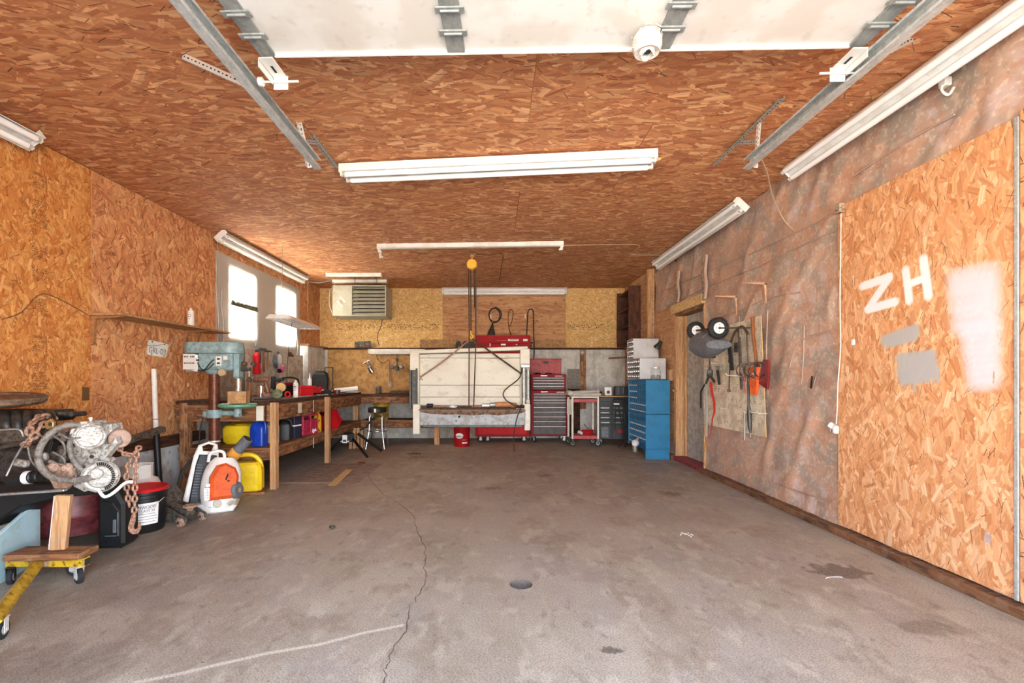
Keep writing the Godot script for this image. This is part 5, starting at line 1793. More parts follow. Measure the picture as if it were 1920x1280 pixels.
func press_and_cans() -> void:
	var o := V(-2.749, 0, -4.72)
	var D := thing("drill_press", "pale blue floor drill press with a brown column", "drill press", o)
	part(D, "base", geo().at(tf(V(-0.02, 0.02, 0))).box(V(0, 0, 0), V(0.25, 0.04, 0.24), 0.008), M.press_blue)
	part(D, "column", geo().cyl(V(0, 0.02, 0), V(0, 1.23, 0), 0.049, 24, 0.003), M.column)
	part(D, "column_clip", geo().lathe([P2(0.049, 0.53), P2(0.052, 0.53), P2(0.052, 0.545), P2(0.049, 0.545)], 24), M.zinc)
	part(D, "foot_socket", geo().lathe([P2(0.05, 0.04), P2(0.075, 0.04), P2(0.07, 0.12), P2(0.055, 0.13), P2(0.05, 0.13)], 24), M.press_blue)
	part(D, "head_collar", geo().lathe([P2(0.049, 1.19), P2(0.06, 1.195), P2(0.075, 1.215), P2(0.075, 1.25), P2(0, 1.25)], 24), M.press_blue)
	part(D, "head", geo().box(V(0.06, 1.31, 0), V(0.33, 0.17, 0.2), 0.014).box(V(0.232, 1.275, 0), V(0.06, 0.26, 0.12), 0.02), M.press_blue)
	var cov := geo()
	var rr := []
	for q in [[1.392, 0.97], [1.40, 1.0], [1.435, 1.0], [1.44, 0.985], [1.445, 1.0], [1.485, 0.985], [1.498, 0.94]]:
		var ring := PackedVector3Array()
		for i in 28:
			var a := TAU * i / 28
			var cx := 0.16 if cos(a) > 0 else -0.15
			ring.append(V(cx + cos(a) * 0.12 * q[1], q[0], sin(a) * 0.125 * q[1]))
		rr.append(ring)
	cov.loft(rr)
	part(D, "belt_cover", cov, M.press_blue)
	part(D, "motor", geo().cyl(V(-0.18, 1.21, 0.0), V(-0.18, 1.385, 0.0), 0.085, 22, 0.01), M.steel)
	part(D, "motor_plate", geo().box(V(-0.19, 1.31, 0.088), V(0.12, 0.15, 0.004), 0.001).box(V(-0.118, 1.28, 0.09), V(0.025, 0.13, 0.01), 0.002), M.zinc)
	rng.seed = 2
	var ink := geo()
	for r in 2:
		for i in 7:
			if rng.randf() < 0.85:
				ink.box(V(-0.235 + i * 0.015, 1.358 - r * 0.062, 0.0905), V(0.009, 0.014, 0.001))
	part(D, "plate_print", ink, M.print).set_meta("kind", "stuff")
	part(D, "switch_plate", geo().box(V(0.1, 1.315, 0.102), V(0.055, 0.09, 0.006), 0.002), M.white_plastic)
	part(D, "switch", geo().box(V(0.1, 1.335, 0.106), V(0.028, 0.016, 0.006), 0.002).box(V(0.1, 1.295, 0.106), V(0.028, 0.016, 0.006), 0.002), M.black_plastic)
	part(D, "tag_plate", geo().box(V(0.165, 1.345, 0.102), V(0.04, 0.035, 0.003)), M.zinc)
	part(D, "cord", geo().tube(curve([V(0.06, 1.33, 0.108), V(0.03, 1.30, 0.115), V(-0.02, 1.24, 0.115), V(-0.06, 1.24, 0.11), V(-0.1, 1.30, 0.105)], 5), 0.005, 6).tube(curve([V(0.06, 1.295, 0.108), V(0.02, 1.25, 0.115), V(-0.04, 1.225, 0.112), V(-0.1, 1.23, 0.1)], 5), 0.005, 6).box(V(-0.1, 1.325, 0.1), V(0.03, 0.014, 0.014), 0.003), M.cable)
	mat("knob_tan", hx("b29a78"), 0.5)
	part(D, "depth_knob", geo().cyl(V(0.13, 1.205, 0.07), V(0.13, 1.205, 0.115), 0.035, 22, 0.006), M.knob_tan)
	part(D, "quill", geo().cyl(V(0.235, 1.15, 0), V(0.235, 1.05, 0), 0.028, 16, 0.003), M.chrome)
	part(D, "chuck", geo().lathe([P2(0, 0.98), P2(0.018, 0.98), P2(0.026, 1.0), P2(0.03, 1.03), P2(0.03, 1.06), P2(0.02, 1.07), P2(0, 1.07)], 18), M.steel, V(0.235, -0.005, 0))
	part(D, "bit", geo().cyl(V(0.235, 0.93, 0), V(0.235, 0.99, 0), 0.006, 8), M.dark_steel)
	var ca := part(D, "feed_capstan", geo().cyl(V(0.262, 1.24, 0), V(0.35, 1.24, 0.0), 0.022, 14, 0.003), M.dark_steel)
	for i in 3:
		var a := TAU * i / 3 + 0.5
		var e := V(0.34, 1.24 + sin(a) * 0.10, cos(a) * 0.1)
		part(ca, "spoke", geo().cyl(V(0.34, 1.24, 0), e, 0.006, 8), M.steel)
		part(ca, "knob", geo().ball(e, V(0.028, 0.028, 0.028), 12, 8), M.aged_tool)
	part(D, "table", geo().lathe([P2(0, 0.86), P2(0.12, 0.86), P2(0.16, 0.868), P2(0.172, 0.878), P2(0.172, 0.898), P2(0.165, 0.903), P2(0.14, 0.903), P2(0.135, 0.899), P2(0, 0.899)], 36), M.green_paint, V(0.23, 0, 0))
	part(D, "table_arm", geo().lathe([P2(0.049, 0.765), P2(0.066, 0.765), P2(0.066, 0.845), P2(0.049, 0.845)], 24).box(V(0.14, 0.81, 0), V(0.18, 0.045, 0.05), 0.01).cyl(V(0.23, 0.775, 0), V(0.23, 0.862, 0), 0.035, 18, 0.004).box(V(-0.08, 0.80, 0), V(0.06, 0.06, 0.03), 0.005), M.press_blue)
	part(D, "clamp_lever", geo().cyl(V(0.25, 0.80, 0.03), V(0.33, 0.775, 0.08), 0.006, 8), M.steel)
	part(D, "power_cord", geo().tube(curve([V(-0.06, 0.84, -0.02), V(-0.14, 0.76, -0.05), V(-0.18, 0.6, -0.06), V(-0.17, 0.45, -0.06), V(-0.05, 0.46, -0.06)], 6), 0.006, 6), M.cable)
	solo("carton", geo().box(V(0, 0.06, 0), V(0.165, 0.12, 0.13), 0.003), M.cardboard, "small brown cardboard box on the green drill table", "box", V(-2.515, 0.904, -4.73), 12)
	solo("stub_handle", geo().cyl(V(0, 0, 0), V(0, 0.20, 0), 0.012, 12, 0.003).ball(V(0, 0.2, 0), V(0.017, 0.012, 0.017), 10, 6), M.handle_wood, "short wooden handle standing behind the drill column", "handle", V(-2.56, 0.92, -5.03))

	# backpack blower
	var b := thing("backpack_blower", "orange and white backpack leaf blower on the floor", "leaf blower", V(-2.44, 0, -4.25), 22)
	var sh := geo().at(tf(V(0.03, 0.235, 0.06), 0, -12, -6))
	var ring_list := []
	for i in 11:
		var t := i / 10.0
		var y := -0.2 + 0.42 * t
		var w := 0.155 * sqrt(maxf(0.02, 1.0 - pow(absf(t - 0.45) / 0.62, 2.4)))
		var dd := 0.12 * sqrt(maxf(0.03, 1.0 - pow(absf(t - 0.4) / 0.66, 2.2)))
		var ring := PackedVector3Array()
		for j in 22:
			var a := TAU * j / 22
			ring.append(V(cos(a) * w, y, sin(a) * dd * (1.0 if sin(a) > 0 else 0.7)))
		ring_list.append(ring)
	sh.loft(ring_list)
	part(b, "shell", sh, M.white_plastic)
	part(b, "shell_handle", geo().tube(curve([V(-0.075, 0.42, 0.02), V(-0.06, 0.49, 0.01), V(0.0, 0.51, 0.0), V(0.045, 0.49, 0.01), V(0.05, 0.42, 0.02)], 5), 0.014, 8), M.white_plastic)
	part(b, "engine_cover", geo().at(tf(V(0.055, 0.245, 0.155), 24, -14)).prism([P2(-0.115, -0.12), P2(0.06, -0.13), P2(0.105, -0.05), P2(0.125, 0.05), P2(0.105, 0.125), P2(0.03, 0.175), P2(-0.035, 0.165), P2(-0.095, 0.075)], 0.09, 0.024), M.orange)
	part(b, "starter_housing", geo().at(tf(V(0.15, 0.18, 0.13), 60, -6)).cyl(V(0, 0, -0.04), V(0, 0, 0.035), 0.072, 22, 0.016), M.grey_plastic)
	part(b, "starter_badge", geo().at(tf(V(0.15, 0.18, 0.13), 60, -6)).cyl(V(0, 0, 0.035), V(0, 0, 0.038), 0.02, 16), M.torn)
	var wl := part(b, "warning_label", geo().at(tf(V(-0.005, 0.20, 0.212), 24, -14)).box(V(-0.045, -0.015, 0), V(0.055, 0.10, 0.002)).box(V(-0.03, 0.055, 0), V(0.045, 0.025, 0.002)), M.paper)
	var lk := geo().at(tf(V(-0.005, 0.20, 0.2132), 24, -14))
	for i in 4:
		lk.box(V(-0.045, 0.02 - i * 0.022, 0), V(0.046, 0.002, 0.001))
	lk.box(V(-0.045, -0.01, 0), V(0.002, 0.07, 0.001))
	part(wl, "print", lk, M.print)
	part(b, "cover_vent_shade", geo().at(tf(V(0.09, 0.31, 0.185), 24, -14)).box(V(0, 0, 0), V(0.012, 0.05, 0.006), 0.001, turn(0, 0, -25)).box(V(0.01, -0.035, 0), V(0.02, 0.01, 0.006), 0.001), M.hole_shade_and_nail)  # dark boxes painting the shade of the vents
	var bp := part(b, "back_frame", geo().at(tf(V(-0.15, 0.29, -0.05), 18, -8, -9)).prism([P2(-0.10, -0.27), P2(0.12, -0.27), P2(0.13, 0.12), P2(0.12, 0.21), P2(0.10, 0.285), P2(0.075, 0.285), P2(0.06, 0.22), P2(-0.005, 0.22), P2(-0.02, 0.27), P2(-0.045, 0.27), P2(-0.07, 0.17), P2(-0.09, -0.1)], 0.03, 0.008), M.white_plastic)
	part(bp, "carry_loop", geo().at(tf(V(-0.15, 0.29, -0.05), 18, -8, -9)).tube([V(-0.03, 0.265, 0), V(0.03, 0.295, 0), V(0.088, 0.28, 0)], 0.012, 8), M.white_plastic)
	part(bp, "back_pad", geo().at(tf(V(-0.145, 0.29, -0.025), 18, -8, -9)).prism([P2(-0.055, -0.23), P2(0.10, -0.23), P2(0.115, 0.10), P2(0.105, 0.19), P2(-0.03, 0.19), P2(-0.045, 0.10)], 0.03, 0.008), M.black_plastic)
	var rib := geo().at(tf(V(-0.145, 0.29, -0.006), 18, -8, -9))
	for i in 12:
		rib.box(V(-0.015, -0.16 + i * 0.024, 0), V(0.05, 0.007, 0.006), 0.001)
	part(bp, "rib", rib, M.grey_plastic)
	part(b, "harness_strap", geo().tube(curve([V(-0.2, 0.45, -0.09), V(-0.28, 0.34, -0.06), V(-0.31, 0.18, -0.02), V(-0.27, 0.06, 0.02)], 5), 0.013, 6), M.black_rubber)
	part(b, "base_skid", geo().at(tf(V(-0.02, 0.02, 0.02))).prism([P2(-0.21, 0.02), P2(-0.19, -0.018), P2(0.02, -0.02), P2(0.15, -0.015), P2(0.18, 0.03), P2(0.1, 0.055), P2(-0.12, 0.06)], 0.27, 0.012), M.white_plastic)
	mat("clear_tank", hx("b9b09a"), 0.35)
	part(b, "fuel_tank", geo().box(V(0.03, 0.085, 0.12), V(0.22, 0.075, 0.12), 0.03), M.clear_tank)
	part(b, "fuel_cap", geo().cyl(V(0.02, 0.09, 0.18), V(0.02, 0.092, 0.205), 0.034, 18, 0.006), M.clear_tank)
	mat("elbow_amber", hx("dd9a3a"), 0.5)
	var nz := part(b, "blower_elbow", geo().cyl(V(0.09, 0.43, -0.13), V(0.14, 0.49, -0.11), 0.054, 20, 0.004), M.elbow_amber)
	part(nz, "nozzle", geo().cyl(V(0.13, 0.48, -0.115), V(0.225, 0.60, -0.075), 0.047, 20, 0.004), M.grey_plastic)
	part(nz, "nozzle_mouth_shade", geo().cyl(V(0.2245, 0.5993, -0.0752), V(0.2265, 0.602, -0.0745), 0.037, 20), M.hole_shade_and_nail)  # dark disc painting the shade inside the nozzle
	part(nz, "bellows", geo().cyl(V(0.0, 0.32, -0.16), V(0.09, 0.43, -0.13), 0.048, 18, 0.006), M.black_rubber)

	jerrycan("yellow fuel can standing on the floor beside the blower", V(-2.50, 0.03, -4.84), 14, 1.0, M.yellow)
	solo("plank_scrap", geo().box(V(0, 0.014, 0), V(0.36, 0.028, 0.2), 0.004), M.old_h, "grey plank scrap under the yellow fuel can", "plank", V(-2.48, 0, -4.83), 14)

func jug(called: String, label: String, pos: Vector3, yaw: float, w: float, h: float, dp: float, m: Material, cap: Material, group := "") -> Node3D:
	var c := thing(called, label, "jug", pos, yaw, group)
	var rings := []
	for q in [[0.0, 0.94], [0.01, 1.0], [0.62, 1.0], [0.74, 0.88], [0.86, 0.5], [0.92, 0.3], [0.96, 0.3]]:
		var ring := PackedVector3Array()
		for j in 20:
			var a := TAU * j / 20
			var cx := signf(cos(a)) * pow(absf(cos(a)), 0.55)
			var cz := signf(sin(a)) * pow(absf(sin(a)), 0.55)
			ring.append(V(cx * w / 2 * q[1] - (1.0 - q[1]) * w * 0.16, q[0] * h, cz * dp / 2 * q[1]))
		rings.append(ring)
	part(c, "bottle", geo().loft(rings), m)
	part(c, "handle", geo().tube(curve([V(-w * 0.02, h * 0.9, 0), V(w * 0.22, h * 0.93, 0), V(w * 0.43, h * 0.82, 0), V(w * 0.47, h * 0.6, 0), V(w * 0.46, h * 0.45, 0)], 5), w * 0.075, 8), m)
	part(c, "cap", geo().cyl(V(-w * 0.112, h * 0.95, 0), V(-w * 0.112, h * 1.03, 0), w * 0.17, 14, 0.002), cap)
	return c


# flat dark dots painting the shade in pegboard holes, rows and columns an inch apart
func peg_shade_dots(w: float, h: float, step: float) -> Geo:
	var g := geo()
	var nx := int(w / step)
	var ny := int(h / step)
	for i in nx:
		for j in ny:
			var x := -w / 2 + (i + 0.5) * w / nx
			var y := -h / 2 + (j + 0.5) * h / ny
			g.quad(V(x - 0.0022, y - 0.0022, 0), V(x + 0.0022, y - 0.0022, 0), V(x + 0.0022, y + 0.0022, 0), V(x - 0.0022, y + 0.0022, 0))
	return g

func left_bench() -> void:
	var X0 := -3.30
	var X1 := -2.33
	var o := V(-2.8, 0, -6.6)
	var b := thing("workbench", "rough timber workbench along the left wall under the windows", "workbench", o)
	for k in 4:
		var w := (X1 - X0) / 4
		part(b, "top_plank", geo().box(V(X0 + w * (k + 0.5) - o.x, 0.90, -6.68 - o.z), V(w - 0.004, 0.04, 3.40), 0.004), M.dark_h)
	part(b, "apron", geo().box(V(X1 - 0.02 - o.x, 0.79, -6.68 - o.z), V(0.038, 0.17, 3.38), 0.004), M.old_h)
	part(b, "end_apron", geo().box(V((X0 + X1) / 2 - 0.03 - o.x, 0.79, -5.0 - o.z), V(X1 - X0 - 0.06, 0.17, 0.038), 0.004), M.old_h)
	for d in [5.02, 6.61]:
		part(b, "leg", geo().box(V(X1 + 0.03 - o.x, 0.45, -d - o.z), V(0.06, 0.90, 0.085), 0.006), M.wood_v)
		part(b, "leg", geo().box(V(X0 + 0.08 - o.x, 0.45, -d - o.z), V(0.085, 0.90, 0.085), 0.006), M.old_v)
	for k in 3:
		var w := (X1 - X0) / 3
		part(b, "shelf_plank", geo().box(V(X0 + w * (k + 0.5) - o.x, 0.418, -6.68 - o.z), V(w - 0.004, 0.024, 3.36), 0.003), M.old_h)
	part(b, "shelf_rail", geo().box(V(X1 - 0.02 - o.x, 0.355, -6.68 - o.z), V(0.038, 0.10, 3.36), 0.004), M.old_h)
	part(b, "shelf_end_rail", geo().box(V((X0 + X1) / 2 - o.x, 0.355, -5.0 - o.z), V(X1 - X0 - 0.06, 0.10, 0.036), 0.004), M.old_h)
	part(b, "paint_patch", geo().box(V(X1 - 0.10 - o.x, 0.79, -4.979 - o.z), V(0.075, 0.15, 0.003)).box(V(X1 + 0.0005 - o.x, 0.80, -5.75 - o.z), V(0.003, 0.12, 0.10)), M.painted)
	part(b, "tie_strip", geo().box(V(X1 + 0.001 - o.x, 0.80, -6.18 - o.z), V(0.004, 0.15, 0.012)).box(V(X1 + 0.001 - o.x, 0.33, -6.18 - o.z), V(0.004, 0.13, 0.012)), M.white_plastic)

	# grey pegboard over the bench and what hangs on it
	var pb := thing("grey_pegboard", "grey pegboard on the left wall below the windows", "pegboard", V(LX + 0.025, 1.24, -7.55), 90)
	part(pb, "board", geo().box(V(0, 0, 0), V(1.95, 0.64, 0.012), 0.002), M.pegboard_grey)
	part(pb, "peg_shade_dots", peg_shade_dots(1.9, 0.60, 0.0254), M.peg_hole_shade, V(0, 0, 0.0063)).set_meta("kind", "stuff")

	var ex := thing("fire_extinguisher", "red fire extinguisher hanging on the grey pegboard", "extinguisher", V(-3.33, 1.21, -6.74))
	part(ex, "cylinder", geo().lathe([P2(0, 0), P2(0.045, 0), P2(0.052, 0.01), P2(0.052, 0.25), P2(0.04, 0.29), P2(0.02, 0.305), P2(0, 0.305)], 22), M.red_bright)
	part(ex, "valve", geo().cyl(V(0, 0.3, 0), V(0, 0.34, 0), 0.018, 12).box(V(0.02, 0.345, 0.0), V(0.10, 0.012, 0.02), 0.003, turn(0, 0, 14)).box(V(0.02, 0.325, 0), V(0.09, 0.01, 0.02), 0.003), M.black_plastic)
	part(ex, "hose", geo().tube(curve([V(0.02, 0.33, 0.01), V(0.06, 0.3, 0.03), V(0.065, 0.22, 0.03), V(0.06, 0.15, 0.03)], 5), 0.008, 6), M.black_rubber)
	part(ex, "label_patch", geo().lathe([P2(0.0525, 0.08), P2(0.0525, 0.16)], 8, 1.4), M.paper)
	for q in [[494, 655, 697, "claw hammer with a pale handle hanging on the grey pegboard", "handle_wood", 0.028], [502, 658, 692, "hammer with a dark handle hanging on the grey pegboard", "old_v", 0.02]]:
		var p := on_left(q[0], q[1], 0.05)
		var h := thing("hammer", q[3], "hammer", p, 90, "hung hammers")
		var L: float = (q[2] - q[1]) * -p.z / F
		part(h, "handle", geo().at(tf(V(0, 0, 0), 0, 0, 3)).lathe([P2(0, -L), P2(0.014, -L), P2(0.016, -L * 0.8), P2(0.011, -L * 0.3), P2(0.011, 0.01), P2(0, 0.01)], 12), M[q[4]])
		part(h, "head", geo().cyl(V(-0.09, 0, 0), V(0.03, 0, 0), 0.018, 12, 0.003).box(V(0.07, 0.004, 0), V(0.09, 0.016, 0.03), 0.004, turn(0, 0, -14)).cyl(V(-0.10, 0, 0), V(-0.08, 0, 0), 0.023, 14, 0.003), M.dark_steel)
	var rp := thing("respirator", "clear full-face respirator with a pink filter on the grey pegboard", "respirator", on_left(523, 668, 0.08) + V(0, -0.03, 0), 90)
	part(rp, "visor", geo().ball(V(-0.04, -0.05, 0.02), V(0.07, 0.115, 0.05), 18, 10), M.clear_bag)
	part(rp, "mask", geo().ball(V(-0.08, -0.04, -0.01), V(0.075, 0.12, 0.035), 16, 8), M.grey_plastic)
	part(rp, "filter", geo().cyl(V(0.02, -0.16, 0.0), V(0.05, -0.165, 0.05), 0.055, 20, 0.006), M.pink)
	part(rp, "exhale_valve", geo().cyl(V(-0.07, -0.19, 0.02), V(-0.075, -0.20, 0.06), 0.032, 16, 0.004), M.black_plastic)
	part(rp, "strap", geo().tube(curve([V(-0.08, 0.07, 0.0), V(-0.03, 0.1, 0.0), V(0.01, 0.06, 0.0), V(0.04, -0.06, 0.0)], 5), 0.007, 6), M.black_rubber)
	solo("hung_trowel", geo().at(tf(V(0, 0, 0), 90)).prism([P2(-0.08, 0.04), P2(0.0, 0.045), P2(0.11, -0.005), P2(0.10, -0.03), P2(0.0, -0.03), P2(-0.08, -0.035)], 0.02, 0.004), M.aged_tool, "brown scraper block hanging at the far end of the grey pegboard", "scraper", on_left(545, 665, 0.055))
	var pegs := [[505, 701, "left of the respirator"], [472, 707, "below the fire extinguisher"], [560, 681, "at its far right end"], [526, 707, "below the respirator"], [541, 713, "low near its far end"]]
	for q in pegs:
		var p := on_left(q[0], q[1], 0.03)
		solo("peg_hook", geo().tube([V(0, 0, 0), V(0.07, 0, 0), V(0.085, 0.02, 0)], 0.0035, 6), M.zinc, "bare wire hook in the grey pegboard " + q[2], "hook", p, 0, "bare hooks of the grey pegboard")

	# things on the bench top (height 0.92)
	var T0 := 0.921
	var dl := thing("power_drill", "brown dusty power drill on the bench beside the drill press", "drill", V(-2.66, T0, -5.55), 20)
	mat("tool_bronze", hx("94664e"), 0.55, 0.1, "dirty", 4.0)
	part(dl, "motor_body", geo().cyl(V(-0.11, 0.22, 0), V(0.05, 0.22, 0), 0.036, 16, 0.008), M.tool_bronze)
	part(dl, "chuck", geo().cyl(V(-0.17, 0.22, 0), V(-0.11, 0.22, 0), 0.02, 14, 0.004).cyl(V(-0.2, 0.22, 0), V(-0.17, 0.22, 0), 0.006, 8), M.steel)
	part(dl, "grip", geo().box(V(0.03, 0.12, 0), V(0.045, 0.18, 0.036), 0.012, turn(0, 0, 12)), M.tool_bronze)
	part(dl, "battery", geo().box(V(0.035, 0.035, 0), V(0.11, 0.07, 0.08), 0.01), M.tool_bronze)
	var gr := thing("angle_grinder", "black grinder with a brass drum standing on the bench", "grinder", V(-2.72, T0, -6.05), 10)
	part(gr, "drum", geo().cyl(V(0.02, 0.12, -0.05), V(0.04, 0.12, 0.05), 0.06, 20, 0.006), M.brass)
	part(gr, "body", geo().box(V(-0.06, 0.18, 0), V(0.05, 0.16, 0.05), 0.01).box(V(0.0, 0.215, 0), V(0.14, 0.045, 0.05), 0.01, turn(0, 0, 12)), M.black_plastic)
	part(gr, "foot", geo().box(V(-0.01, 0.03, 0), V(0.16, 0.06, 0.09), 0.01), M.black_plastic)
	var tin := thing("tin_can", "open shiny tin can on the bench behind the brown drill", "can", V(-2.78, T0, -5.72))
	part(tin, "wall", geo().lathe([P2(0, 0.002), P2(0.046, 0.0), P2(0.046, 0.14), P2(0.049, 0.143), P2(0.043, 0.143), P2(0.043, 0.02), P2(0, 0.02)], 22), M.chrome)
	var coil := thing("wire_spool", "green and yellow wire spool lying on the bench front", "spool", V(-2.47, T0, -5.45), 35)
	mat("spool_green", hx("6f7a4e"), 0.6, 0.0, "dirty", 3.0)
	for z in [-0.04, 0.04]:
		part(coil, "flange", geo().cyl(V(0, 0.055, z - 0.005), V(0, 0.055, z + 0.005), 0.055, 20, 0.003), M.spool_green)
	part(coil, "wire", geo().cyl(V(0, 0.055, -0.035), V(0, 0.055, 0.035), 0.04, 18), M.yellow_paint)
	var tp := thing("tape_roll", "red tape roll on the bench front edge", "tape", V(-2.42, T0, -5.62), 60)
	var tor := []
	for i in 16:
		var a := TAU * i / 16
		tor.append(V(cos(a) * 0.032, 0.042 + sin(a) * 0.032, 0))
	part(tp, "ring", geo().tube(tor, 0.010, 8, false, true), M.red_bright)
	spray_can("white spray can standing near the red box on the bench", V(-2.42, T0, -5.85), 0.03, 0.21)
	var rb := thing("red_case", "bright red plastic case with a handle on the bench", "case", V(-2.44, T0, -6.15), 68)
	part(rb, "shell", geo().box(V(0, 0.075, 0), V(0.24, 0.13, 0.11), 0.012), M.red_bright)
	part(rb, "lid_line", geo().box(V(0, 0.105, 0.0565), V(0.22, 0.006, 0.003)), M.red_dark)
	part(rb, "handle", geo().tube([V(0.12, 0.03, 0.0), V(0.155, 0.03, 0), V(0.165, 0.075, 0), V(0.155, 0.12, 0), V(0.12, 0.12, 0)], 0.009, 8), M.red)
	part(rb, "tray", geo().box(V(-0.01, 0.008, 0.0), V(0.22, 0.016, 0.1), 0.004), M.orange)
	var cn := thing("caulk_tube", "white caulking tube standing upright on the bench", "tube", V(-2.47, T0, -6.42))
	part(cn, "body", geo().cyl(V(0, 0, 0), V(0, 0.23, 0), 0.027, 18, 0.003), M.white_plastic)
	part(cn, "nozzle", geo().lathe([P2(0.012, 0.23), P2(0.004, 0.30), P2(0, 0.30)], 12), M.white_plastic)
	part(cn, "red_band", geo().lathe([P2(0.0275, 0.03), P2(0.0275, 0.05)], 18), M.red)
	var vs := thing("toolbox", "open black toolbox with a carry bow behind the red case", "toolbox", V(-2.86, T0, -6.7), 75)
	part(vs, "tray", geo().box(V(0, 0.07, 0), V(0.42, 0.14, 0.2), 0.008), M.black_steel)
	part(vs, "bow", geo().tube(curve([V(-0.2, 0.13, 0), V(-0.17, 0.22, 0), V(0, 0.245, 0), V(0.17, 0.22, 0), V(0.2, 0.13, 0)], 5), 0.012, 8), M.black_plastic)
	part(vs, "tool_roll", geo().cyl(V(-0.15, 0.15, 0.04), V(0.12, 0.16, 0.02), 0.025, 12, 0.004), M.red_dark)
	var rg := thing("red_rag", "rumpled dark red shop rag at the back of the bench", "rag", V(-2.56, T0, -7.0))
	var rr := []
	var nz := FastNoiseLite.new()
	nz.seed = 12
	nz.frequency = 6.0
	for j in 13:
		var ring := PackedVector3Array()
		for i in 13:
			var x := lerpf(-0.16, 0.16, i / 12.0)
			var z := lerpf(-0.12, 0.12, j / 12.0)
			ring.append(V(x, maxf(0.004, 0.14 * (1.0 - (x * x + z * z) / 0.036) * (0.6 + 0.9 * nz.get_noise_2d(x, z))), z))
		rr.append(ring)
	part(rg, "cloth", geo().loft(rr, false, false).face_to(V(0, 1, 0)), M.red)
	var sp := thing("speaker", "black upright speaker box on the far end of the bench", "speaker", V(-2.66, T0, -7.35), 12)
	part(sp, "cabinet", geo().at(tf(V(0, 0, 0), 0)).prism([P2(-0.115, 0), P2(0.115, 0), P2(0.12, 0.22), P2(0.10, 0.31), P2(0.06, 0.345), P2(-0.06, 0.345), P2(-0.10, 0.31), P2(-0.12, 0.22)], 0.2, 0.02), M.black_plastic)
	part(sp, "grille", geo().at(tf(V(0, 0, 0.1), 0)).prism([P2(-0.09, 0.03), P2(0.09, 0.03), P2(0.095, 0.22), P2(0.08, 0.29), P2(-0.08, 0.29), P2(-0.095, 0.22)], 0.012, 0.004), M.black_rubber)
	solo("picture_frame", geo().box(V(0, 0.10, 0), V(0.012, 0.40, 0.012)).box(V(0.06, 0.30, 0), V(0.13, 0.012, 0.012)).box(V(0.12, 0.10, 0), V(0.012, 0.40, 0.012)).box(V(0.06, -0.1, 0), V(0.13, 0.012, 0.012)), M.black_steel, "thin black metal frame leaning behind the speaker", "frame", V(-2.72, T0 + 0.107, -7.7), 8)
	var rl := thing("paper_roll", "white paper roll lying across the bench corner", "paper roll", V(-2.42, T0, -7.75), 22)
	part(rl, "roll", geo().cyl(V(-0.16, 0.04, 0), V(0.2, 0.075, 0), 0.034, 18, 0.002), M.paper)
	part(rl, "core", geo().cyl(V(-0.21, 0.035, 0), V(-0.15, 0.041, 0), 0.018, 14), M.cardboard)
	var lid := thing("metal_cup", "small shiny metal cup by the paper roll", "cup", V(-2.36, T0, -7.15))
	part(lid, "bowl", geo().lathe([P2(0, 0.0), P2(0.03, 0.0), P2(0.042, 0.05), P2(0.044, 0.06), P2(0.038, 0.055), P2(0.026, 0.012), P2(0, 0.012)], 18), M.chrome)
	# oddments of hardware along the bench
	var odd := [
		["screwdriver", "dark screwdriver lying before the tin can on the bench", -2.58, 5.28, 30.0],
		["hardware_box", "small black box behind the tape roll on the bench", -2.62, 5.8, 15.0],
		["hardware_tin", "small brown tin at the near end of the bench", -2.72, 5.22, 0.0],
		["wrench", "steel wrench lying before the spray can on the bench", -2.38, 6.0, 80.0],
		["wrench", "steel wrench lying beside the caulking tube", -2.38, 6.62, 70.0],
		["hardware_box", "small black box before the red rag on the bench", -2.40, 6.85, 40.0],
		["screwdriver", "dark screwdriver lying beside the metal cup", -2.44, 7.5, 100.0],
		["hardware_tin", "small brown tin beside the red rag on the bench", -2.38, 7.3, 0.0],
		["hardware_box", "small black box behind the paper roll on the bench", -2.66, 8.0, 10.0],
		["wrench", "steel wrench lying at the far end of the bench", -2.40, 8.05, 20.0],
	]
	for q in odd:
		var g := geo()
		var m: Material = M.dark_steel
		if q[0] == "screwdriver":
			g.cyl(V(-0.06, 0.012, 0), V(0.07, 0.012, 0), 0.012, 8).cyl(V(0.07, 0.012, 0), V(0.15, 0.012, 0), 0.004, 6)
		elif q[0] == "hardware_box":
			g.box(V(0, 0.035, 0), V(0.12, 0.07, 0.08), 0.008)
			m = M.black_plastic
		elif q[0] == "hardware_tin":
			g.cyl(V(0, 0.0, 0), V(0, 0.06, 0), 0.035, 14, 0.004)
			m = M.aged_tool
		else:
			g.box(V(0, 0.008, 0), V(0.18, 0.012, 0.02), 0.003).box(V(0.1, 0.008, 0), V(0.03, 0.014, 0.045), 0.004)
			m = M.steel
		solo(q[0], g, m, q[1], q[0].replace("hardware_", ""), V(q[2], T0, -q[3]), q[4], "clutter on the left bench")

	# things on the lower shelf (height 0.43)
	var S0 := 0.431
	var c2 := jerrycan("yellow fuel can lying on the shelf behind the blower nozzle", V(-2.80, S0 + 0.10, -5.28), 8, 1.15, M.yellow)
	c2.rotation_degrees = V(-84, 8, 0)
	jug("oil_jug", "bright blue oil jug on the bench shelf", V(-2.53, S0, -5.16), -8, 0.165, 0.29, 0.12, M.jug_blue, M.black_plastic)
	jug("coolant_jug", "white jug behind the bench post on the shelf", V(-2.50, S0, -5.40), 10, 0.14, 0.25, 0.11, M.white_plastic, M.white_plastic)
	jug("antifreeze_jug", "black jug beside the white one on the shelf", V(-2.47, S0, -5.66), 20, 0.15, 0.26, 0.12, M.black_plastic, M.black_plastic)
	jug("additive_bottle", "dark bottle with a yellow cap, nearer one on the shelf", V(-2.72, S0, -5.93), 40, 0.12, 0.29, 0.1, M.black_plastic, M.yellow)
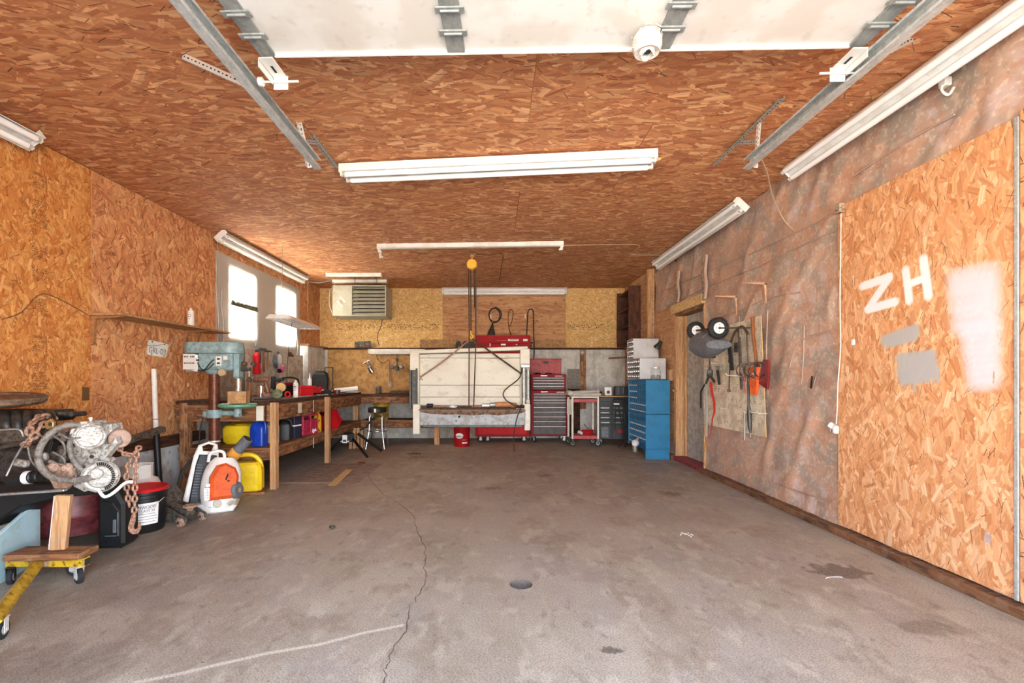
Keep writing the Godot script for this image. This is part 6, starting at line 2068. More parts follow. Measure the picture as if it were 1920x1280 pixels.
	jug("additive_bottle", "dark bottle with a yellow cap beside the crate", V(-2.78, S0, -6.2), 30, 0.12, 0.30, 0.1, M.navy, M.yellow)
	var nb := thing("navy_box", "navy blue box with a white stripe beside the crate", "box", V(-2.46, S0, -5.88), 78)
	part(nb, "body", geo().box(V(0, 0.13, 0), V(0.14, 0.26, 0.12), 0.006), M.navy)
	part(nb, "white_stripe", geo().box(V(0, 0.15, 0), V(0.142, 0.016, 0.122)), M.paper)
	# milk crate
	var ck := thing("milk_crate", "crimson plastic milk crate on the bench shelf", "crate", V(-2.51, S0, -6.22), 74)
	var s := 0.15
	for side in 4:
		var face := geo().at(Transform3D(turn(90 * side), Vector3()))
		face.box(V(0, 0.012, s), V(2 * s, 0.024, 0.012), 0.003).box(V(0, 0.255, s), V(2 * s, 0.025, 0.012), 0.003).box(V(0, 0.19, s), V(2 * s, 0.015, 0.01), 0.003)
		for i in 3:
			face.box(V(-s + 0.008 + i * (s - 0.008), 0.13, s), V(0.016, 0.26, 0.012), 0.003)
		for hs in [-1.0, 1.0]:
			for i in 4:
				for q in [1.0, -1.0]:
					var cx: float = hs * s / 2
					face.box(V(cx + (i - 1.5) * 0.03, 0.105, s), V(0.007, 0.19, 0.006), 0.0, turn(0, 0, 38.0 * q))
		part(ck, "side", face, M.crimson)
	part(ck, "floor_panel", geo().box(V(0, 0.006, 0), V(2 * s - 0.01, 0.012, 2 * s - 0.01)), M.crimson)
	part(ck, "solid_end", geo().box(V(0.0, 0.09, s - 0.008), V(2 * s - 0.04, 0.17, 0.006)), M.crimson)
	var eight := []
	for i in 14:
		var a := TAU * i / 14
		eight.append(V(0.045 + cos(a) * 0.014, 0.045 + sin(a) * 0.024, s + 0.008))
	part(ck, "emblem", geo().tube(eight, 0.006, 6, false, true).at(tf(V(0.085, 0.052, s + 0.008))).prism([P2(-0.02, -0.016), P2(0.022, -0.012), P2(0.008, 0.024), P2(-0.01, 0.02)], 0.004), M.paper, Vector3(), "two small pale marks")
	var yb := jug("yellow_bottle", "slim yellow bottle beside the crate on the shelf", V(-2.40, S0, -6.50), 90, 0.12, 0.30, 0.09, M.yellow, M.black_plastic)
	for q in [[V(-2.42, S0, -6.92), 70.0, 0.19, "red stacking bin behind the far bench post, shorter one"], [V(-2.52, S0, -7.3), 62.0, 0.28, "red stacking bin at the far end of the shelf, taller one"]]:
		var bn := thing("stacking_bin", q[3], "bin", q[0], q[1], "red stacking bins")
		var h: float = q[2]
		for z in [-1.0, 1.0]:
			part(bn, "side", geo().at(tf(V(0, 0, z * 0.1))).prism([P2(-0.14, 0), P2(0.12, 0), P2(0.17, h * 0.4), P2(0.14, h * 0.45), P2(0.05, h), P2(-0.14, h)], 0.006), M.red_bright)
		part(bn, "tray", geo().box(V(-0.01, 0.004, 0), V(0.26, 0.008, 0.2)).box(V(-0.138, h / 2, 0), V(0.006, h, 0.2)).box(V(0.147, h * 0.2, 0), V(0.006, h * 0.44, 0.2), 0.0, turn(0, 0, -28)), M.red_bright)
		part(bn, "contents", geo().box(V(-0.02, h * 0.3, 0), V(0.2, h * 0.4, 0.16), 0.02), M.black_plastic)
		part(bn, "label_slot", geo().box(V(0.155, h * 0.28, 0), V(0.006, 0.03, 0.12), 0.0, turn(0, 0, -28)), M.red)

func spray_can(label: String, pos: Vector3, r: float, h: float) -> void:
	var c := thing("spray_can", label, "spray can", pos, 0.0, "spray cans")
	part(c, "body", geo().lathe([P2(0, 0), P2(r * 0.96, 0), P2(r, 0.004), P2(r, h * 0.80), P2(r * 0.8, h * 0.86), P2(r * 0.5, h * 0.88), P2(0, h * 0.88)], 20), M.white_plastic)
	part(c, "nozzle", geo().lathe([P2(r * 0.45, h * 0.88), P2(r * 0.45, h * 0.94), P2(r * 0.3, h * 0.95), P2(r * 0.3, h), P2(0, h)], 14), M.white_plastic)
	var g := geo()
	rng.seed = int(h * 1000.0)
	for row in 4:
		for i in 6:
			var a := -0.7 + i * 0.24
			if rng.randf() < 0.8:
				g.box(V(sin(a) * (r + 0.0003), h * (0.72 - row * 0.1), cos(a) * (r + 0.0003)), V(r * 0.2, h * (0.05 if row == 1 else 0.025), 0.0006), 0.0, Basis(V(0, 1, 0), a))
	part(c, "print", g, M.print)


func tool_drawers(to: Node3D, x: float, w: float, z: float, tops: Array, face: Material, trim: Material) -> void:
	for i in tops.size() - 1:
		var t: float = tops[i]
		var b: float = tops[i + 1]
		var d := part(to, "drawer", geo().box(V(x, (t + b) / 2, z), V(w, t - b - 0.006, 0.02), 0.003), face)
		part(d, "pull", geo().box(V(x, t - 0.009, z + 0.0115), V(w, 0.007, 0.006), 0.001), trim)

func back_area() -> void:
	# --- bench along the back wall
	var o := V(-1.9, 0, -8.9)
	var b := thing("back_bench", "timber bench along the back wall below the brown pegboard", "workbench", o)
	for k in 3:
		part(b, "top_plank", geo().box(V(-2.12 - o.x, 0.86, -8.56 - k * 0.31 - o.z), V(2.36, 0.04, 0.306), 0.004), M.dark_h)
	part(b, "apron", geo().box(V(-1.68 - o.x, 0.785, -8.43 - o.z), V(1.45, 0.12, 0.038), 0.004), M.old_h)
	for x in [-2.44, -1.02]:
		part(b, "leg", geo().box(V(x - o.x, 0.42, -8.45 - o.z), V(0.09, 0.84, 0.09), 0.006), M.wood_v)
	part(b, "shelf", geo().box(V(-1.73 - o.x, 0.385, -8.85 - o.z), V(1.4, 0.03, 0.8), 0.004), M.dark_h)
	part(b, "shelf_rail", geo().box(V(-1.73 - o.x, 0.36, -8.44 - o.z), V(1.36, 0.14, 0.038), 0.004), M.old_h)

	var pb := thing("brown_pegboard", "brown pegboard on the back wall over the bench", "pegboard", V(-2.33, 1.30, -BD + 0.05))
	part(pb, "board", geo().box(V(0, 0, 0), V(1.86, 0.84, 0.01), 0.002), M.pegboard_brown)
	part(pb, "peg_shade_dots", peg_shade_dots(1.84, 0.82, 0.0254), M.peg_hole_shade, V(0, 0, 0.0053)).set_meta("kind", "stuff")
	part(pb, "cover_strip", geo().box(V(0.29, -0.02, 0.012), V(0.04, 0.78, 0.016), 0.003), M.wood_v)
	var oc := thing("outlet_box", "white outlet on the wood strip of the brown pegboard", "outlet", V(-2.04, 1.05, -9.36))
	part(oc, "plate", geo().box(V(0, 0, 0.015), V(0.05, 0.10, 0.03), 0.004), M.white_plastic)
	part(oc, "socket", geo().box(V(0, 0.022, 0.031), V(0.02, 0.024, 0.003)).box(V(0, -0.022, 0.031), V(0.02, 0.024, 0.003)), M.hole_shade_and_nail)  # dark boxes painting the shade of the outlet openings
	solo("pegboard_cord", geo().tube(curve([V(-2.33, 1.69, -9.34), V(-2.25, 1.5, -9.33), V(-2.15, 1.46, -9.33), V(-2.07, 1.52, -9.33), V(-2.045, 1.42, -9.33), V(-2.04, 1.05, -9.32)], 6), 0.005, 6), M.cable, "dark cord looping across the brown pegboard to the outlet", "cord")
	var sg := thing("spray_gun", "chrome spray gun hanging on the brown pegboard", "spray gun", V(-2.48, 1.46, -9.33))
	sg.rotation_degrees = V(0, 0, 28)
	part(sg, "cup", geo().lathe([P2(0, -0.22), P2(0.045, -0.22), P2(0.05, -0.2), P2(0.05, -0.1), P2(0.03, -0.08), P2(0, -0.08)], 20), M.chrome)
	part(sg, "body", geo().cyl(V(0, -0.08, 0), V(0, 0.03, 0), 0.022, 12, 0.004).cyl(V(-0.07, 0.02, 0), V(0.06, 0.03, 0), 0.016, 12, 0.003), M.chrome)
	part(sg, "grip", geo().box(V(0.075, -0.03, 0), V(0.025, 0.13, 0.03), 0.008, turn(0, 0, 18)), M.chrome)
	var tl := thing("spot_lamp", "twin-head work lamp hanging on the brown pegboard", "work lamp", V(-1.90, 1.42, -9.32))
	part(tl, "post", geo().cyl(V(0, -0.06, 0), V(0, 0.2, 0), 0.01, 8).box(V(0, 0.1, 0), V(0.05, 0.05, 0.03), 0.006).box(V(0, -0.06, 0), V(0.06, 0.1, 0.05), 0.012), M.dark_steel)
	for s in [-1.0, 1.0]:
		part(tl, "lamp_head", geo().cyl(V(s * 0.06, -0.02, 0), V(s * 0.12, -0.06, 0.03), 0.035, 14, 0.004), M.steel)
		part(tl, "leg", geo().cyl(V(s * 0.02, -0.1, 0), V(s * 0.04, -0.2, 0.01), 0.006, 8), M.steel)
	solo("hung_pliers", geo().tube([V(-0.025, -0.08, 0), V(0, 0, 0), V(0.012, 0.04, 0)], 0.008, 6).tube([V(0.025, -0.08, 0), V(0, 0, 0), V(-0.012, 0.04, 0)], 0.008, 6), M.brass, "small brass-coloured pliers hanging on the brown pegboard", "pliers", V(-2.77, 1.42, -9.36))
	for q in [[-1.62, 1.23], [-1.72, 1.21]]:
		solo("hung_socket", geo().cyl(V(0, 0, 0), V(0, 0.05, 0), 0.014, 10, 0.002), M.steel, "small socket hanging right of the work lamp, farther one" if q[0] > -1.7 else "small socket hanging right of the work lamp, closer one", "socket", V(q[0], q[1], -9.36), 0, "sockets on the brown pegboard")

	# on the back bench (height 0.88)
	var H := 0.881
	var tin := thing("steel_canister", "dented steel canister standing on the back bench", "canister", V(-2.18, H, -9.0))
	part(tin, "body", geo().lathe([P2(0, 0), P2(0.05, 0), P2(0.052, 0.09), P2(0.045, 0.12), P2(0, 0.12)], 20), M.iron)
	part(tin, "lid", geo().lathe([P2(0.047, 0.118), P2(0.047, 0.13), P2(0.02, 0.135), P2(0.015, 0.15), P2(0, 0.15)], 20), M.rust)
	solo("flat_stick", geo().box(V(0, 0.012, 0), V(0.27, 0.016, 0.03), 0.003), M.wood_h, "pale stick lying on the back bench", "stick", V(-2.28, H, -8.62), -4)
	solo("socket_wrench", geo().cyl(V(-0.02, 0.015, 0), V(0.14, 0.015, 0), 0.007, 8).cyl(V(0.14, 0.002, 0), V(0.14, 0.03, 0), 0.018, 10), M.chrome, "chrome ratchet lying on the back bench", "wrench", V(-1.98, H, -8.65), 35)
	solo("brown_tray", geo().box(V(0, 0.01, 0), V(0.36, 0.02, 0.2), 0.004).box(V(0, 0.03, 0.1), V(0.36, 0.05, 0.008)).box(V(0, 0.03, -0.1), V(0.36, 0.05, 0.008)), M.aged_tool, "brown tray of parts on the back bench", "tray", V(-1.72, H, -8.8), 4)
	solo("black_pouch", geo().ball(V(0, 0.045, 0), V(0.17, 0.045, 0.1), 16, 8), M.black_rubber, "black tool pouch on the back bench behind the truck panel", "pouch", V(-1.35, H, -8.75))
	var hb := thing("wood_sign", "grey weathered board with faint letters hung on the ledge", "sign", V(-2.56, 1.815, -9.32))
	hb.rotation_degrees = V(-6, 4, 3)
	part(hb, "board", geo().box(V(0, 0, 0), V(0.31, 0.12, 0.02), 0.004), M.iron)
	var scr := geo()
	for q in [[-0.05, 8], [-0.03, -14], [0.0, 0], [0.02, -20], [0.045, 16], [0.075, 0], [0.09, 80]]:
		scr.box(V(q[0], -0.005, 0.0105), V(0.005, 0.045, 0.001), 0.0, turn(0, 0, q[1]))
	part(hb, "worn_lettering", scr, M.torn)
	solo("yellow_rope", geo().cyl(V(0, 0, 0), V(0.0, 0.43, 0), 0.006, 6), M.yellow_paint, "yellow pull rope hanging under the heater", "rope", V(-2.42, 1.80, -8.7))
	solo("heater_cord", geo().tube(curve([V(0, 0, 0), V(-0.03, -0.15, 0), V(-0.09, -0.3, 0), V(-0.06, -0.48, 0)], 6), 0.006, 6), M.cable, "dark cord hanging below the heater", "cord", V(-2.05, 2.23, -8.75))

	# stool
	var st := thing("bar_stool", "black round stool with chrome legs before the bench", "stool", V(-1.966, 0, -8.03))
	part(st, "seat", geo().lathe([P2(0, 0.59), P2(0.14, 0.59), P2(0.152, 0.60), P2(0.152, 0.66), P2(0.14, 0.675), P2(0, 0.68)], 28), M.black_plastic)
	part(st, "tag", geo().box(V(0.0, 0.63, 0.1525), V(0.035, 0.06, 0.003)), M.paper)
	for a in [45, 135, 225, 315]:
		part(st, "leg", geo().tube([turn(a) * V(0.10, 0.59, 0), turn(a) * V(0.145, 0.52, 0), turn(a) * V(0.15, 0.3, 0), turn(a) * V(0.215, 0.0, 0)], 0.0125, 10), M.chrome)
	var ring := []
	for i in 28:
		ring.append(V(cos(TAU * i / 28) * 0.163, 0.29, sin(TAU * i / 28) * 0.163))
	part(st, "foot_ring", geo().tube(ring, 0.010, 8, false, true), M.chrome)
	var yb := thing("yellow_pail", "yellow pail on the back bench shelf behind the stool", "pail", V(-2.06, 0.401, -8.72))
	part(yb, "body", geo().lathe([P2(0, 0), P2(0.115, 0), P2(0.13, 0.28), P2(0.14, 0.285), P2(0.14, 0.31), P2(0.132, 0.34), P2(0, 0.34)], 28), M.yellow_paint)
	part(yb, "rim", geo().lathe([P2(0.135, 0.26), P2(0.143, 0.262), P2(0.143, 0.272), P2(0.135, 0.274)], 28), M.yellow)
	# folded black rack and slatted crate
	var rk := thing("folded_rack", "folded black steel rack on splayed legs under the bench", "rack", V(-2.28, 0, -7.45))
	part(rk, "spine", geo().box(V(0, 0.26, 0), V(0.12, 0.13, 0.35), 0.012, turn(30)), M.black_steel)
	for q in [[0.05, 0.28, 0.05, 0.42, 0.02, 0.45], [0.1, 0.28, -0.2, 0.5, 0.02, -0.12], [-0.04, 0.26, 0.1, -0.2, 0.02, 0.38], [-0.05, 0.3, -0.15, -0.16, 0.34, -0.32]]:
		part(rk, "leg", geo().tube([V(q[0], q[1], q[2]), V(q[3], q[4], q[5])], 0.022, 6), M.black_steel)
	part(rk, "tag_plate", geo().box(V(0.02, 0.245, 0.215), V(0.075, 0.12, 0.006), 0.002), M.paper)
	part(rk, "tag_mark", geo().box(V(0.02, 0.222, 0.2185), V(0.05, 0.03, 0.003)), M.dark_steel)
	part(rk, "bolt", geo().cyl(V(-0.03, 0.21, 0.2), V(-0.03, 0.21, 0.225), 0.012, 8).cyl(V(0.075, 0.21, 0.2), V(0.075, 0.21, 0.225), 0.012, 8), M.zinc)
	part(rk, "handle", geo().tube(curve([V(0.1, 0.32, -0.3), V(0.2, 0.38, -0.35), V(0.28, 0.5, -0.4), V(0.42, 0.54, -0.45)], 5), 0.012, 8), M.black_steel)
	var cr := thing("slatted_crate", "pale slatted wooden crate on the floor beside the stool", "crate", V(-2.33, 0, -8.05), 20)
	for i in 4:
		part(cr, "slat", geo().box(V(-0.09 + i * 0.06, 0.17, 0.1), V(0.045, 0.34, 0.014), 0.002), M.wood_v)
		part(cr, "slat", geo().box(V(0.13, 0.17, -0.08 + i * 0.06), V(0.014, 0.34, 0.045), 0.002), M.wood_v)
	part(cr, "frame", geo().box(V(0, 0.03, 0), V(0.24, 0.03, 0.2), 0.003).box(V(0, 0.31, 0.085), V(0.24, 0.03, 0.014), 0.002).box(V(0.115, 0.31, 0), V(0.014, 0.03, 0.2), 0.002).box(V(-0.11, 0.17, 0), V(0.014, 0.34, 0.2), 0.002), M.old_h)

	# --- truck panel hung from the hoist
	var p := V(-0.36, 0.40, -6.9)
	var t := thing("truck_tailgate", "white steel truck bed panel hanging from the chain hoist", "truck panel", p)
	var W := func(px: float, py: float, d: float) -> Vector3:
		return at(px, py, d) - p
	var dp := 7.0
	var rows := [662.0, 671.0, 722.0, 744.0, 760.0]
	for i in 4:
		var a: Vector3 = W.call(786, rows[i] + 0.4, dp)
		var c: Vector3 = W.call(976, rows[i + 1] - 0.4, dp)
		part(t, "panel_board", geo().box((a + c) / 2, V(c.x - a.x, a.y - c.y, 0.03), 0.004), M.painted)
	var ta: Vector3 = W.call(772, 660, 6.97)
	var tb: Vector3 = W.call(992, 652.5, 6.97)
	part(t, "top_rail", geo().at(tf(V(0, 0, 0))).box((ta + tb) / 2, V(1.66, 0.055, 0.06), 0.008, turn(0, 0, 1.9)), M.painted)
	part(t, "rail_groove", geo().box((ta + tb) / 2 + V(0, -0.035, 0.012), V(1.5, 0.008, 0.05), 0.0, turn(0, 0, 1.9)), M.aged_tool)
	for s in [-1.0, 1.0]:
		var a: Vector3 = W.call(770 if s < 0 else 975, 660 if s < 0 else 654, 6.95)
		var c: Vector3 = W.call(787 if s < 0 else 993, 757 if s < 0 else 757, 6.95)
		part(t, "post", geo().box((a + c) / 2, V(absf(c.x - a.x), a.y - c.y, 0.12), 0.008), M.painted)
		var la: Vector3 = W.call(775 if s < 0 else 983, 757, 6.8)
		var lb: Vector3 = W.call(788 if s < 0 else 994, 813 if s < 0 else 806, 6.8)
		part(t, "leg", geo().box((la + lb) / 2, V(lb.x - la.x, la.y - lb.y, 0.1), 0.008), M.painted)
		part(t, "gusset", geo().at(tf((la + lb) / 2 + V(-s * 0.1, 0.04, 0.0))).prism([P2(s * 0.07, 0.08), P2(-s * 0.06, 0.08), P2(-s * 0.06, 0.05), P2(0.0, 0.03), P2(s * 0.03, -0.02), P2(s * 0.07, -0.05)], 0.04, 0.003), M.painted)
	var lg: Vector3 = W.call(886, 765, 6.87)
	part(t, "ledge", geo().box(V(lg.x, lg.y, lg.z), V(1.50, 0.012, 0.26), 0.003, turn(0, 8)), M.bed_dirt)
	var fa: Vector3 = W.call(787, 768, 6.74)
	var fb: Vector3 = W.call(985, 797, 6.74)
	part(t, "sill_face", geo().box((fa + fb) / 2, V(fb.x - fa.x, fa.y - fb.y, 0.025), 0.01), M.bed_steel)
	part(t, "dirt_crust", geo().at(tf((fa + fb) / 2 + V(0, 0.075, 0.0135))).prism([P2(-0.74, 0.03), P2(-0.72, 0.0), P2(-0.6, -0.02), P2(-0.4, -0.035), P2(-0.2, -0.03), P2(0.0, -0.045), P2(0.2, -0.03), P2(0.35, -0.045), P2(0.55, -0.025), P2(0.68, -0.015), P2(0.73, 0.01), P2(0.74, 0.03)], 0.003), M.bed_dirt)
	for q in [[861, 781, 0.016], [855, 789, 0.01]]:
		part(t, "bolt_hole_shade", geo().cyl(W.call(q[0], q[1], 6.727), W.call(q[0], q[1], 6.722), q[2], 14), M.hole_shade_and_nail)  # dark discs, hole shade painted on the sill face
	part(t, "under_channel", geo().box(W.call(886, 797, 6.86), V(1.4, 0.04, 0.2), 0.004), M.dark_steel)
	var ba: Vector3 = W.call(776, 730, 6.85)
	part(t, "hinge_channel", geo().box(ba, V(0.10, 0.55, 0.06), 0.006).box(ba + V(-0.035, 0, 0.05), V(0.03, 0.53, 0.09), 0.004).box(ba + V(0.045, 0.02, 0.04), V(0.016, 0.56, 0.07), 0.003), M.dark_steel)
	for i in 5:
		part(t, "rivet", geo().ball(ba + V(0.01, -0.2 + i * 0.1, 0.032), V(0.008, 0.008, 0.006), 8, 5), M.zinc)
	var ca: Vector3 = W.call(985, 722, 6.83)
	part(t, "lift_cylinder", geo().cyl(ca + V(-0.02, -0.28, 0), ca + V(-0.02, 0.27, 0), 0.035, 18, 0.006).cyl(ca + V(0.04, -0.2, 0.0), ca + V(0.04, 0.22, 0), 0.026, 16, 0.005).box(ca + V(0.0, 0.27, 0), V(0.13, 0.05, 0.08), 0.008), M.steel)
	part(t, "hydraulic_hose", geo().tube(curve([ca + V(-0.05, 0.25, 0.04), ca + V(-0.09, 0.1, 0.06), ca + V(-0.3, -0.08, 0.06), ca + V(-0.28, -0.2, 0.06), ca + V(-0.12, -0.3, 0.06), ca + V(-0.02, -0.32, 0.05)], 7), 0.008, 8), M.cable)
	part(t, "chain_shackle", geo().tube([W.call(787, 712, 6.85), W.call(789, 707, 6.81), W.call(792, 712, 6.85)], 0.008, 6), M.rust)
	# tools lying on its ledge
	var gy: float = at(0, 765, 6.87).y + 0.012
	var og := thing("orange_grinder", "orange-handled grinder lying on the truck panel ledge", "grinder", V(at(945, 0, 6.87).x, gy, -6.86))
	mat("tan_orange", hx("cf8f5c"), 0.5, 0.0, "grime", 3.0)
	part(og, "handle", geo().cyl(V(-0.12, 0.04, 0), V(0.10, 0.045, 0), 0.036, 16, 0.01).ball(V(0.13, 0.035, 0), V(0.06, 0.035, 0.035), 12, 8), M.tan_orange)
	part(og, "gear_head", geo().cyl(V(-0.2, 0.035, 0), V(-0.12, 0.04, 0), 0.03, 14, 0.004).box(V(-0.26, 0.03, 0), V(0.12, 0.04, 0.06), 0.008), M.steel)
	part(og, "cord", geo().tube(curve([V(0.18, 0.03, 0.02), V(0.24, 0.01, 0.13), V(0.18, -0.12, 0.19), V(0.13, -0.4, 0.19), V(0.14, -0.6, 0.2)], 6), 0.006, 6), M.cable)
	var tools := [["pry bar with a rusty shaft lying at the left of the truck panel ledge", 830, 0.34, "rust"], ["dark steel bar lying in the middle of the truck panel ledge", 866, 0.30, "aged_tool"], ["thin rusty rod lying beside the grinder on the truck panel ledge", 905, 0.26, "rust"]]
	for q in tools:
		solo("pry_bar", geo().cyl(V(-q[2] / 2, 0.014, 0), V(q[2] / 2, 0.014, 0), 0.011, 8).box(V(-q[2] / 2, 0.016, 0), V(0.06, 0.026, 0.03), 0.006), M[q[3]], q[0], "pry bar", V(at(q[1], 0, 6.9).x, gy - 0.004, -6.88), 3)
	solo("white_rag", geo().ball(V(0, 0.018, 0), V(0.07, 0.02, 0.04), 12, 6), M.paper, "small white rag on the truck panel ledge", "rag", V(at(849, 0, 6.85).x, gy - 0.004, -6.86))
	solo("oil_funnel", geo().cyl(V(0, 0.03, 0), V(0.09, 0.03, 0), 0.028, 14, 0.004), M.black_plastic, "black cap end lying at the left of the ledge", "funnel", V(at(800, 0, 6.85).x, gy - 0.004, -6.86))

	# --- red pail under the panel
	var rp := thing("red_pail", "red oil pail with a white oval emblem under the truck panel", "pail", V(-0.574, 0, -8.25))
	part(rp, "body", geo().lathe([P2(0, 0), P2(0.128, 0), P2(0.132, 0.01), P2(0.14, 0.32), P2(0.147, 0.325), P2(0.147, 0.36), P2(0, 0.36)], 30), M.red)
	var em := geo()
	var er := []
	for j in 3:
		var rr := PackedVector3Array()
		for i in 21:
			var a := TAU * i / 20
			var k := [0.0, 0.6, 1.0][j] as float
			var th := (-0.035 + cos(a) * 0.072 * k) / 0.137
			var y := 0.19 + sin(a) * 0.045 * k
			var r := 0.1325 + y * 0.0235 + 0.0012
			rr.append(V(sin(th) * r, y, cos(th) * r))
		er.append(rr)
	em.loft(er, false, false).face_to(V(0, 0, 1), true)
	var eb := part(rp, "emblem", em, M.paper)
	var tx := part(eb, "lettering", text_geo("AMALIE", 0.032, 0.1385, true), M.print, V(0, 0.178, 0))
	tx.rotation_degrees.y = -14
	part(eb, "stripe", geo().at(tf(V(0, 0, 0), -14 - 90 + 20)).lathe([P2(0.1358, 0.11), P2(0.1363, 0.13)], 8, 0.6), M.red_faded)
	part(eb, "stripe", geo().at(tf(V(0, 0, 0), -14 - 90 + 20)).lathe([P2(0.1345, 0.06), P2(0.1352, 0.085)], 8, 0.7), M.paper)

	# --- red rolling cabinet with its top chest, behind the panel
	var rc := thing("red_cabinet", "wide red rolling tool cabinet behind the truck panel", "tool cabinet", V(0.125, 0, -8.95))
	part(rc, "body", geo().box(V(0, 0.62, 0), V(0.97, 1.02, 0.5), 0.008), M.red)
	part(rc, "bottom_drawer", geo().box(V(0, 0.27, 0.255), V(0.88, 0.24, 0.02), 0.004), M.red_bright)
	part(rc, "trim", geo().box(V(-0.22, 0.40, 0.27), V(0.4, 0.012, 0.01), 0.002).box(V(0.22, 0.40, 0.27), V(0.38, 0.012, 0.01), 0.002), M.chrome)
	for x in [-0.40, -0.27, 0.4]:
		caster(rc, V(x, 0.055, 0.17), 0.055, 70 if x > 0 else 110, M.zinc)
	part(rc, "side_handle", geo().cyl(V(0.5, 0.03, 0.2), V(0.5, 1.0, 0.2), 0.01, 8), M.dark_steel)
	var rt := thing("red_chest", "closed red tool chest with stickers above the truck panel", "tool chest", V(0.142, 1.131, -8.95))
	part(rt, "body", geo().box(V(0, 0.33, 0), V(0.97, 0.66, 0.42), 0.008), M.red)
	part(rt, "lid", geo().at(Transform3D(Basis(V(0, 0, -1), V(0, 1, 0), V(1, 0, 0)), V(0, 0.66, 0))).prism([P2(-0.215, 0.0), P2(0.215, 0.0), P2(0.215, 0.10), P2(0.17, 0.148), P2(-0.215, 0.148)], 0.98, 0.006), M.red)
	part(rt, "latch", geo().box(V(-0.24, 0.63, 0.214), V(0.016, 0.06, 0.01), 0.002).box(V(0.0, 0.64, 0.216), V(0.09, 0.03, 0.016), 0.005).box(V(0.24, 0.64, 0.214), V(0.03, 0.016, 0.008), 0.002), M.zinc)
	part(rt, "sticker", geo().box(V(0.18, 0.72, 0.2165), V(0.19, 0.034, 0.002)).box(V(0.40, 0.72, 0.2165), V(0.08, 0.04, 0.002)), M.paper)
	var pr := geo()
	for i in 9:
		pr.box(V(0.125 + i * 0.016, 0.726 + 0.002 * sin(i * 2.0), 0.2178), V(0.010, 0.012, 0.001))
	part(rt, "sticker_print", pr, M.red_dark)
	part(rt, "stripe", geo().box(V(-0.03, 0.713, 0.2165), V(0.18, 0.01, 0.002)), M.orange)
	part(rt, "hose_fitting", geo().box(V(0.5, 0.62, 0.1), V(0.05, 0.04, 0.06), 0.008).box(V(0.51, 0.68, 0.1), V(0.07, 0.02, 0.05), 0.006).box(V(0.505, 0.57, 0.1), V(0.06, 0.02, 0.05), 0.006), M.black_plastic)

	# --- tall red chest of drawers
	var cc := thing("tool_chest_stack", "tall red roller chest with grey drawers and raised lid", "tool chest", V(0.98, 0, -8.92))
	part(cc, "cabinet", geo().box(V(0, 0.53, 0), V(0.68, 0.82, 0.44), 0.006), M.red_dark)
	part(cc, "top_box", geo().box(V(-0.015, 1.09, -0.02), V(0.64, 0.29, 0.36), 0.006), M.red_dark)
	var lid := part(cc, "lid", geo().box(V(-0.035, 1.37, -0.19), V(0.58, 0.30, 0.02), 0.004).box(V(-0.035, 1.525, -0.185), V(0.6, 0.012, 0.05), 0.003), M.red_faded)
	part(lid, "badge", geo().box(V(-0.03, 1.46, -0.178), V(0.09, 0.045, 0.004), 0.001), M.black_plastic)
	tool_drawers(cc, 0, 0.58, 0.222, [0.885, 0.83, 0.775, 0.725, 0.645, 0.56, 0.475, 0.39, 0.30, 0.15], M.drawer_grey, M.zinc)
	tool_drawers(cc, -0.015, 0.56, 0.165, [1.175, 1.125, 1.075, 1.02, 0.955], M.drawer_grey, M.zinc)
	for q in [[0.13, 0.915, 0.2222], [0.11, 1.205, 0.162]]:
		part(cc, "badge_lettering", text_geo("CRAFTSMAN", 0.018, 0.0, true), M.paper, V(q[0] + 0.06, q[1] - 0.006, q[2]))
		part(cc, "emblem_plate", geo().box(V(-0.1, q[1], q[2]), V(0.12, 0.016, 0.004), 0.001), M.zinc)
	part(cc, "contents", geo().ball(V(-0.2, 1.245, 0.02), V(0.06, 0.02, 0.05), 10, 6).ball(V(0.0, 1.24, 0.05), V(0.07, 0.018, 0.05), 10, 6), M.black_plastic)
	for x in [-0.27, 0.27]:
		for z in [-0.15, 0.17]:
			caster(cc, V(x, 0.055, z), 0.055, 20 if x < 0 else 75, M.zinc)
	part(cc, "side_handle", geo().box(V(-0.35, 0.8, 0.1), V(0.03, 0.14, 0.03), 0.006), M.wood_v)
	var cb := thing("marbled_board", "black and white marbled panel behind the roller chest", "panel", V(1.52, 0.95, -9.36))
	mat("marble", hx("9a968f"), 0.6, 0.0, "dirty", 5.0)
	part(cb, "sheet", geo().box(V(0, 0.19, 0), V(0.25, 0.40, 0.012), 0.002), M.marble)
	part(cb, "backing", geo().box(V(0, -0.46, 0), V(0.24, 0.94, 0.012), 0.002), M.dark_h)

	# --- service cart
	var ct := thing("service_cart", "white framed service cart with two red trays", "cart", V(1.53, 0, -8.35), -3)
	for sx in [-1.0, 1.0]:
		for sz in [-1.0, 1.0]:
			var xx: float = sx * 0.215 + (-0.035 if sz < 0 else 0.0)
			part(ct, "upright", geo().box(V(xx, 0.46, sz * 0.17), V(0.032, 0.74, 0.032), 0.003), M.painted)
			caster(ct, V(xx, 0.058, sz * 0.17), 0.058, 80 if sx > 0 else 100, M.dark_steel)
	part(ct, "tray", geo().box(V(0, 0.78, 0), V(0.40, 0.06, 0.35), 0.006), M.red_faded)
	part(ct, "tray", geo().box(V(0, 0.16, 0), V(0.40, 0.06, 0.35), 0.006), M.red_faded)
	part(ct, "top_rim", geo().box(V(0, 0.838, 0.17), V(0.46, 0.03, 0.03), 0.003).box(V(0, 0.838, -0.17), V(0.46, 0.03, 0.03), 0.003).box(V(0.215, 0.838, 0), V(0.03, 0.03, 0.34), 0.003).box(V(-0.215, 0.838, 0), V(0.03, 0.03, 0.34), 0.003), M.painted)
	var bl := thing("folded_tarp", "folded off-white tarp lying on top of the cart", "tarp", V(1.52, 0.856, -8.35))
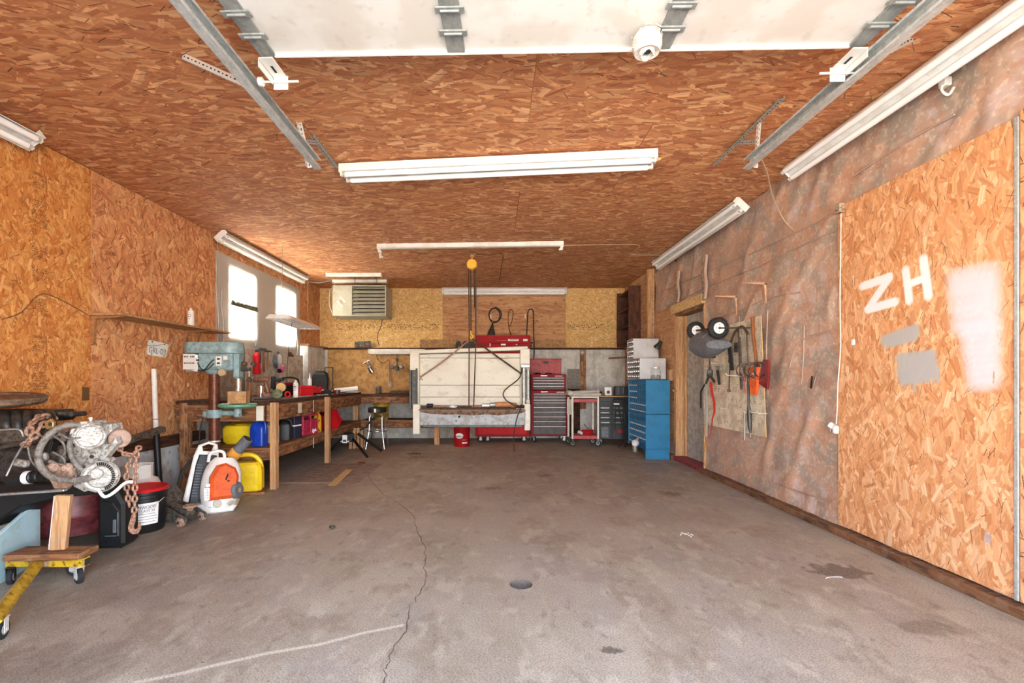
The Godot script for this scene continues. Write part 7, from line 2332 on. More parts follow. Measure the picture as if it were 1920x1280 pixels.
	mat("tarp", hx("d3ccc0"), 0.8, 0.0, "soft", 2.0)
	part(bl, "fold", geo().box(V(0.03, 0.025, 0), V(0.5, 0.05, 0.34), 0.02, turn(3, 0, 0)), M.tarp)
	part(bl, "fold", geo().box(V(0.0, 0.072, 0.01), V(0.46, 0.04, 0.3), 0.018, turn(-4, 0, 3)), M.tarp)
	part(bl, "rolled_end", geo().cyl(V(-0.24, 0.05, -0.16), V(-0.24, 0.05, 0.16), 0.045, 16, 0.012), M.tarp)
	var cords := thing("red_cable_coil", "red jumper cable coil on the lower cart tray", "cable coil", V(1.58, 0.191, -8.3))
	var cp := []
	for i in 40:
		var a := i * 0.5
		cp.append(V(cos(a) * 0.1, 0.014 + i * 0.0016, sin(a) * 0.08))
	part(cords, "coil", geo().tube(cp, 0.011, 6), M.red_bright)
	part(cords, "clamp", geo().box(V(-0.13, 0.04, 0.05), V(0.1, 0.05, 0.03), 0.008, turn(20, 0, -25)), M.white_plastic)
	part(cords, "handle_rod", geo().cyl(V(0.05, 0.05, -0.02), V(-0.05, 0.18, -0.04), 0.006, 6), M.dark_steel)
	solo("paper_sheet", geo().box(V(0, 0, 0), V(0.10, 0.27, 0.003)), M.painted, "speckled white paper hanging at the side of the cart", "paper", V(1.295, 0.66, -8.42), 10)

	# --- black cabinet with a wooden top
	var bk := thing("black_cabinet", "black rolling tool cabinet with a wooden top", "tool cabinet", V(2.14, 0, -8.62), -8)
	part(bk, "body", geo().box(V(0, 0.46, 0), V(0.62, 0.74, 0.44), 0.006), M.black_steel)
	part(bk, "wood_top", geo().box(V(0.0, 0.842, 0.0), V(0.66, 0.022, 0.48), 0.003), M.wood_h)
	part(bk, "top_drawer", geo().box(V(0, 0.785, 0.225), V(0.58, 0.07, 0.02), 0.003), M.black_plastic)
	for r in 4:
		for c in 2:
			var y := 0.655 - r * 0.085
			var d := part(bk, "drawer", geo().box(V(-0.2 + c * 0.225, y, 0.226), V(0.21, 0.075, 0.02), 0.003), M.black_plastic)
			part(d, "pull", geo().box(V(-0.2 + c * 0.225, y - 0.012, 0.24), V(0.15, 0.014, 0.012), 0.003), M.steel)
	part(bk, "lower_door", geo().box(V(-0.2, 0.22, 0.226), V(0.21, 0.24, 0.02), 0.003).box(V(0.03, 0.22, 0.226), V(0.2, 0.24, 0.02), 0.003), M.black_plastic)
	part(bk, "lower_inset", geo().box(V(-0.2, 0.22, 0.2375), V(0.12, 0.18, 0.003)), M.grey_plastic)
	part(bk, "red_tag", geo().box(V(0.06, 0.24, 0.238), V(0.07, 0.05, 0.006), 0.002), M.red_bright)
	for x in [-0.26, 0.22]:
		caster(bk, V(x, 0.05, 0.16), 0.05, 60, M.zinc)
		caster(bk, V(x, 0.05, -0.16), 0.05, 90, M.zinc)
	var radio := thing("shop_radio", "white boxy device with a black dial on the black cabinet", "radio", V(2.0, 0.854, -8.58), -6)
	part(radio, "shell", geo().box(V(0, 0.075, 0), V(0.13, 0.15, 0.1), 0.01), M.white_plastic)
	part(radio, "dial", geo().cyl(V(0, 0.06, 0.05), V(0, 0.06, 0.056), 0.03, 18, 0.002), M.black_plastic)
	var dk := thing("dark_case", "dark open case beside the white device on the black cabinet", "case", V(2.24, 0.854, -8.6), -6)
	part(dk, "tray", geo().box(V(0, 0.08, 0), V(0.24, 0.16, 0.2), 0.008), M.black_plastic)
	part(dk, "rib", geo().box(V(-0.06, 0.09, 0.102), V(0.012, 0.12, 0.006)).box(V(0.02, 0.09, 0.102), V(0.012, 0.12, 0.006)), M.grey_plastic)
	for q in [[1.82, 0.13, "cap_white"], [1.87, 0.08, "cap_dark"]]:
		solo("small_bottle", geo().lathe([P2(0, 0), P2(0.022, 0), P2(0.024, q[1] * 0.7), P2(0.012, q[1] * 0.8), P2(0.012, q[1]), P2(0, q[1])], 14), M.white_plastic if q[2] == "cap_white" else M.aged_tool, "slim white bottle on the black cabinet's edge" if q[2] == "cap_white" else "short brown bottle on the black cabinet's edge", "bottle", V(q[0], 0.854, -8.55))
	# folded sawhorse
	var sh := thing("sawhorse", "folded black tubular sawhorse leaning before the black cabinet", "sawhorse", V(2.0, 0, -7.98))
	part(sh, "leg", geo().tube([at(1155, 752, 7.98) - V(2.0, 0, -7.98), at(1152, 808, 7.98) - V(2.0, 0, -7.98)], 0.013, 8), M.black_steel)
	part(sh, "leg", geo().tube([at(1158, 752, 7.98) - V(2.0, 0, -7.98), at(1173, 838, 8.0) - V(2.0, 0, -7.98)], 0.013, 8), M.black_steel)
	part(sh, "leg", geo().tube([at(1169, 750, 8.05) - V(2.0, 0, -7.98), at(1174, 808, 8.05) - V(2.0, 0, -7.98)], 0.013, 8), M.black_steel)
	part(sh, "foot_rail", geo().tube([at(1160, 838, 7.96) - V(2.0, 0, -7.98), at(1180, 822, 8.0) - V(2.0, 0, -7.98)], 0.012, 8), M.black_steel)
	part(sh, "top_bar", geo().tube(curve([at(1149, 752, 7.98) - V(2.0, 0, -7.98), at(1155, 747, 7.98) - V(2.0, 0, -7.98), at(1172, 750, 8.0) - V(2.0, 0, -7.98), at(1176, 756, 8.0) - V(2.0, 0, -7.98)], 4), 0.016, 8), M.black_steel)
	part(sh, "bracket", geo().box(at(1156, 757, 7.96) - V(2.0, 0, -7.98), V(0.09, 0.025, 0.03), 0.004), M.zinc)

	# --- on the back wall
	var cbx := thing("cable_bundle", "looped bundle of dark cables hanging on the plywood", "cable", V(-0.02, 2.36, -9.38))
	var lp := []
	for i in 25:
		var a := PI * 1.4 + i * TAU / 24 * 0.98
		lp.append(V(cos(a) * 0.105, 0.02 + sin(a) * 0.14, 0.01))
	part(cbx, "loop", geo().tube(lp, 0.012, 6), M.cable)
	lp = []
	for i in 25:
		var a := PI * 1.4 + i * TAU / 24 * 0.98
		lp.append(V(0.012 + cos(a) * 0.12, 0.03 + sin(a) * 0.135, 0.03))
	part(cbx, "loop", geo().tube(lp, 0.012, 6), M.cable)
	rng.seed = 18
	for i in 14:
		var x := rng.randf_range(-0.11, 0.05)
		part(cbx, "tail", geo().tube(curve([V(-0.03, -0.12, 0.02), V(-0.04 + x * 0.4, -0.22, 0.03 + rng.randf() * 0.02), V(-0.04 + x, -0.34, 0.02), V(-0.05 + x * 1.1, -0.46 - rng.randf() * 0.05, 0.02)], 4), 0.009, 5), M.cable)
	solo("belt_loop", geo().tube(curve([V(0, -0.42, 0), V(-0.05, -0.16, 0), V(-0.045, 0.06, 0), V(0.0, 0.12, 0), V(0.045, 0.05, 0), V(0.01, -0.15, 0.01), V(-0.04, -0.24, 0.01), V(0.02, -0.4, 0.01)], 6), 0.008, 6), M.column, "tan strap looped on a nail in the plywood", "strap", V(0.30, 2.38, -9.38))
	solo("hanging_hose", geo().tube(curve([V(-0.075, -0.5, 0), V(-0.06, -0.1, 0), V(-0.045, 0.06, 0), V(0.0, 0.10, 0), V(0.05, 0.05, 0), V(0.06, -0.3, 0), V(0.07, -0.7, 0.02), V(0.06, -0.86, 0.02)], 7), 0.010, 8), M.cable, "black hose hung in a tall hoop on the plywood", "hose", V(0.68, 2.40, -9.36))
	for q in [[-0.09, 2.36], [0.58, 2.37]]:
		solo("nail_tag", geo().box(V(0, 0, 0.006), V(0.018, 0.09, 0.008), 0.002), M.white_plastic, "thin white strip on the plywood beside the cables" if q[0] < 0 else "thin white strip on the plywood left of the hoop hose", "strip", V(q[0], q[1], -9.41))
	rng.seed = 61
	var pg := geo()
	for i in 9:
		pg.tube([V(-0.25 + i * 0.12, 0, 0), V(-0.25 + i * 0.12, 0, 0.04), V(-0.25 + i * 0.12, 0.015, 0.05)], 0.003, 5)
	var hk := thing("hook_rail", "row of small hooks across the plywood", "hooks", V(0.3, 2.44, -9.425))
	for i in 9:
		part(hk, "hook", geo().tube([V(-0.35 + i * 0.115, 0, 0.005), V(-0.35 + i * 0.115, 0, 0.035), V(-0.35 + i * 0.115, 0.012, 0.042)], 0.003, 5), M.dark_steel)
	solo("wood_upright", geo().box(V(0, 0, 0), V(0.03, 0.86, 0.02), 0.002), M.rust, "narrow drilled rusty strip on the plywood behind the chains", "strip", V(-0.36, 2.34, -9.39))
	var fan := thing("saw_blade_guard", "black scalloped guards on the ledge left of the red chest", "guard", V(-0.55, 1.752, -9.30))
	for i in 3:
		part(fan, "lobe", geo().at(tf(V(-0.16 + i * 0.13, 0.0, 0.03))).prism([P2(-0.06, 0.0), P2(-0.055, 0.06), P2(-0.035, 0.11), P2(0.0, 0.125), P2(0.035, 0.11), P2(0.055, 0.06), P2(0.06, 0.0), P2(0.02, 0.0), P2(0.0, 0.045), P2(-0.02, 0.0)], 0.03, 0.004), M.black_plastic)
	solo("ledge_junction", geo().cyl(V(0, 0, 0), V(0, 0, 0.04), 0.04, 14, 0.006).box(V(0.0, -0.01, 0.03), V(0.05, 0.05, 0.05), 0.008), M.steel, "round electrical box at the top of the wall stud", "junction box", V(1.68, 1.66, -9.37))


func right_area() -> void:
	# --- stacked parts cabinets by the side door
	var X0 := 2.125
	var X1 := 2.47
	var d0 := 6.83
	var d1 := 7.72
	var bc := thing("blue_bin_cabinet", "tall blue steel cabinet of small bins beside the side door", "parts cabinet", V((X0 + X1) / 2, 0, -(d0 + d1) / 2))
	var o := bc.position
	var w := d1 - d0
	for k in 2:
		var y0 := 0.155 + k * 0.49
		var sh := geo()
		sh.box(V((X1 - X0) / 2 - 0.005, y0 + 0.245, 0), V(0.01, 0.488, w), 0.002)
		for s in [-1.0, 1.0]:
			sh.box(V(0, y0 + 0.245, s * (w / 2 - 0.005)), V(X1 - X0, 0.488, 0.012), 0.004)
		sh.box(V(0, y0 + 0.484, 0), V(X1 - X0, 0.010, w), 0.003).box(V(0, y0 + 0.006, 0), V(X1 - X0, 0.010, w), 0.003)
		var bx := part(bc, "case", sh, M.blue)
		for r in 5:
			for c in 8:
				var cw := (w - 0.03) / 8
				var zz := w / 2 - 0.015 - cw * (c + 0.5)
				var yy := y0 + 0.055 + r * 0.094
				var bn := geo()
				var fx := -(X1 - X0) / 2 + 0.012
				bn.box(V(fx + 0.06, yy - 0.036, zz), V(0.12, 0.004, cw - 0.012)).box(V(fx + 0.006, yy - 0.02, zz), V(0.005, 0.034, cw - 0.012), 0.001).box(V(fx + 0.06, yy, zz - cw / 2 + 0.003), V(0.12, 0.086, 0.005)).box(V(fx + 0.13, yy, zz), V(0.005, 0.086, cw - 0.01))
				part(bx, "bin", bn, M.blue_dark)
				part(bx, "divider", geo().box(V(fx + 0.002, yy, zz - cw / 2), V(0.006, 0.09, 0.012), 0.001), M.blue)
				var out: bool = (k == 1 and r >= 2 and c < 4) or (k == 0 and r == 4) or (k == 0 and r == 0 and c < 5)
				if not out:
					part(bx, "tag_strip", geo().box(V(fx + 0.001, yy - 0.026, zz), V(0.003, 0.018, cw - 0.02)), M.white_plastic)
	part(bc, "plinth", geo().box(V(0, 0.075, w / 2 - 0.02), V(X1 - X0, 0.15, 0.03), 0.004).box(V(0.0, 0.15, 0), V(X1 - X0, 0.012, w), 0.003).box(V(0.1, 0.075, -w / 2 + 0.05), V(0.12, 0.15, 0.06), 0.004), M.blue)
	part(bc, "foot", geo().lathe([P2(0, 0), P2(0.04, 0), P2(0.045, 0.08), P2(0.03, 0.15), P2(0, 0.15)], 14), M.steel, V(-0.1, 0, -w / 2 + 0.12))
	solo("plastic_scoop", geo().ball(V(0, 0, 0), V(0.09, 0.05, 0.05), 14, 8).cyl(V(0.05, 0.02, 0), V(0.14, 0.05, 0.0), 0.018, 10, 0.003), M.grey_cabinet, "pale plastic bag tucked into the blue cabinet's lowest bins", "bag", at(1199, 830, 7.0) + V(-0.06, 0, 0), 60)
	for k in 2:
		var y := 1.142 if k == 0 else 1.455
		var h := 0.31
		var n0 := 7.05 if k == 0 else 7.37
		var n1 := 7.72
		var g := thing("grey_drawer_cabinet", "light grey small-parts cabinet standing on the blue cabinet" if k == 0 else "light grey small-parts cabinet on top of the stack", "parts cabinet", V(2.30, y, -(n0 + n1) / 2), 0.0, "grey small-parts cabinets")
		var ww := n1 - n0
		part(g, "shell", geo().box(V(0, h - 0.004, 0), V(0.39, 0.008, ww), 0.003).box(V(0, 0.004, 0), V(0.39, 0.008, ww), 0.003).box(V(0, h / 2, ww / 2 - 0.004), V(0.39, h, 0.008), 0.003).box(V(0, h / 2, -ww / 2 + 0.004), V(0.39, h, 0.008), 0.003).box(V(0.19, h / 2, 0), V(0.008, h, ww)), M.grey_cabinet)
		var cols := 6 if k == 0 else 4
		for r in 4:
			for c in cols:
				var cw := (ww - 0.02) / cols
				var dz := ww / 2 - 0.01 - cw * (c + 0.5)
				var yy := 0.012 + (r + 0.5) * (h - 0.02) / 4
				var dr := part(g, "drawer", geo().box(V(-0.185, yy, dz), V(0.012, 0.062, cw - 0.008), 0.003), M.steel)
				part(dr, "scoop_pull", geo().ball(V(-0.194, yy - 0.004, dz), V(0.014, 0.022, cw * 0.36), 12, 6), M.chrome)
	var jr := thing("glass_jar", "clear glass jar of hardware on the blue cabinet", "jar", V(2.30, 1.142, -6.93))
	part(jr, "glass", geo().lathe([P2(0, 0.0), P2(0.068, 0.0), P2(0.072, 0.008), P2(0.072, 0.12), P2(0.06, 0.145), P2(0.05, 0.15), P2(0.05, 0.17)], 26), M.jar_glass)
	part(jr, "lid", geo().lathe([P2(0.053, 0.158), P2(0.054, 0.176), P2(0.05, 0.18), P2(0, 0.18)], 24), M.zinc)
	part(jr, "contents", geo().lathe([P2(0, 0.004), P2(0.064, 0.004), P2(0.066, 0.05), P2(0.03, 0.065), P2(0, 0.06)], 20), M.iron)
	var cl := thing("clamp_lamp", "dark clamp lamp clipped above the grey drawer cabinet", "lamp", at(1236, 642, 7.25))
	part(cl, "shade", geo().at(tf(V(0, -0.02, 0), 20, 0, -35)).lathe([P2(0.0, 0.05), P2(0.025, 0.05), P2(0.03, 0.0), P2(0.055, -0.07), P2(0.05, -0.07), P2(0.025, 0.0)], 20), M.dark_steel)
	part(cl, "clamp", geo().box(V(0.03, 0.07, 0), V(0.02, 0.09, 0.03), 0.004).ball(V(0.03, 0.12, 0), V(0.018, 0.018, 0.018), 10, 6), M.brass)
	# block between cabinet and wall
	solo("wall_block", geo().box(V(0, 0, 0), V(0.05, 0.16, 0.1), 0.004), M.wood_v, "pale wooden block on the wall beside the grey cabinet", "block", V(2.515, 1.20, -6.96))

	# --- dark bookcase high in the far corner
	var bk := thing("wall_bookcase", "dark stained open bookcase high in the back corner", "bookcase", V(2.42, 1.75, -8.78))
	for s in [-1.0, 1.0]:
		part(bk, "side", geo().box(V(0, 0.51, s * 0.39), V(0.22, 1.02, 0.025), 0.003), M.bookcase)
	for i in 4:
		part(bk, "shelf", geo().box(V(0.0, 0.02 + i * 0.31, 0), V(0.21, 0.022, 0.76), 0.003), M.bookcase)
	part(bk, "back", geo().box(V(0.105, 0.51, 0), V(0.01, 1.02, 0.78)), M.bookcase)
	solo("corner_shelf", geo().box(V(0, 0, 0), V(0.5, 0.025, 0.25), 0.003, turn(0, 0, 3)), M.old_h, "short plank shelf jutting out below the bookcase", "shelf", V(2.28, 1.53, -8.55))
	solo("corner_bracket", geo().box(V(0, 0, 0), V(0.3, 0.022, 0.1), 0.003, turn(0, 0, 6)), M.old_h, "small plank jutting out under the bookcase foot", "plank", V(2.38, 1.70, -8.35))
	solo("corner_post", geo().box(V(0, 0.77, 0), V(0.08, 1.54, 0.05), 0.004), M.old_v, "brown upright post in the back right corner", "post", V(2.45, 0.075, -8.3))

	# --- tan pegboard with hanging tools
	var pb := thing("tan_pegboard", "warped tan pegboard on the right wall beside the door", "pegboard", V(RX, 0.6, -5.2))
	var rings := []
	for j in 13:
		var ring := PackedVector3Array()
		for i in 19:
			var d := lerpf(5.86, 4.50, i / 18.0)
			var y := lerpf(1.14, 0.0, j / 12.0)
			var curl := 0.05 * pow(i / 18.0, 3.0) * (1.0 - j / 12.0)
			var topcut := 0.03 * (1.0 - i / 18.0) if j == 0 else 0.0
			ring.append(V(-0.035 - curl, y - topcut, -d + 5.2))
		rings.append(ring)
	var front := geo().loft(rings, false, false).face_to(V(-1, 0, 0))
	part(pb, "board", front, M.pegboard_tan)
	var edge := []
	for j in 13:
		edge.append(rings[j][18])
	part(pb, "edge", geo().tube(edge, 0.005, 5), M.lintel)
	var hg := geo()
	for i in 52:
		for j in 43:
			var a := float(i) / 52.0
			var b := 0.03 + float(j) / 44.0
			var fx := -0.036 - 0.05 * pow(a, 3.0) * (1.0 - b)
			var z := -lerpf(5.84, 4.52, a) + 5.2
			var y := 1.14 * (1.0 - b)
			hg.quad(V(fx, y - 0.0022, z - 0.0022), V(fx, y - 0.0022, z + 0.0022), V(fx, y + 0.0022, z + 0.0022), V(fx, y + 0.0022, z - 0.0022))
	part(pb, "peg_shade_dots", hg, M.peg_hole_shade).set_meta("kind", "stuff")  # flat dots on the board, hole shade painted dark

	# two-wheeled spreader hung by its axle
	var sp := thing("wheeled_spreader", "grey hopper with two white-hubbed wheels hung on the pegboard", "spreader", V(2.22, 1.65, -5.08))
	for q in [[-0.27, 0.03, 0.096], [0.27, 0.0, 0.102]]:
		var wl := part(sp, "wheel", geo().at(tf(V(0, q[1], q[0]), 6)).tube(wheel_ring(q[2] * 0.76), q[2] * 0.27, 12, false, true), M.black_rubber)
		part(wl, "hub", geo().at(tf(V(0, q[1], q[0]), 6)).cyl(V(0, 0, -0.02), V(0, 0, 0.022), q[2] * 0.58, 26, 0.006), M.white_enamel)
		var bl := geo().at(tf(V(0, q[1], q[0]), 6))
		for i in 4:
			bl.cyl(V(cos(i * PI / 2) * 0.032, sin(i * PI / 2) * 0.032, 0.02), V(cos(i * PI / 2) * 0.032, sin(i * PI / 2) * 0.032, 0.025), 0.0045, 8)
		bl.cyl(V(0, 0, 0.02), V(0, 0, 0.032), 0.012, 12)
		part(wl, "lug", bl, M.dark_steel)
		var tr := geo().at(tf(V(0, q[1], q[0]), 6))
		for i in 40:
			var a := TAU * i / 40
			tr.box(V(cos(a) * q[2] * 1.02, sin(a) * q[2] * 1.02, 0), V(0.006, 0.007, q[2] * 0.42), 0.0, turn(0, 0, rad_to_deg(a)))
		part(wl, "tread", tr, M.black_rubber)
	part(sp, "axle", geo().cyl(V(0, 0.03, -0.25), V(0, 0.0, 0.25), 0.011, 10).cyl(V(0.0, 0.0, 0.29), V(0.2, -0.02, 0.5), 0.007, 8), M.dark_steel)
	var hop := geo()
	var hr := []
	for i in 9:
		var t := i / 8.0
		var ring := PackedVector3Array()
		var ww := lerpf(0.27, 0.08, pow(absf(t - 0.35) / 0.65, 2.0))
		for j in 18:
			var a := TAU * j / 18
			ring.append(V(0.02 + cos(a) * 0.13, -0.13 + sin(a) * ww * 0.55 - 0.03 * t, -0.2 + t * 0.44))
		hr.append(ring)
	hop.loft(hr)
	part(sp, "hopper", hop, M.grey_plastic)
	part(sp, "hopper_lid", geo().box(V(-0.05, -0.05, 0.06), V(0.1, 0.02, 0.1), 0.006, turn(0, 0, 40)), M.grey_plastic)
	part(sp, "drop_tag", geo().box(V(0.02, -0.23, 0.02), V(0.06, 0.03, 0.05), 0.004), M.white_plastic)
	part(sp, "strap", geo().box(V(0.17, -0.30, 0.18), V(0.012, 0.24, 0.075), 0.003, turn(0, 0, 6)), M.black_rubber)
	part(sp, "strap", geo().box(V(0.14, -0.24, -0.15), V(0.012, 0.08, 0.09), 0.003), M.black_rubber)

	# wire hooks with long arms
	for q in [[1362, 683, "under the grey hopper"], [1372, 613, "beside the nearer wheel"], [1392, 705, "beside the hanging rods"]]:
		var p := on_right(q[0], q[1], 0.04)
		solo("wire_hanger", geo().tube([V(0.02, 0, 0), V(-0.16, 0.01, 0.0), V(-0.17, 0.03, 0.0)], 0.0035, 6), M.zinc, "long wire arm in the tan pegboard " + q[2], "hook", p, 0, "wire arms of the tan pegboard")
	for q in [[1340, 673, "left of the black strap"], [1362, 766, "right of the red strap"], [1408, 774, "beside the grease gun barrel"], [1420, 773, "second from its lower right edge"], [1434, 775, "at its lower right edge"], [1419, 606, "above the axe handle"]]:
		var p := on_right(q[0], q[1], 0.05)
		solo("peg_hook", geo().tube([V(0.02, 0, 0), V(-0.06, 0, 0), V(-0.07, 0.02, 0)], 0.0035, 6), M.zinc, "bare wire hook in the tan pegboard " + q[2], "hook", p, 0, "bare hooks of the tan pegboard")

	# bow saw, rods, handles
	var R := func(px: float, py: float, off := 0.09) -> Vector3:
		return on_right(px, py, off)
	var bs := thing("bow_saw", "bow-shaped steel weeder hanging beside the spreader", "tool", R.call(1384, 615))
	var q0 := bs.position
	part(bs, "bow", geo().tube(curve([R.call(1369, 655) - q0, R.call(1372, 637) - q0, R.call(1380, 620) - q0, R.call(1392, 612) - q0, R.call(1402, 626) - q0], 6), 0.012, 8), M.aged_tool)
	part(bs, "shaft", geo().cyl(R.call(1369, 655) - q0, R.call(1367, 732) - q0, 0.007, 8), M.aged_tool)
	part(bs, "grip", geo().cyl(R.call(1369.3, 652) - q0, R.call(1368.5, 680) - q0, 0.016, 10, 0.004), M.aged_tool)
	part(bs, "collar", geo().ball(R.call(1369.5, 656) - q0, V(0.022, 0.03, 0.022), 10, 6), M.dark_steel)
	part(bs, "foot", geo().at(tf(R.call(1367, 732) - q0, 70)).box(V(0, 0, 0), V(0.06, 0.02, 0.03), 0.004), M.aged_tool)
	var rods := [["thin brown rod hanging on the pegboard beside the bow tool", 1384, 612, 1389, 730, 0.008, "aged_tool"], ["grey steel rod hanging nearest the middle of the tan pegboard", 1388, 632, 1391, 728, 0.007, "iron"], ["thin straight saw rod hanging left of the axe handle", 1400, 625, 1403, 690, 0.006, "dark_steel"]]
	for q in rods:
		var a: Vector3 = R.call(q[1], q[2], 0.07)
		var b: Vector3 = R.call(q[3], q[4], 0.07)
		solo("hung_rod", geo().cyl(V(0, 0, 0), b - a, q[5], 8), M[q[6]], q[0], "rod", a)
	var ax := thing("axe_handle", "pale wooden axe handle with a dark blade hung by its end", "axe", R.call(1411, 595, 0.09))
	q0 = ax.position
	part(ax, "handle", geo().tube([V(0, 0, 0), R.call(1412, 625, 0.09) - q0, R.call(1416, 660, 0.085) - q0, R.call(1419, 690, 0.08) - q0], [0.018, 0.015, 0.013, 0.013], 10), M.handle_wood)
	part(ax, "back_edge", geo().tube([R.call(1414, 600, 0.075) - q0, R.call(1421, 690, 0.065) - q0], 0.007, 6), M.old_v)
	var gg := thing("grease_gun", "long dark grease gun hanging low on the tan pegboard", "grease gun", R.call(1403, 700, 0.09))
	q0 = gg.position
	part(gg, "tube", geo().cyl(V(0, 0, 0), R.call(1404, 770, 0.09) - q0, 0.011, 10), M.dark_steel)
	part(gg, "barrel", geo().tube([R.call(1404, 762, 0.09) - q0, R.call(1405, 775, 0.09) - q0, R.call(1406, 800, 0.09) - q0, R.call(1407, 812, 0.09) - q0], [0.014, 0.022, 0.020, 0.008], 12), M.dark_steel)
	part(gg, "tip", geo().cyl(R.call(1407, 812, 0.09) - q0, R.call(1407, 819, 0.09) - q0, 0.004, 6), M.steel)
	var pbag := thing("clear_pouch", "clear plastic pouch hanging low on the tan pegboard", "bag", R.call(1396, 768, 0.08))
	q0 = pbag.position
	part(pbag, "film", geo().at(tf(V(0, -0.15, 0), 70)).box(V(0, 0, 0), V(0.05, 0.30, 0.012), 0.004), M.clear_bag)
	part(pbag, "card", geo().at(tf(V(0, -0.14, 0.0), 70)).box(V(0, 0, 0), V(0.026, 0.22, 0.004)), M.grey_cabinet)
	# hose clamps bunched on one arm
	var hc := thing("hose_clamps", "bunch of round hose clamps hung on the tan pegboard", "hose clamps", R.call(1408, 687, 0.16))
	for i in 7:
		var a := -0.15 + i * 0.048
		var rr := 0.07 + 0.012 * sin(i * 2.1)
		var m: Material = [M.dark_steel, M.aged_tool, M.chrome, M.dark_steel, M.chrome, M.steel, M.chrome][i]
		part(hc, "clamp", geo().at(tf(V(0, -rr + 0.04, -a), 20 if i == 0 else 4)).lathe_ring(rr, 0.022), m)
	part(hc, "screw", geo().cyl(V(-0.02, -0.07, 0.1), V(0.03, -0.07, -0.1), 0.008, 8).cyl(V(-0.03, -0.05, 0.02), V(0.02, -0.08, -0.05), 0.009, 8), M.zinc)
	solo("red_pouch", geo().at(tf(V(0, 0, 0), 90)).prism([P2(-0.07, 0.13), P2(0.02, 0.14), P2(0.10, -0.08), P2(-0.05, -0.14), P2(-0.07, -0.06)], 0.02, 0.006), M.red_bag, "dark red translucent pouch hanging at the pegboard edge", "pouch", R.call(1434, 702, 0.1))
	solo("orange_gloves", geo().at(tf(V(0, 0, 0), 90)).prism([P2(-0.06, 0.12), P2(0.05, 0.12), P2(0.075, -0.02), P2(0.06, -0.13), P2(0.035, -0.06), P2(0.02, -0.14), P2(0.0, -0.07), P2(-0.02, -0.14), P2(-0.05, -0.08)], 0.025, 0.006), M.orange, "orange rubber gloves hanging below the hose clamps", "gloves", R.call(1415, 712, 0.12))
	solo("pink_screwdrivers", geo().cyl(V(0, 0.0, 0), V(0.0, 0.15, 0), 0.011, 10, 0.003).cyl(V(0, -0.12, 0), V(0, 0, 0), 0.004, 6), M.red_faded, "reddish screwdriver hanging left of the orange gloves", "screwdriver", R.call(1396, 715, 0.1))
	# straps and small tools at the door edge
	var st := thing("red_strap", "bright red webbing strap with a clamp hanging by the door", "strap", R.call(1331, 690, 0.11))
	q0 = st.position
	var ribbon := [[1333, 716], [1335, 735], [1339, 752], [1340, 770], [1336, 785], [1334, 805], [1330, 822]]
	var rw := []
	for i in ribbon.size():
		var c: Vector3 = R.call(ribbon[i][0], ribbon[i][1], 0.10) - q0
		var hw: float = [0.03, 0.03, 0.028, 0.022, 0.014, 0.010, 0.004][i]
		rw.append(PackedVector3Array([c + V(0, 0, -hw), c + V(-0.004, 0, -hw), c + V(-0.004, 0, hw), c + V(0, 0, hw)]))
	part(st, "webbing", geo().loft(rw), M.strap_red)
	part(st, "clamp", geo().box(V(0.0, -0.06, 0), V(0.05, 0.09, 0.06), 0.01).box(V(0.0, -0.12, 0.06), V(0.02, 0.03, 0.14), 0.006, turn(0, 35)).box(V(0, -0.13, -0.06), V(0.02, 0.03, 0.14), 0.006, turn(0, -40)), M.dark_steel)
	part(st, "jaw", geo().box(V(-0.01, -0.04, 0.01), V(0.05, 0.05, 0.05), 0.012), M.grey_plastic)
	part(st, "rod", geo().cyl(V(0, -0.06, -0.01), V(0, 0.16, 0.0), 0.008, 8).cyl(V(0.0, -0.06, 0.02), V(0, 0.16, 0.006), 0.006, 8), M.iron)
	solo("clear_tube", geo().at(tf(V(0, 0, 0), 85)).box(V(0, -0.4, 0), V(0.06, 0.82, 0.015), 0.005), M.clear_bag, "long crinkled clear bag hanging beside the red strap", "bag", R.call(1324, 690, 0.07))
	var hk := thing("hatchet", "small hatchet with a dark handle hanging under the hopper", "hatchet", R.call(1347, 692, 0.1))
	q0 = hk.position
	part(hk, "head", geo().box(V(0, 0.01, 0.02), V(0.025, 0.05, 0.09), 0.006).box(V(0, 0.03, -0.05), V(0.02, 0.015, 0.06), 0.004), M.steel)
	part(hk, "handle", geo().cyl(V(0, 0.0, -0.02), V(0.0, -0.17, 0.02), 0.014, 10, 0.004), M.black_rubber)
	solo("try_square", geo().at(tf(V(0, 0, 0), 90)).box(V(0.0, -0.17, 0), V(0.022, 0.22, 0.012), 0.002).box(V(-0.06, -0.03, 0), V(0.14, 0.02, 0.012), 0.002, turn(0, 0, -40)), M.black_steel, "black angled bracket hanging at the door edge", "bracket", R.call(1314, 722, 0.06))
	solo("chalk_plate", geo().box(V(0, 0, 0), V(0.012, 0.10, 0.07), 0.002), M.iron, "small grey plate fixed to the tan pegboard", "plate", R.call(1380, 651, 0.06))

	# --- shelf brackets and fittings on the film wall
	for q in [[5.08, 2.02, "steel shelf bracket on the film wall, nearer the side door"], [4.53, 2.05, "steel shelf bracket on the film wall, nearer the sprayed board"]]:
		var b := thing("shelf_bracket", q[2], "bracket", V(RX - 0.02, q[1], -q[0]), 0.0, "empty shelf brackets")
		mat("bracket_pink", hx("cf9f80"), 0.6, 0.0, "soft", 3.0)
		part(b, "arm", geo().prism([P2(0.0, 0.0), P2(-0.23, 0.0), P2(-0.23, -0.008), P2(-0.03, -0.022), P2(0.0, -0.03)], 0.022, 0.003), M.bracket_pink)
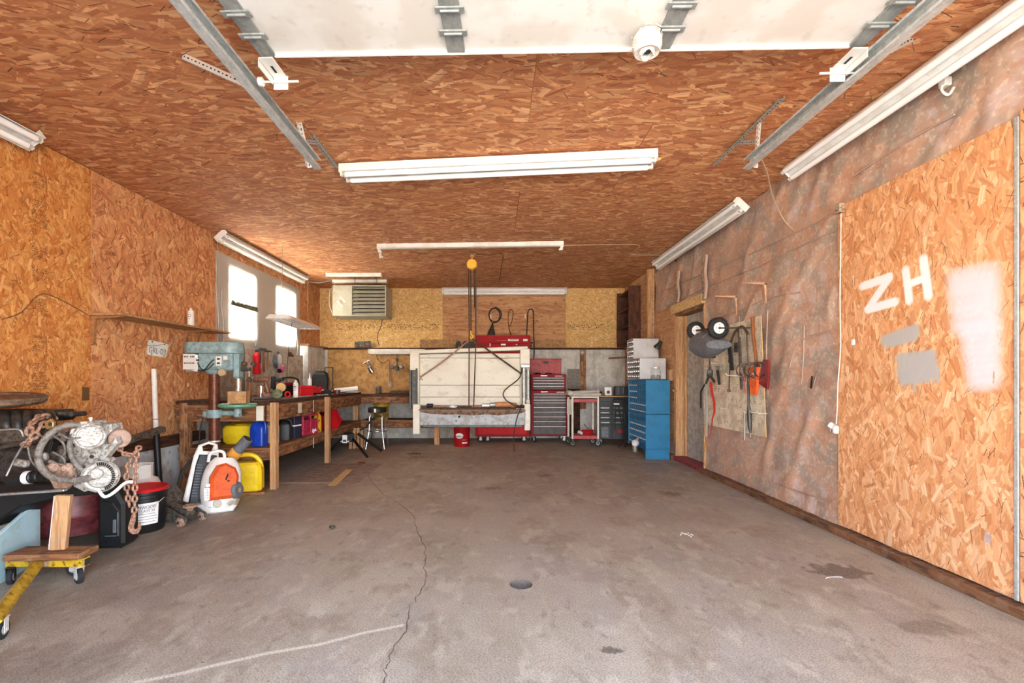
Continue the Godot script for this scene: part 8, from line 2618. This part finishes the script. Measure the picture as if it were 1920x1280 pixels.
		part(b, "leg", geo().prism([P2(0.0, 0.0), P2(-0.028, -0.01), P2(-0.022, -0.03), P2(-0.006, -0.20), P2(0.0, -0.20)], 0.022, 0.003), M.bracket_pink)
	# torn strips of facing above the door
	rng.seed = 71
	for q in [[6.72, 0.42], [5.86, 0.52]]:
		var t := thing("torn_facing", "ragged hanging strip of torn facing above the door, farther one" if q[0] > 6 else "ragged hanging strip of torn facing beside the door head, nearer one", "torn strip", V(RX - 0.02, 2.62, -q[0]))
		for k in 2:
			var rr := []
			for i in 12:
				var y: float = -q[1] * i / 11.0
				var hw := 0.05 + rng.randf_range(-0.012, 0.012)
				var cx := 0.02 * sin(i * 0.9 + k)
				rr.append(PackedVector3Array([V(-0.01 - k * 0.02, y, -hw + cx + k * 0.09), V(-0.035 - k * 0.012 + rng.randf_range(-0.008, 0.008), y, cx + k * 0.09), V(-0.012 - k * 0.02, y, hw + cx + k * 0.09), V(0.0, y, cx + k * 0.09)]))
			part(t, "strip", geo().loft(rr), M.torn if k == 0 else M.film)
	var tf2 := thing("torn_flap", "small pale torn flap in the film by the white plugs", "torn strip", on_right(1532, 712, 0.02))
	part(tf2, "flap", geo().at(tf(V(-0.02, 0, 0), 60, 12)).prism([P2(-0.05, -0.06), P2(0.05, -0.05), P2(0.06, 0.05), P2(0.0, 0.07), P2(-0.04, 0.03)], 0.004), M.torn)
	part(tf2, "gap_shade", geo().box(V(-0.012, -0.02, -0.05), V(0.006, 0.10, 0.016), 0.0, turn(0, 8)), M.hole_shade_and_nail)  # dark box painting the shade behind the torn film

	# white flex along the sprayed board with two plugs
	var wf := thing("white_flex", "white electric flex with plugs along the sprayed board edge", "cable", on_right(1577, 395, 0.02))
	q0 = wf.position
	var W := func(px: float, py: float) -> Vector3:
		return on_right(px, py, 0.03) - q0
	part(wf, "cord", geo().tube(curve([W.call(1577, 400), W.call(1576, 480), W.call(1575, 560), W.call(1576, 650), W.call(1571, 720), W.call(1570, 760), W.call(1568, 795)], 7), 0.0042, 7), M.cable_white)
	part(wf, "box", geo().box(W.call(1576, 390), V(0.05, 0.07, 0.06), 0.008), M.torn)
	part(wf, "plug", geo().box(W.call(1567, 805), V(0.035, 0.06, 0.035), 0.008).box(W.call(1560, 798), V(0.035, 0.04, 0.05), 0.008, turn(20, 30)), M.white_plastic)
	part(wf, "prong", geo().box(W.call(1557, 806), V(0.006, 0.03, 0.004)), M.zinc)
	solo("wall_staple", geo().box(V(0, 0, 0), V(0.006, 0.04, 0.03), 0.002), M.white_plastic, "tiny white clip on the sprayed board's left edge", "clip", V(2.535, 1.14 + (711 - 641) * 3.4 / F, -3.42))
	solo("fixture_hook", geo().tube(curve([V(0, 0, 0), V(-0.02, -0.06, 0), V(0.0, -0.1, 0.02), V(0.03, -0.06, 0.02)], 5), 0.008, 6).box(V(0.0, -0.02, 0), V(0.04, 0.05, 0.05), 0.006), M.zinc, "metal hook with film scrap under the long right fixture", "hook", on_right(1772, 148, 0.05))
	solo("wood_wedge", geo().box(V(0, 0, 0), V(0.05, 0.02, 0.06), 0.003), M.wood_h, "small wood wedge between ceiling and film by the right fixture", "wedge", V(2.40, 2.908, -3.02), 30)

func wheel_ring(r: float) -> Array:
	var out := []
	for i in 28:
		out.append(V(cos(TAU * i / 28) * r, sin(TAU * i / 28) * r, 0))
	return out

func small_things() -> void:
	# --- left wall: shelf, can, number plate
	var sh := thing("wall_shelf", "narrow board shelf on two brackets on the left wall", "shelf", V(LX, 1.68, -4.9))
	part(sh, "board", geo().box(V(0.145, 0.01, 0), V(0.29, 0.02, 1.68), 0.003), M.cardboard)
	mat("bracket_brown", hx("b07a4c"), 0.7, 0.0, "grime", 3.0)
	for z in [0.80, -0.42]:
		part(sh, "bracket", geo().at(tf(V(0, 0, z))).prism([P2(0.0, 0.0), P2(0.26, 0.0), P2(0.26, -0.012), P2(0.04, -0.03), P2(0.02, -0.24), P2(0.0, -0.25)], 0.03, 0.003), M.bracket_brown)
	spray_can("white spray can standing on the left wall shelf", V(-3.27, 1.701, -5.18), 0.033, 0.205)
	part(sh, "wire", geo().tube(sag(V(0.02, -0.04, 0.75), V(0.02, -0.06, -0.35), 0.16, 12), 0.003, 5), M.cable_tan)
	var lp := thing("number_plate", "white dented vehicle number plate nailed to the left wall", "number plate", V(LX + 0.018, 1.447, -4.88), 90)
	lp.rotation_degrees = V(0, 90, -4)
	part(lp, "plate", geo().prism([P2(-0.15, -0.06), P2(-0.145, 0.05), P2(-0.13, 0.075), P2(0.15, 0.07), P2(0.152, 0.04), P2(0.13, -0.05), P2(0.115, -0.075), P2(-0.14, -0.075)], 0.004, 0.001), M.white_enamel)
	mat("plate_ink", hx("5a6b62"), 0.6)
	part(lp, "lettering", text_geo("GRL-D1", 0.058), M.plate_ink, V(-0.005, -0.022, 0.0025))
	part(lp, "nail", geo().cyl(V(-0.09, 0.06, 0), V(-0.09, 0.06, 0.006), 0.006, 8).cyl(V(0.09, 0.058, 0), V(0.09, 0.058, 0.006), 0.006, 8).cyl(V(-0.09, -0.062, 0), V(-0.09, -0.062, 0.006), 0.006, 8).cyl(V(0.085, -0.06, 0), V(0.085, -0.06, 0.006), 0.006, 8), M.hole_shade_and_nail)
	var pc := thing("pull_cord", "dangling cord with a tan tip behind the drill press", "cord", V(LX + 0.05, 1.62, -5.3))
	part(pc, "cord", geo().tube(curve([V(0, 0, 0), V(0.03, -0.1, 0.01), V(0.0, -0.3, 0), V(0.01, -0.52, 0.01)], 6), 0.006, 6).tube(curve([V(0.0, 0.02, 0), V(-0.01, -0.08, 0.03), V(0.0, -0.24, 0.05)], 5), 0.005, 6), M.bracket_brown)
	part(pc, "tip", geo().cyl(V(0.01, -0.56, 0.01), V(0.01, -0.52, 0.01), 0.012, 8, 0.002), M.lintel)
	solo("wall_wire", geo().tube(curve([on_left(5, 598, 0.01), on_left(40, 585, 0.01), on_left(75, 552, 0.01), on_left(110, 560, 0.01), on_left(165, 590, 0.01)], 7), 0.004, 5), M.old_h, "thin brown wire strung along the left wall", "wire")
	solo("maker_stamp", geo().box(V(0, 0, 0), V(0.002, 0.11, 0.07)), M.stamp_ink, "small black stamp box on the left wall board", "stamp", on_left(161, 738, 0.002))
	# spider web lines and cord on the left
	# --- floor
	solo("floor_mat", geo().box(V(0, 0.002, 0), V(0.86, 0.004, 1.22), 0.001), M.mat_brown, "flat brown cardboard sheet on the floor before the bench", "cardboard", V(-1.95, 0, -5.92))
	var lath := thing("floor_strip", "pale wooden strip lying on the floor beside the cardboard", "strip", V(-1.82, 0, -5.75))
	var a := on_floor(622, 911) - lath.position
	var b := on_floor(655, 882) - lath.position
	var c := on_floor(680, 866) - lath.position
	var wv := V(0.045, 0, 0.012)
	var st := geo()
	st.loft([PackedVector3Array([a - wv + V(0, 0.005, 0), a + wv + V(0, 0.005, 0), a + wv + V(0, 0.009, 0), a - wv + V(0, 0.009, 0)]), PackedVector3Array([b - wv + V(0, 0.005, 0), b + wv + V(0, 0.005, 0), b + wv + V(0, 0.016, 0), b - wv + V(0, 0.016, 0)])])
	part(lath, "tape", st, M.lath)
	var st2 := geo()
	st2.loft([PackedVector3Array([b - wv + V(0, 0.001, 0), b + wv + V(0, 0.001, 0), b + wv + V(0, 0.004, 0), b - wv + V(0, 0.004, 0)]), PackedVector3Array([c - wv + V(0, 0.001, 0), c + wv + V(0, 0.001, 0), c + wv + V(0, 0.004, 0), c - wv + V(0, 0.004, 0)])])
	mat("lath_dull", hx("a98f66"), 0.85, 0.0, "wood_h", 1.0)
	part(lath, "worn_tape", st2, M.lath_dull)
	var chips := [[1285, 1003, "small pile of white chips on the right of the floor"], [1560, 1083, "curved white shaving lying on the oil patch"]]
	rng.seed = 15
	for q in chips:
		var p := on_floor(q[0], q[1])
		var t := thing("floor_chips", q[2], "chips", p)
		for i in (7 if q[0] < 1400 else 1):
			if q[0] < 1400:
				part(t, "chip", geo().box(V(rng.randf_range(-0.05, 0.05), 0.003, rng.randf_range(-0.05, 0.05)), V(rng.randf_range(0.01, 0.03), 0.004, 0.008), 0.001, turn(rng.randf() * 180)), M.paper)
			else:
				part(t, "shaving", geo().tube(curve([V(-0.05, 0.004, 0.02), V(-0.02, 0.004, 0.0), V(0.02, 0.004, -0.005), V(0.06, 0.004, 0.0)], 4), 0.0018, 5), M.paper)
	solo("floor_pebble", geo().ball(V(0, 0.012, 0), V(0.025, 0.012, 0.018), 10, 6), M.dark_steel, "small dark stone on the floor left of the crack", "stone", on_floor(623, 990))
	# sawdust and grit swept under the engine
	rng.seed = 90
	var gg := geo()
	for i in 90:
		var p := on_floor(rng.randf_range(20, 460), rng.randf_range(1020, 1200))
		if p.x < -3.2:
			continue
		gg.box(p + V(0, 0.0015, 0), V(rng.randf_range(0.002, 0.007), 0.002, rng.randf_range(0.002, 0.004)), 0.0, turn(rng.randf() * 180))
	var gt := solo("floor_grit", gg, M.torn, "pale grit scattered on the floor before the engine stand", "grit")
	gt.set_meta("kind", "stuff")
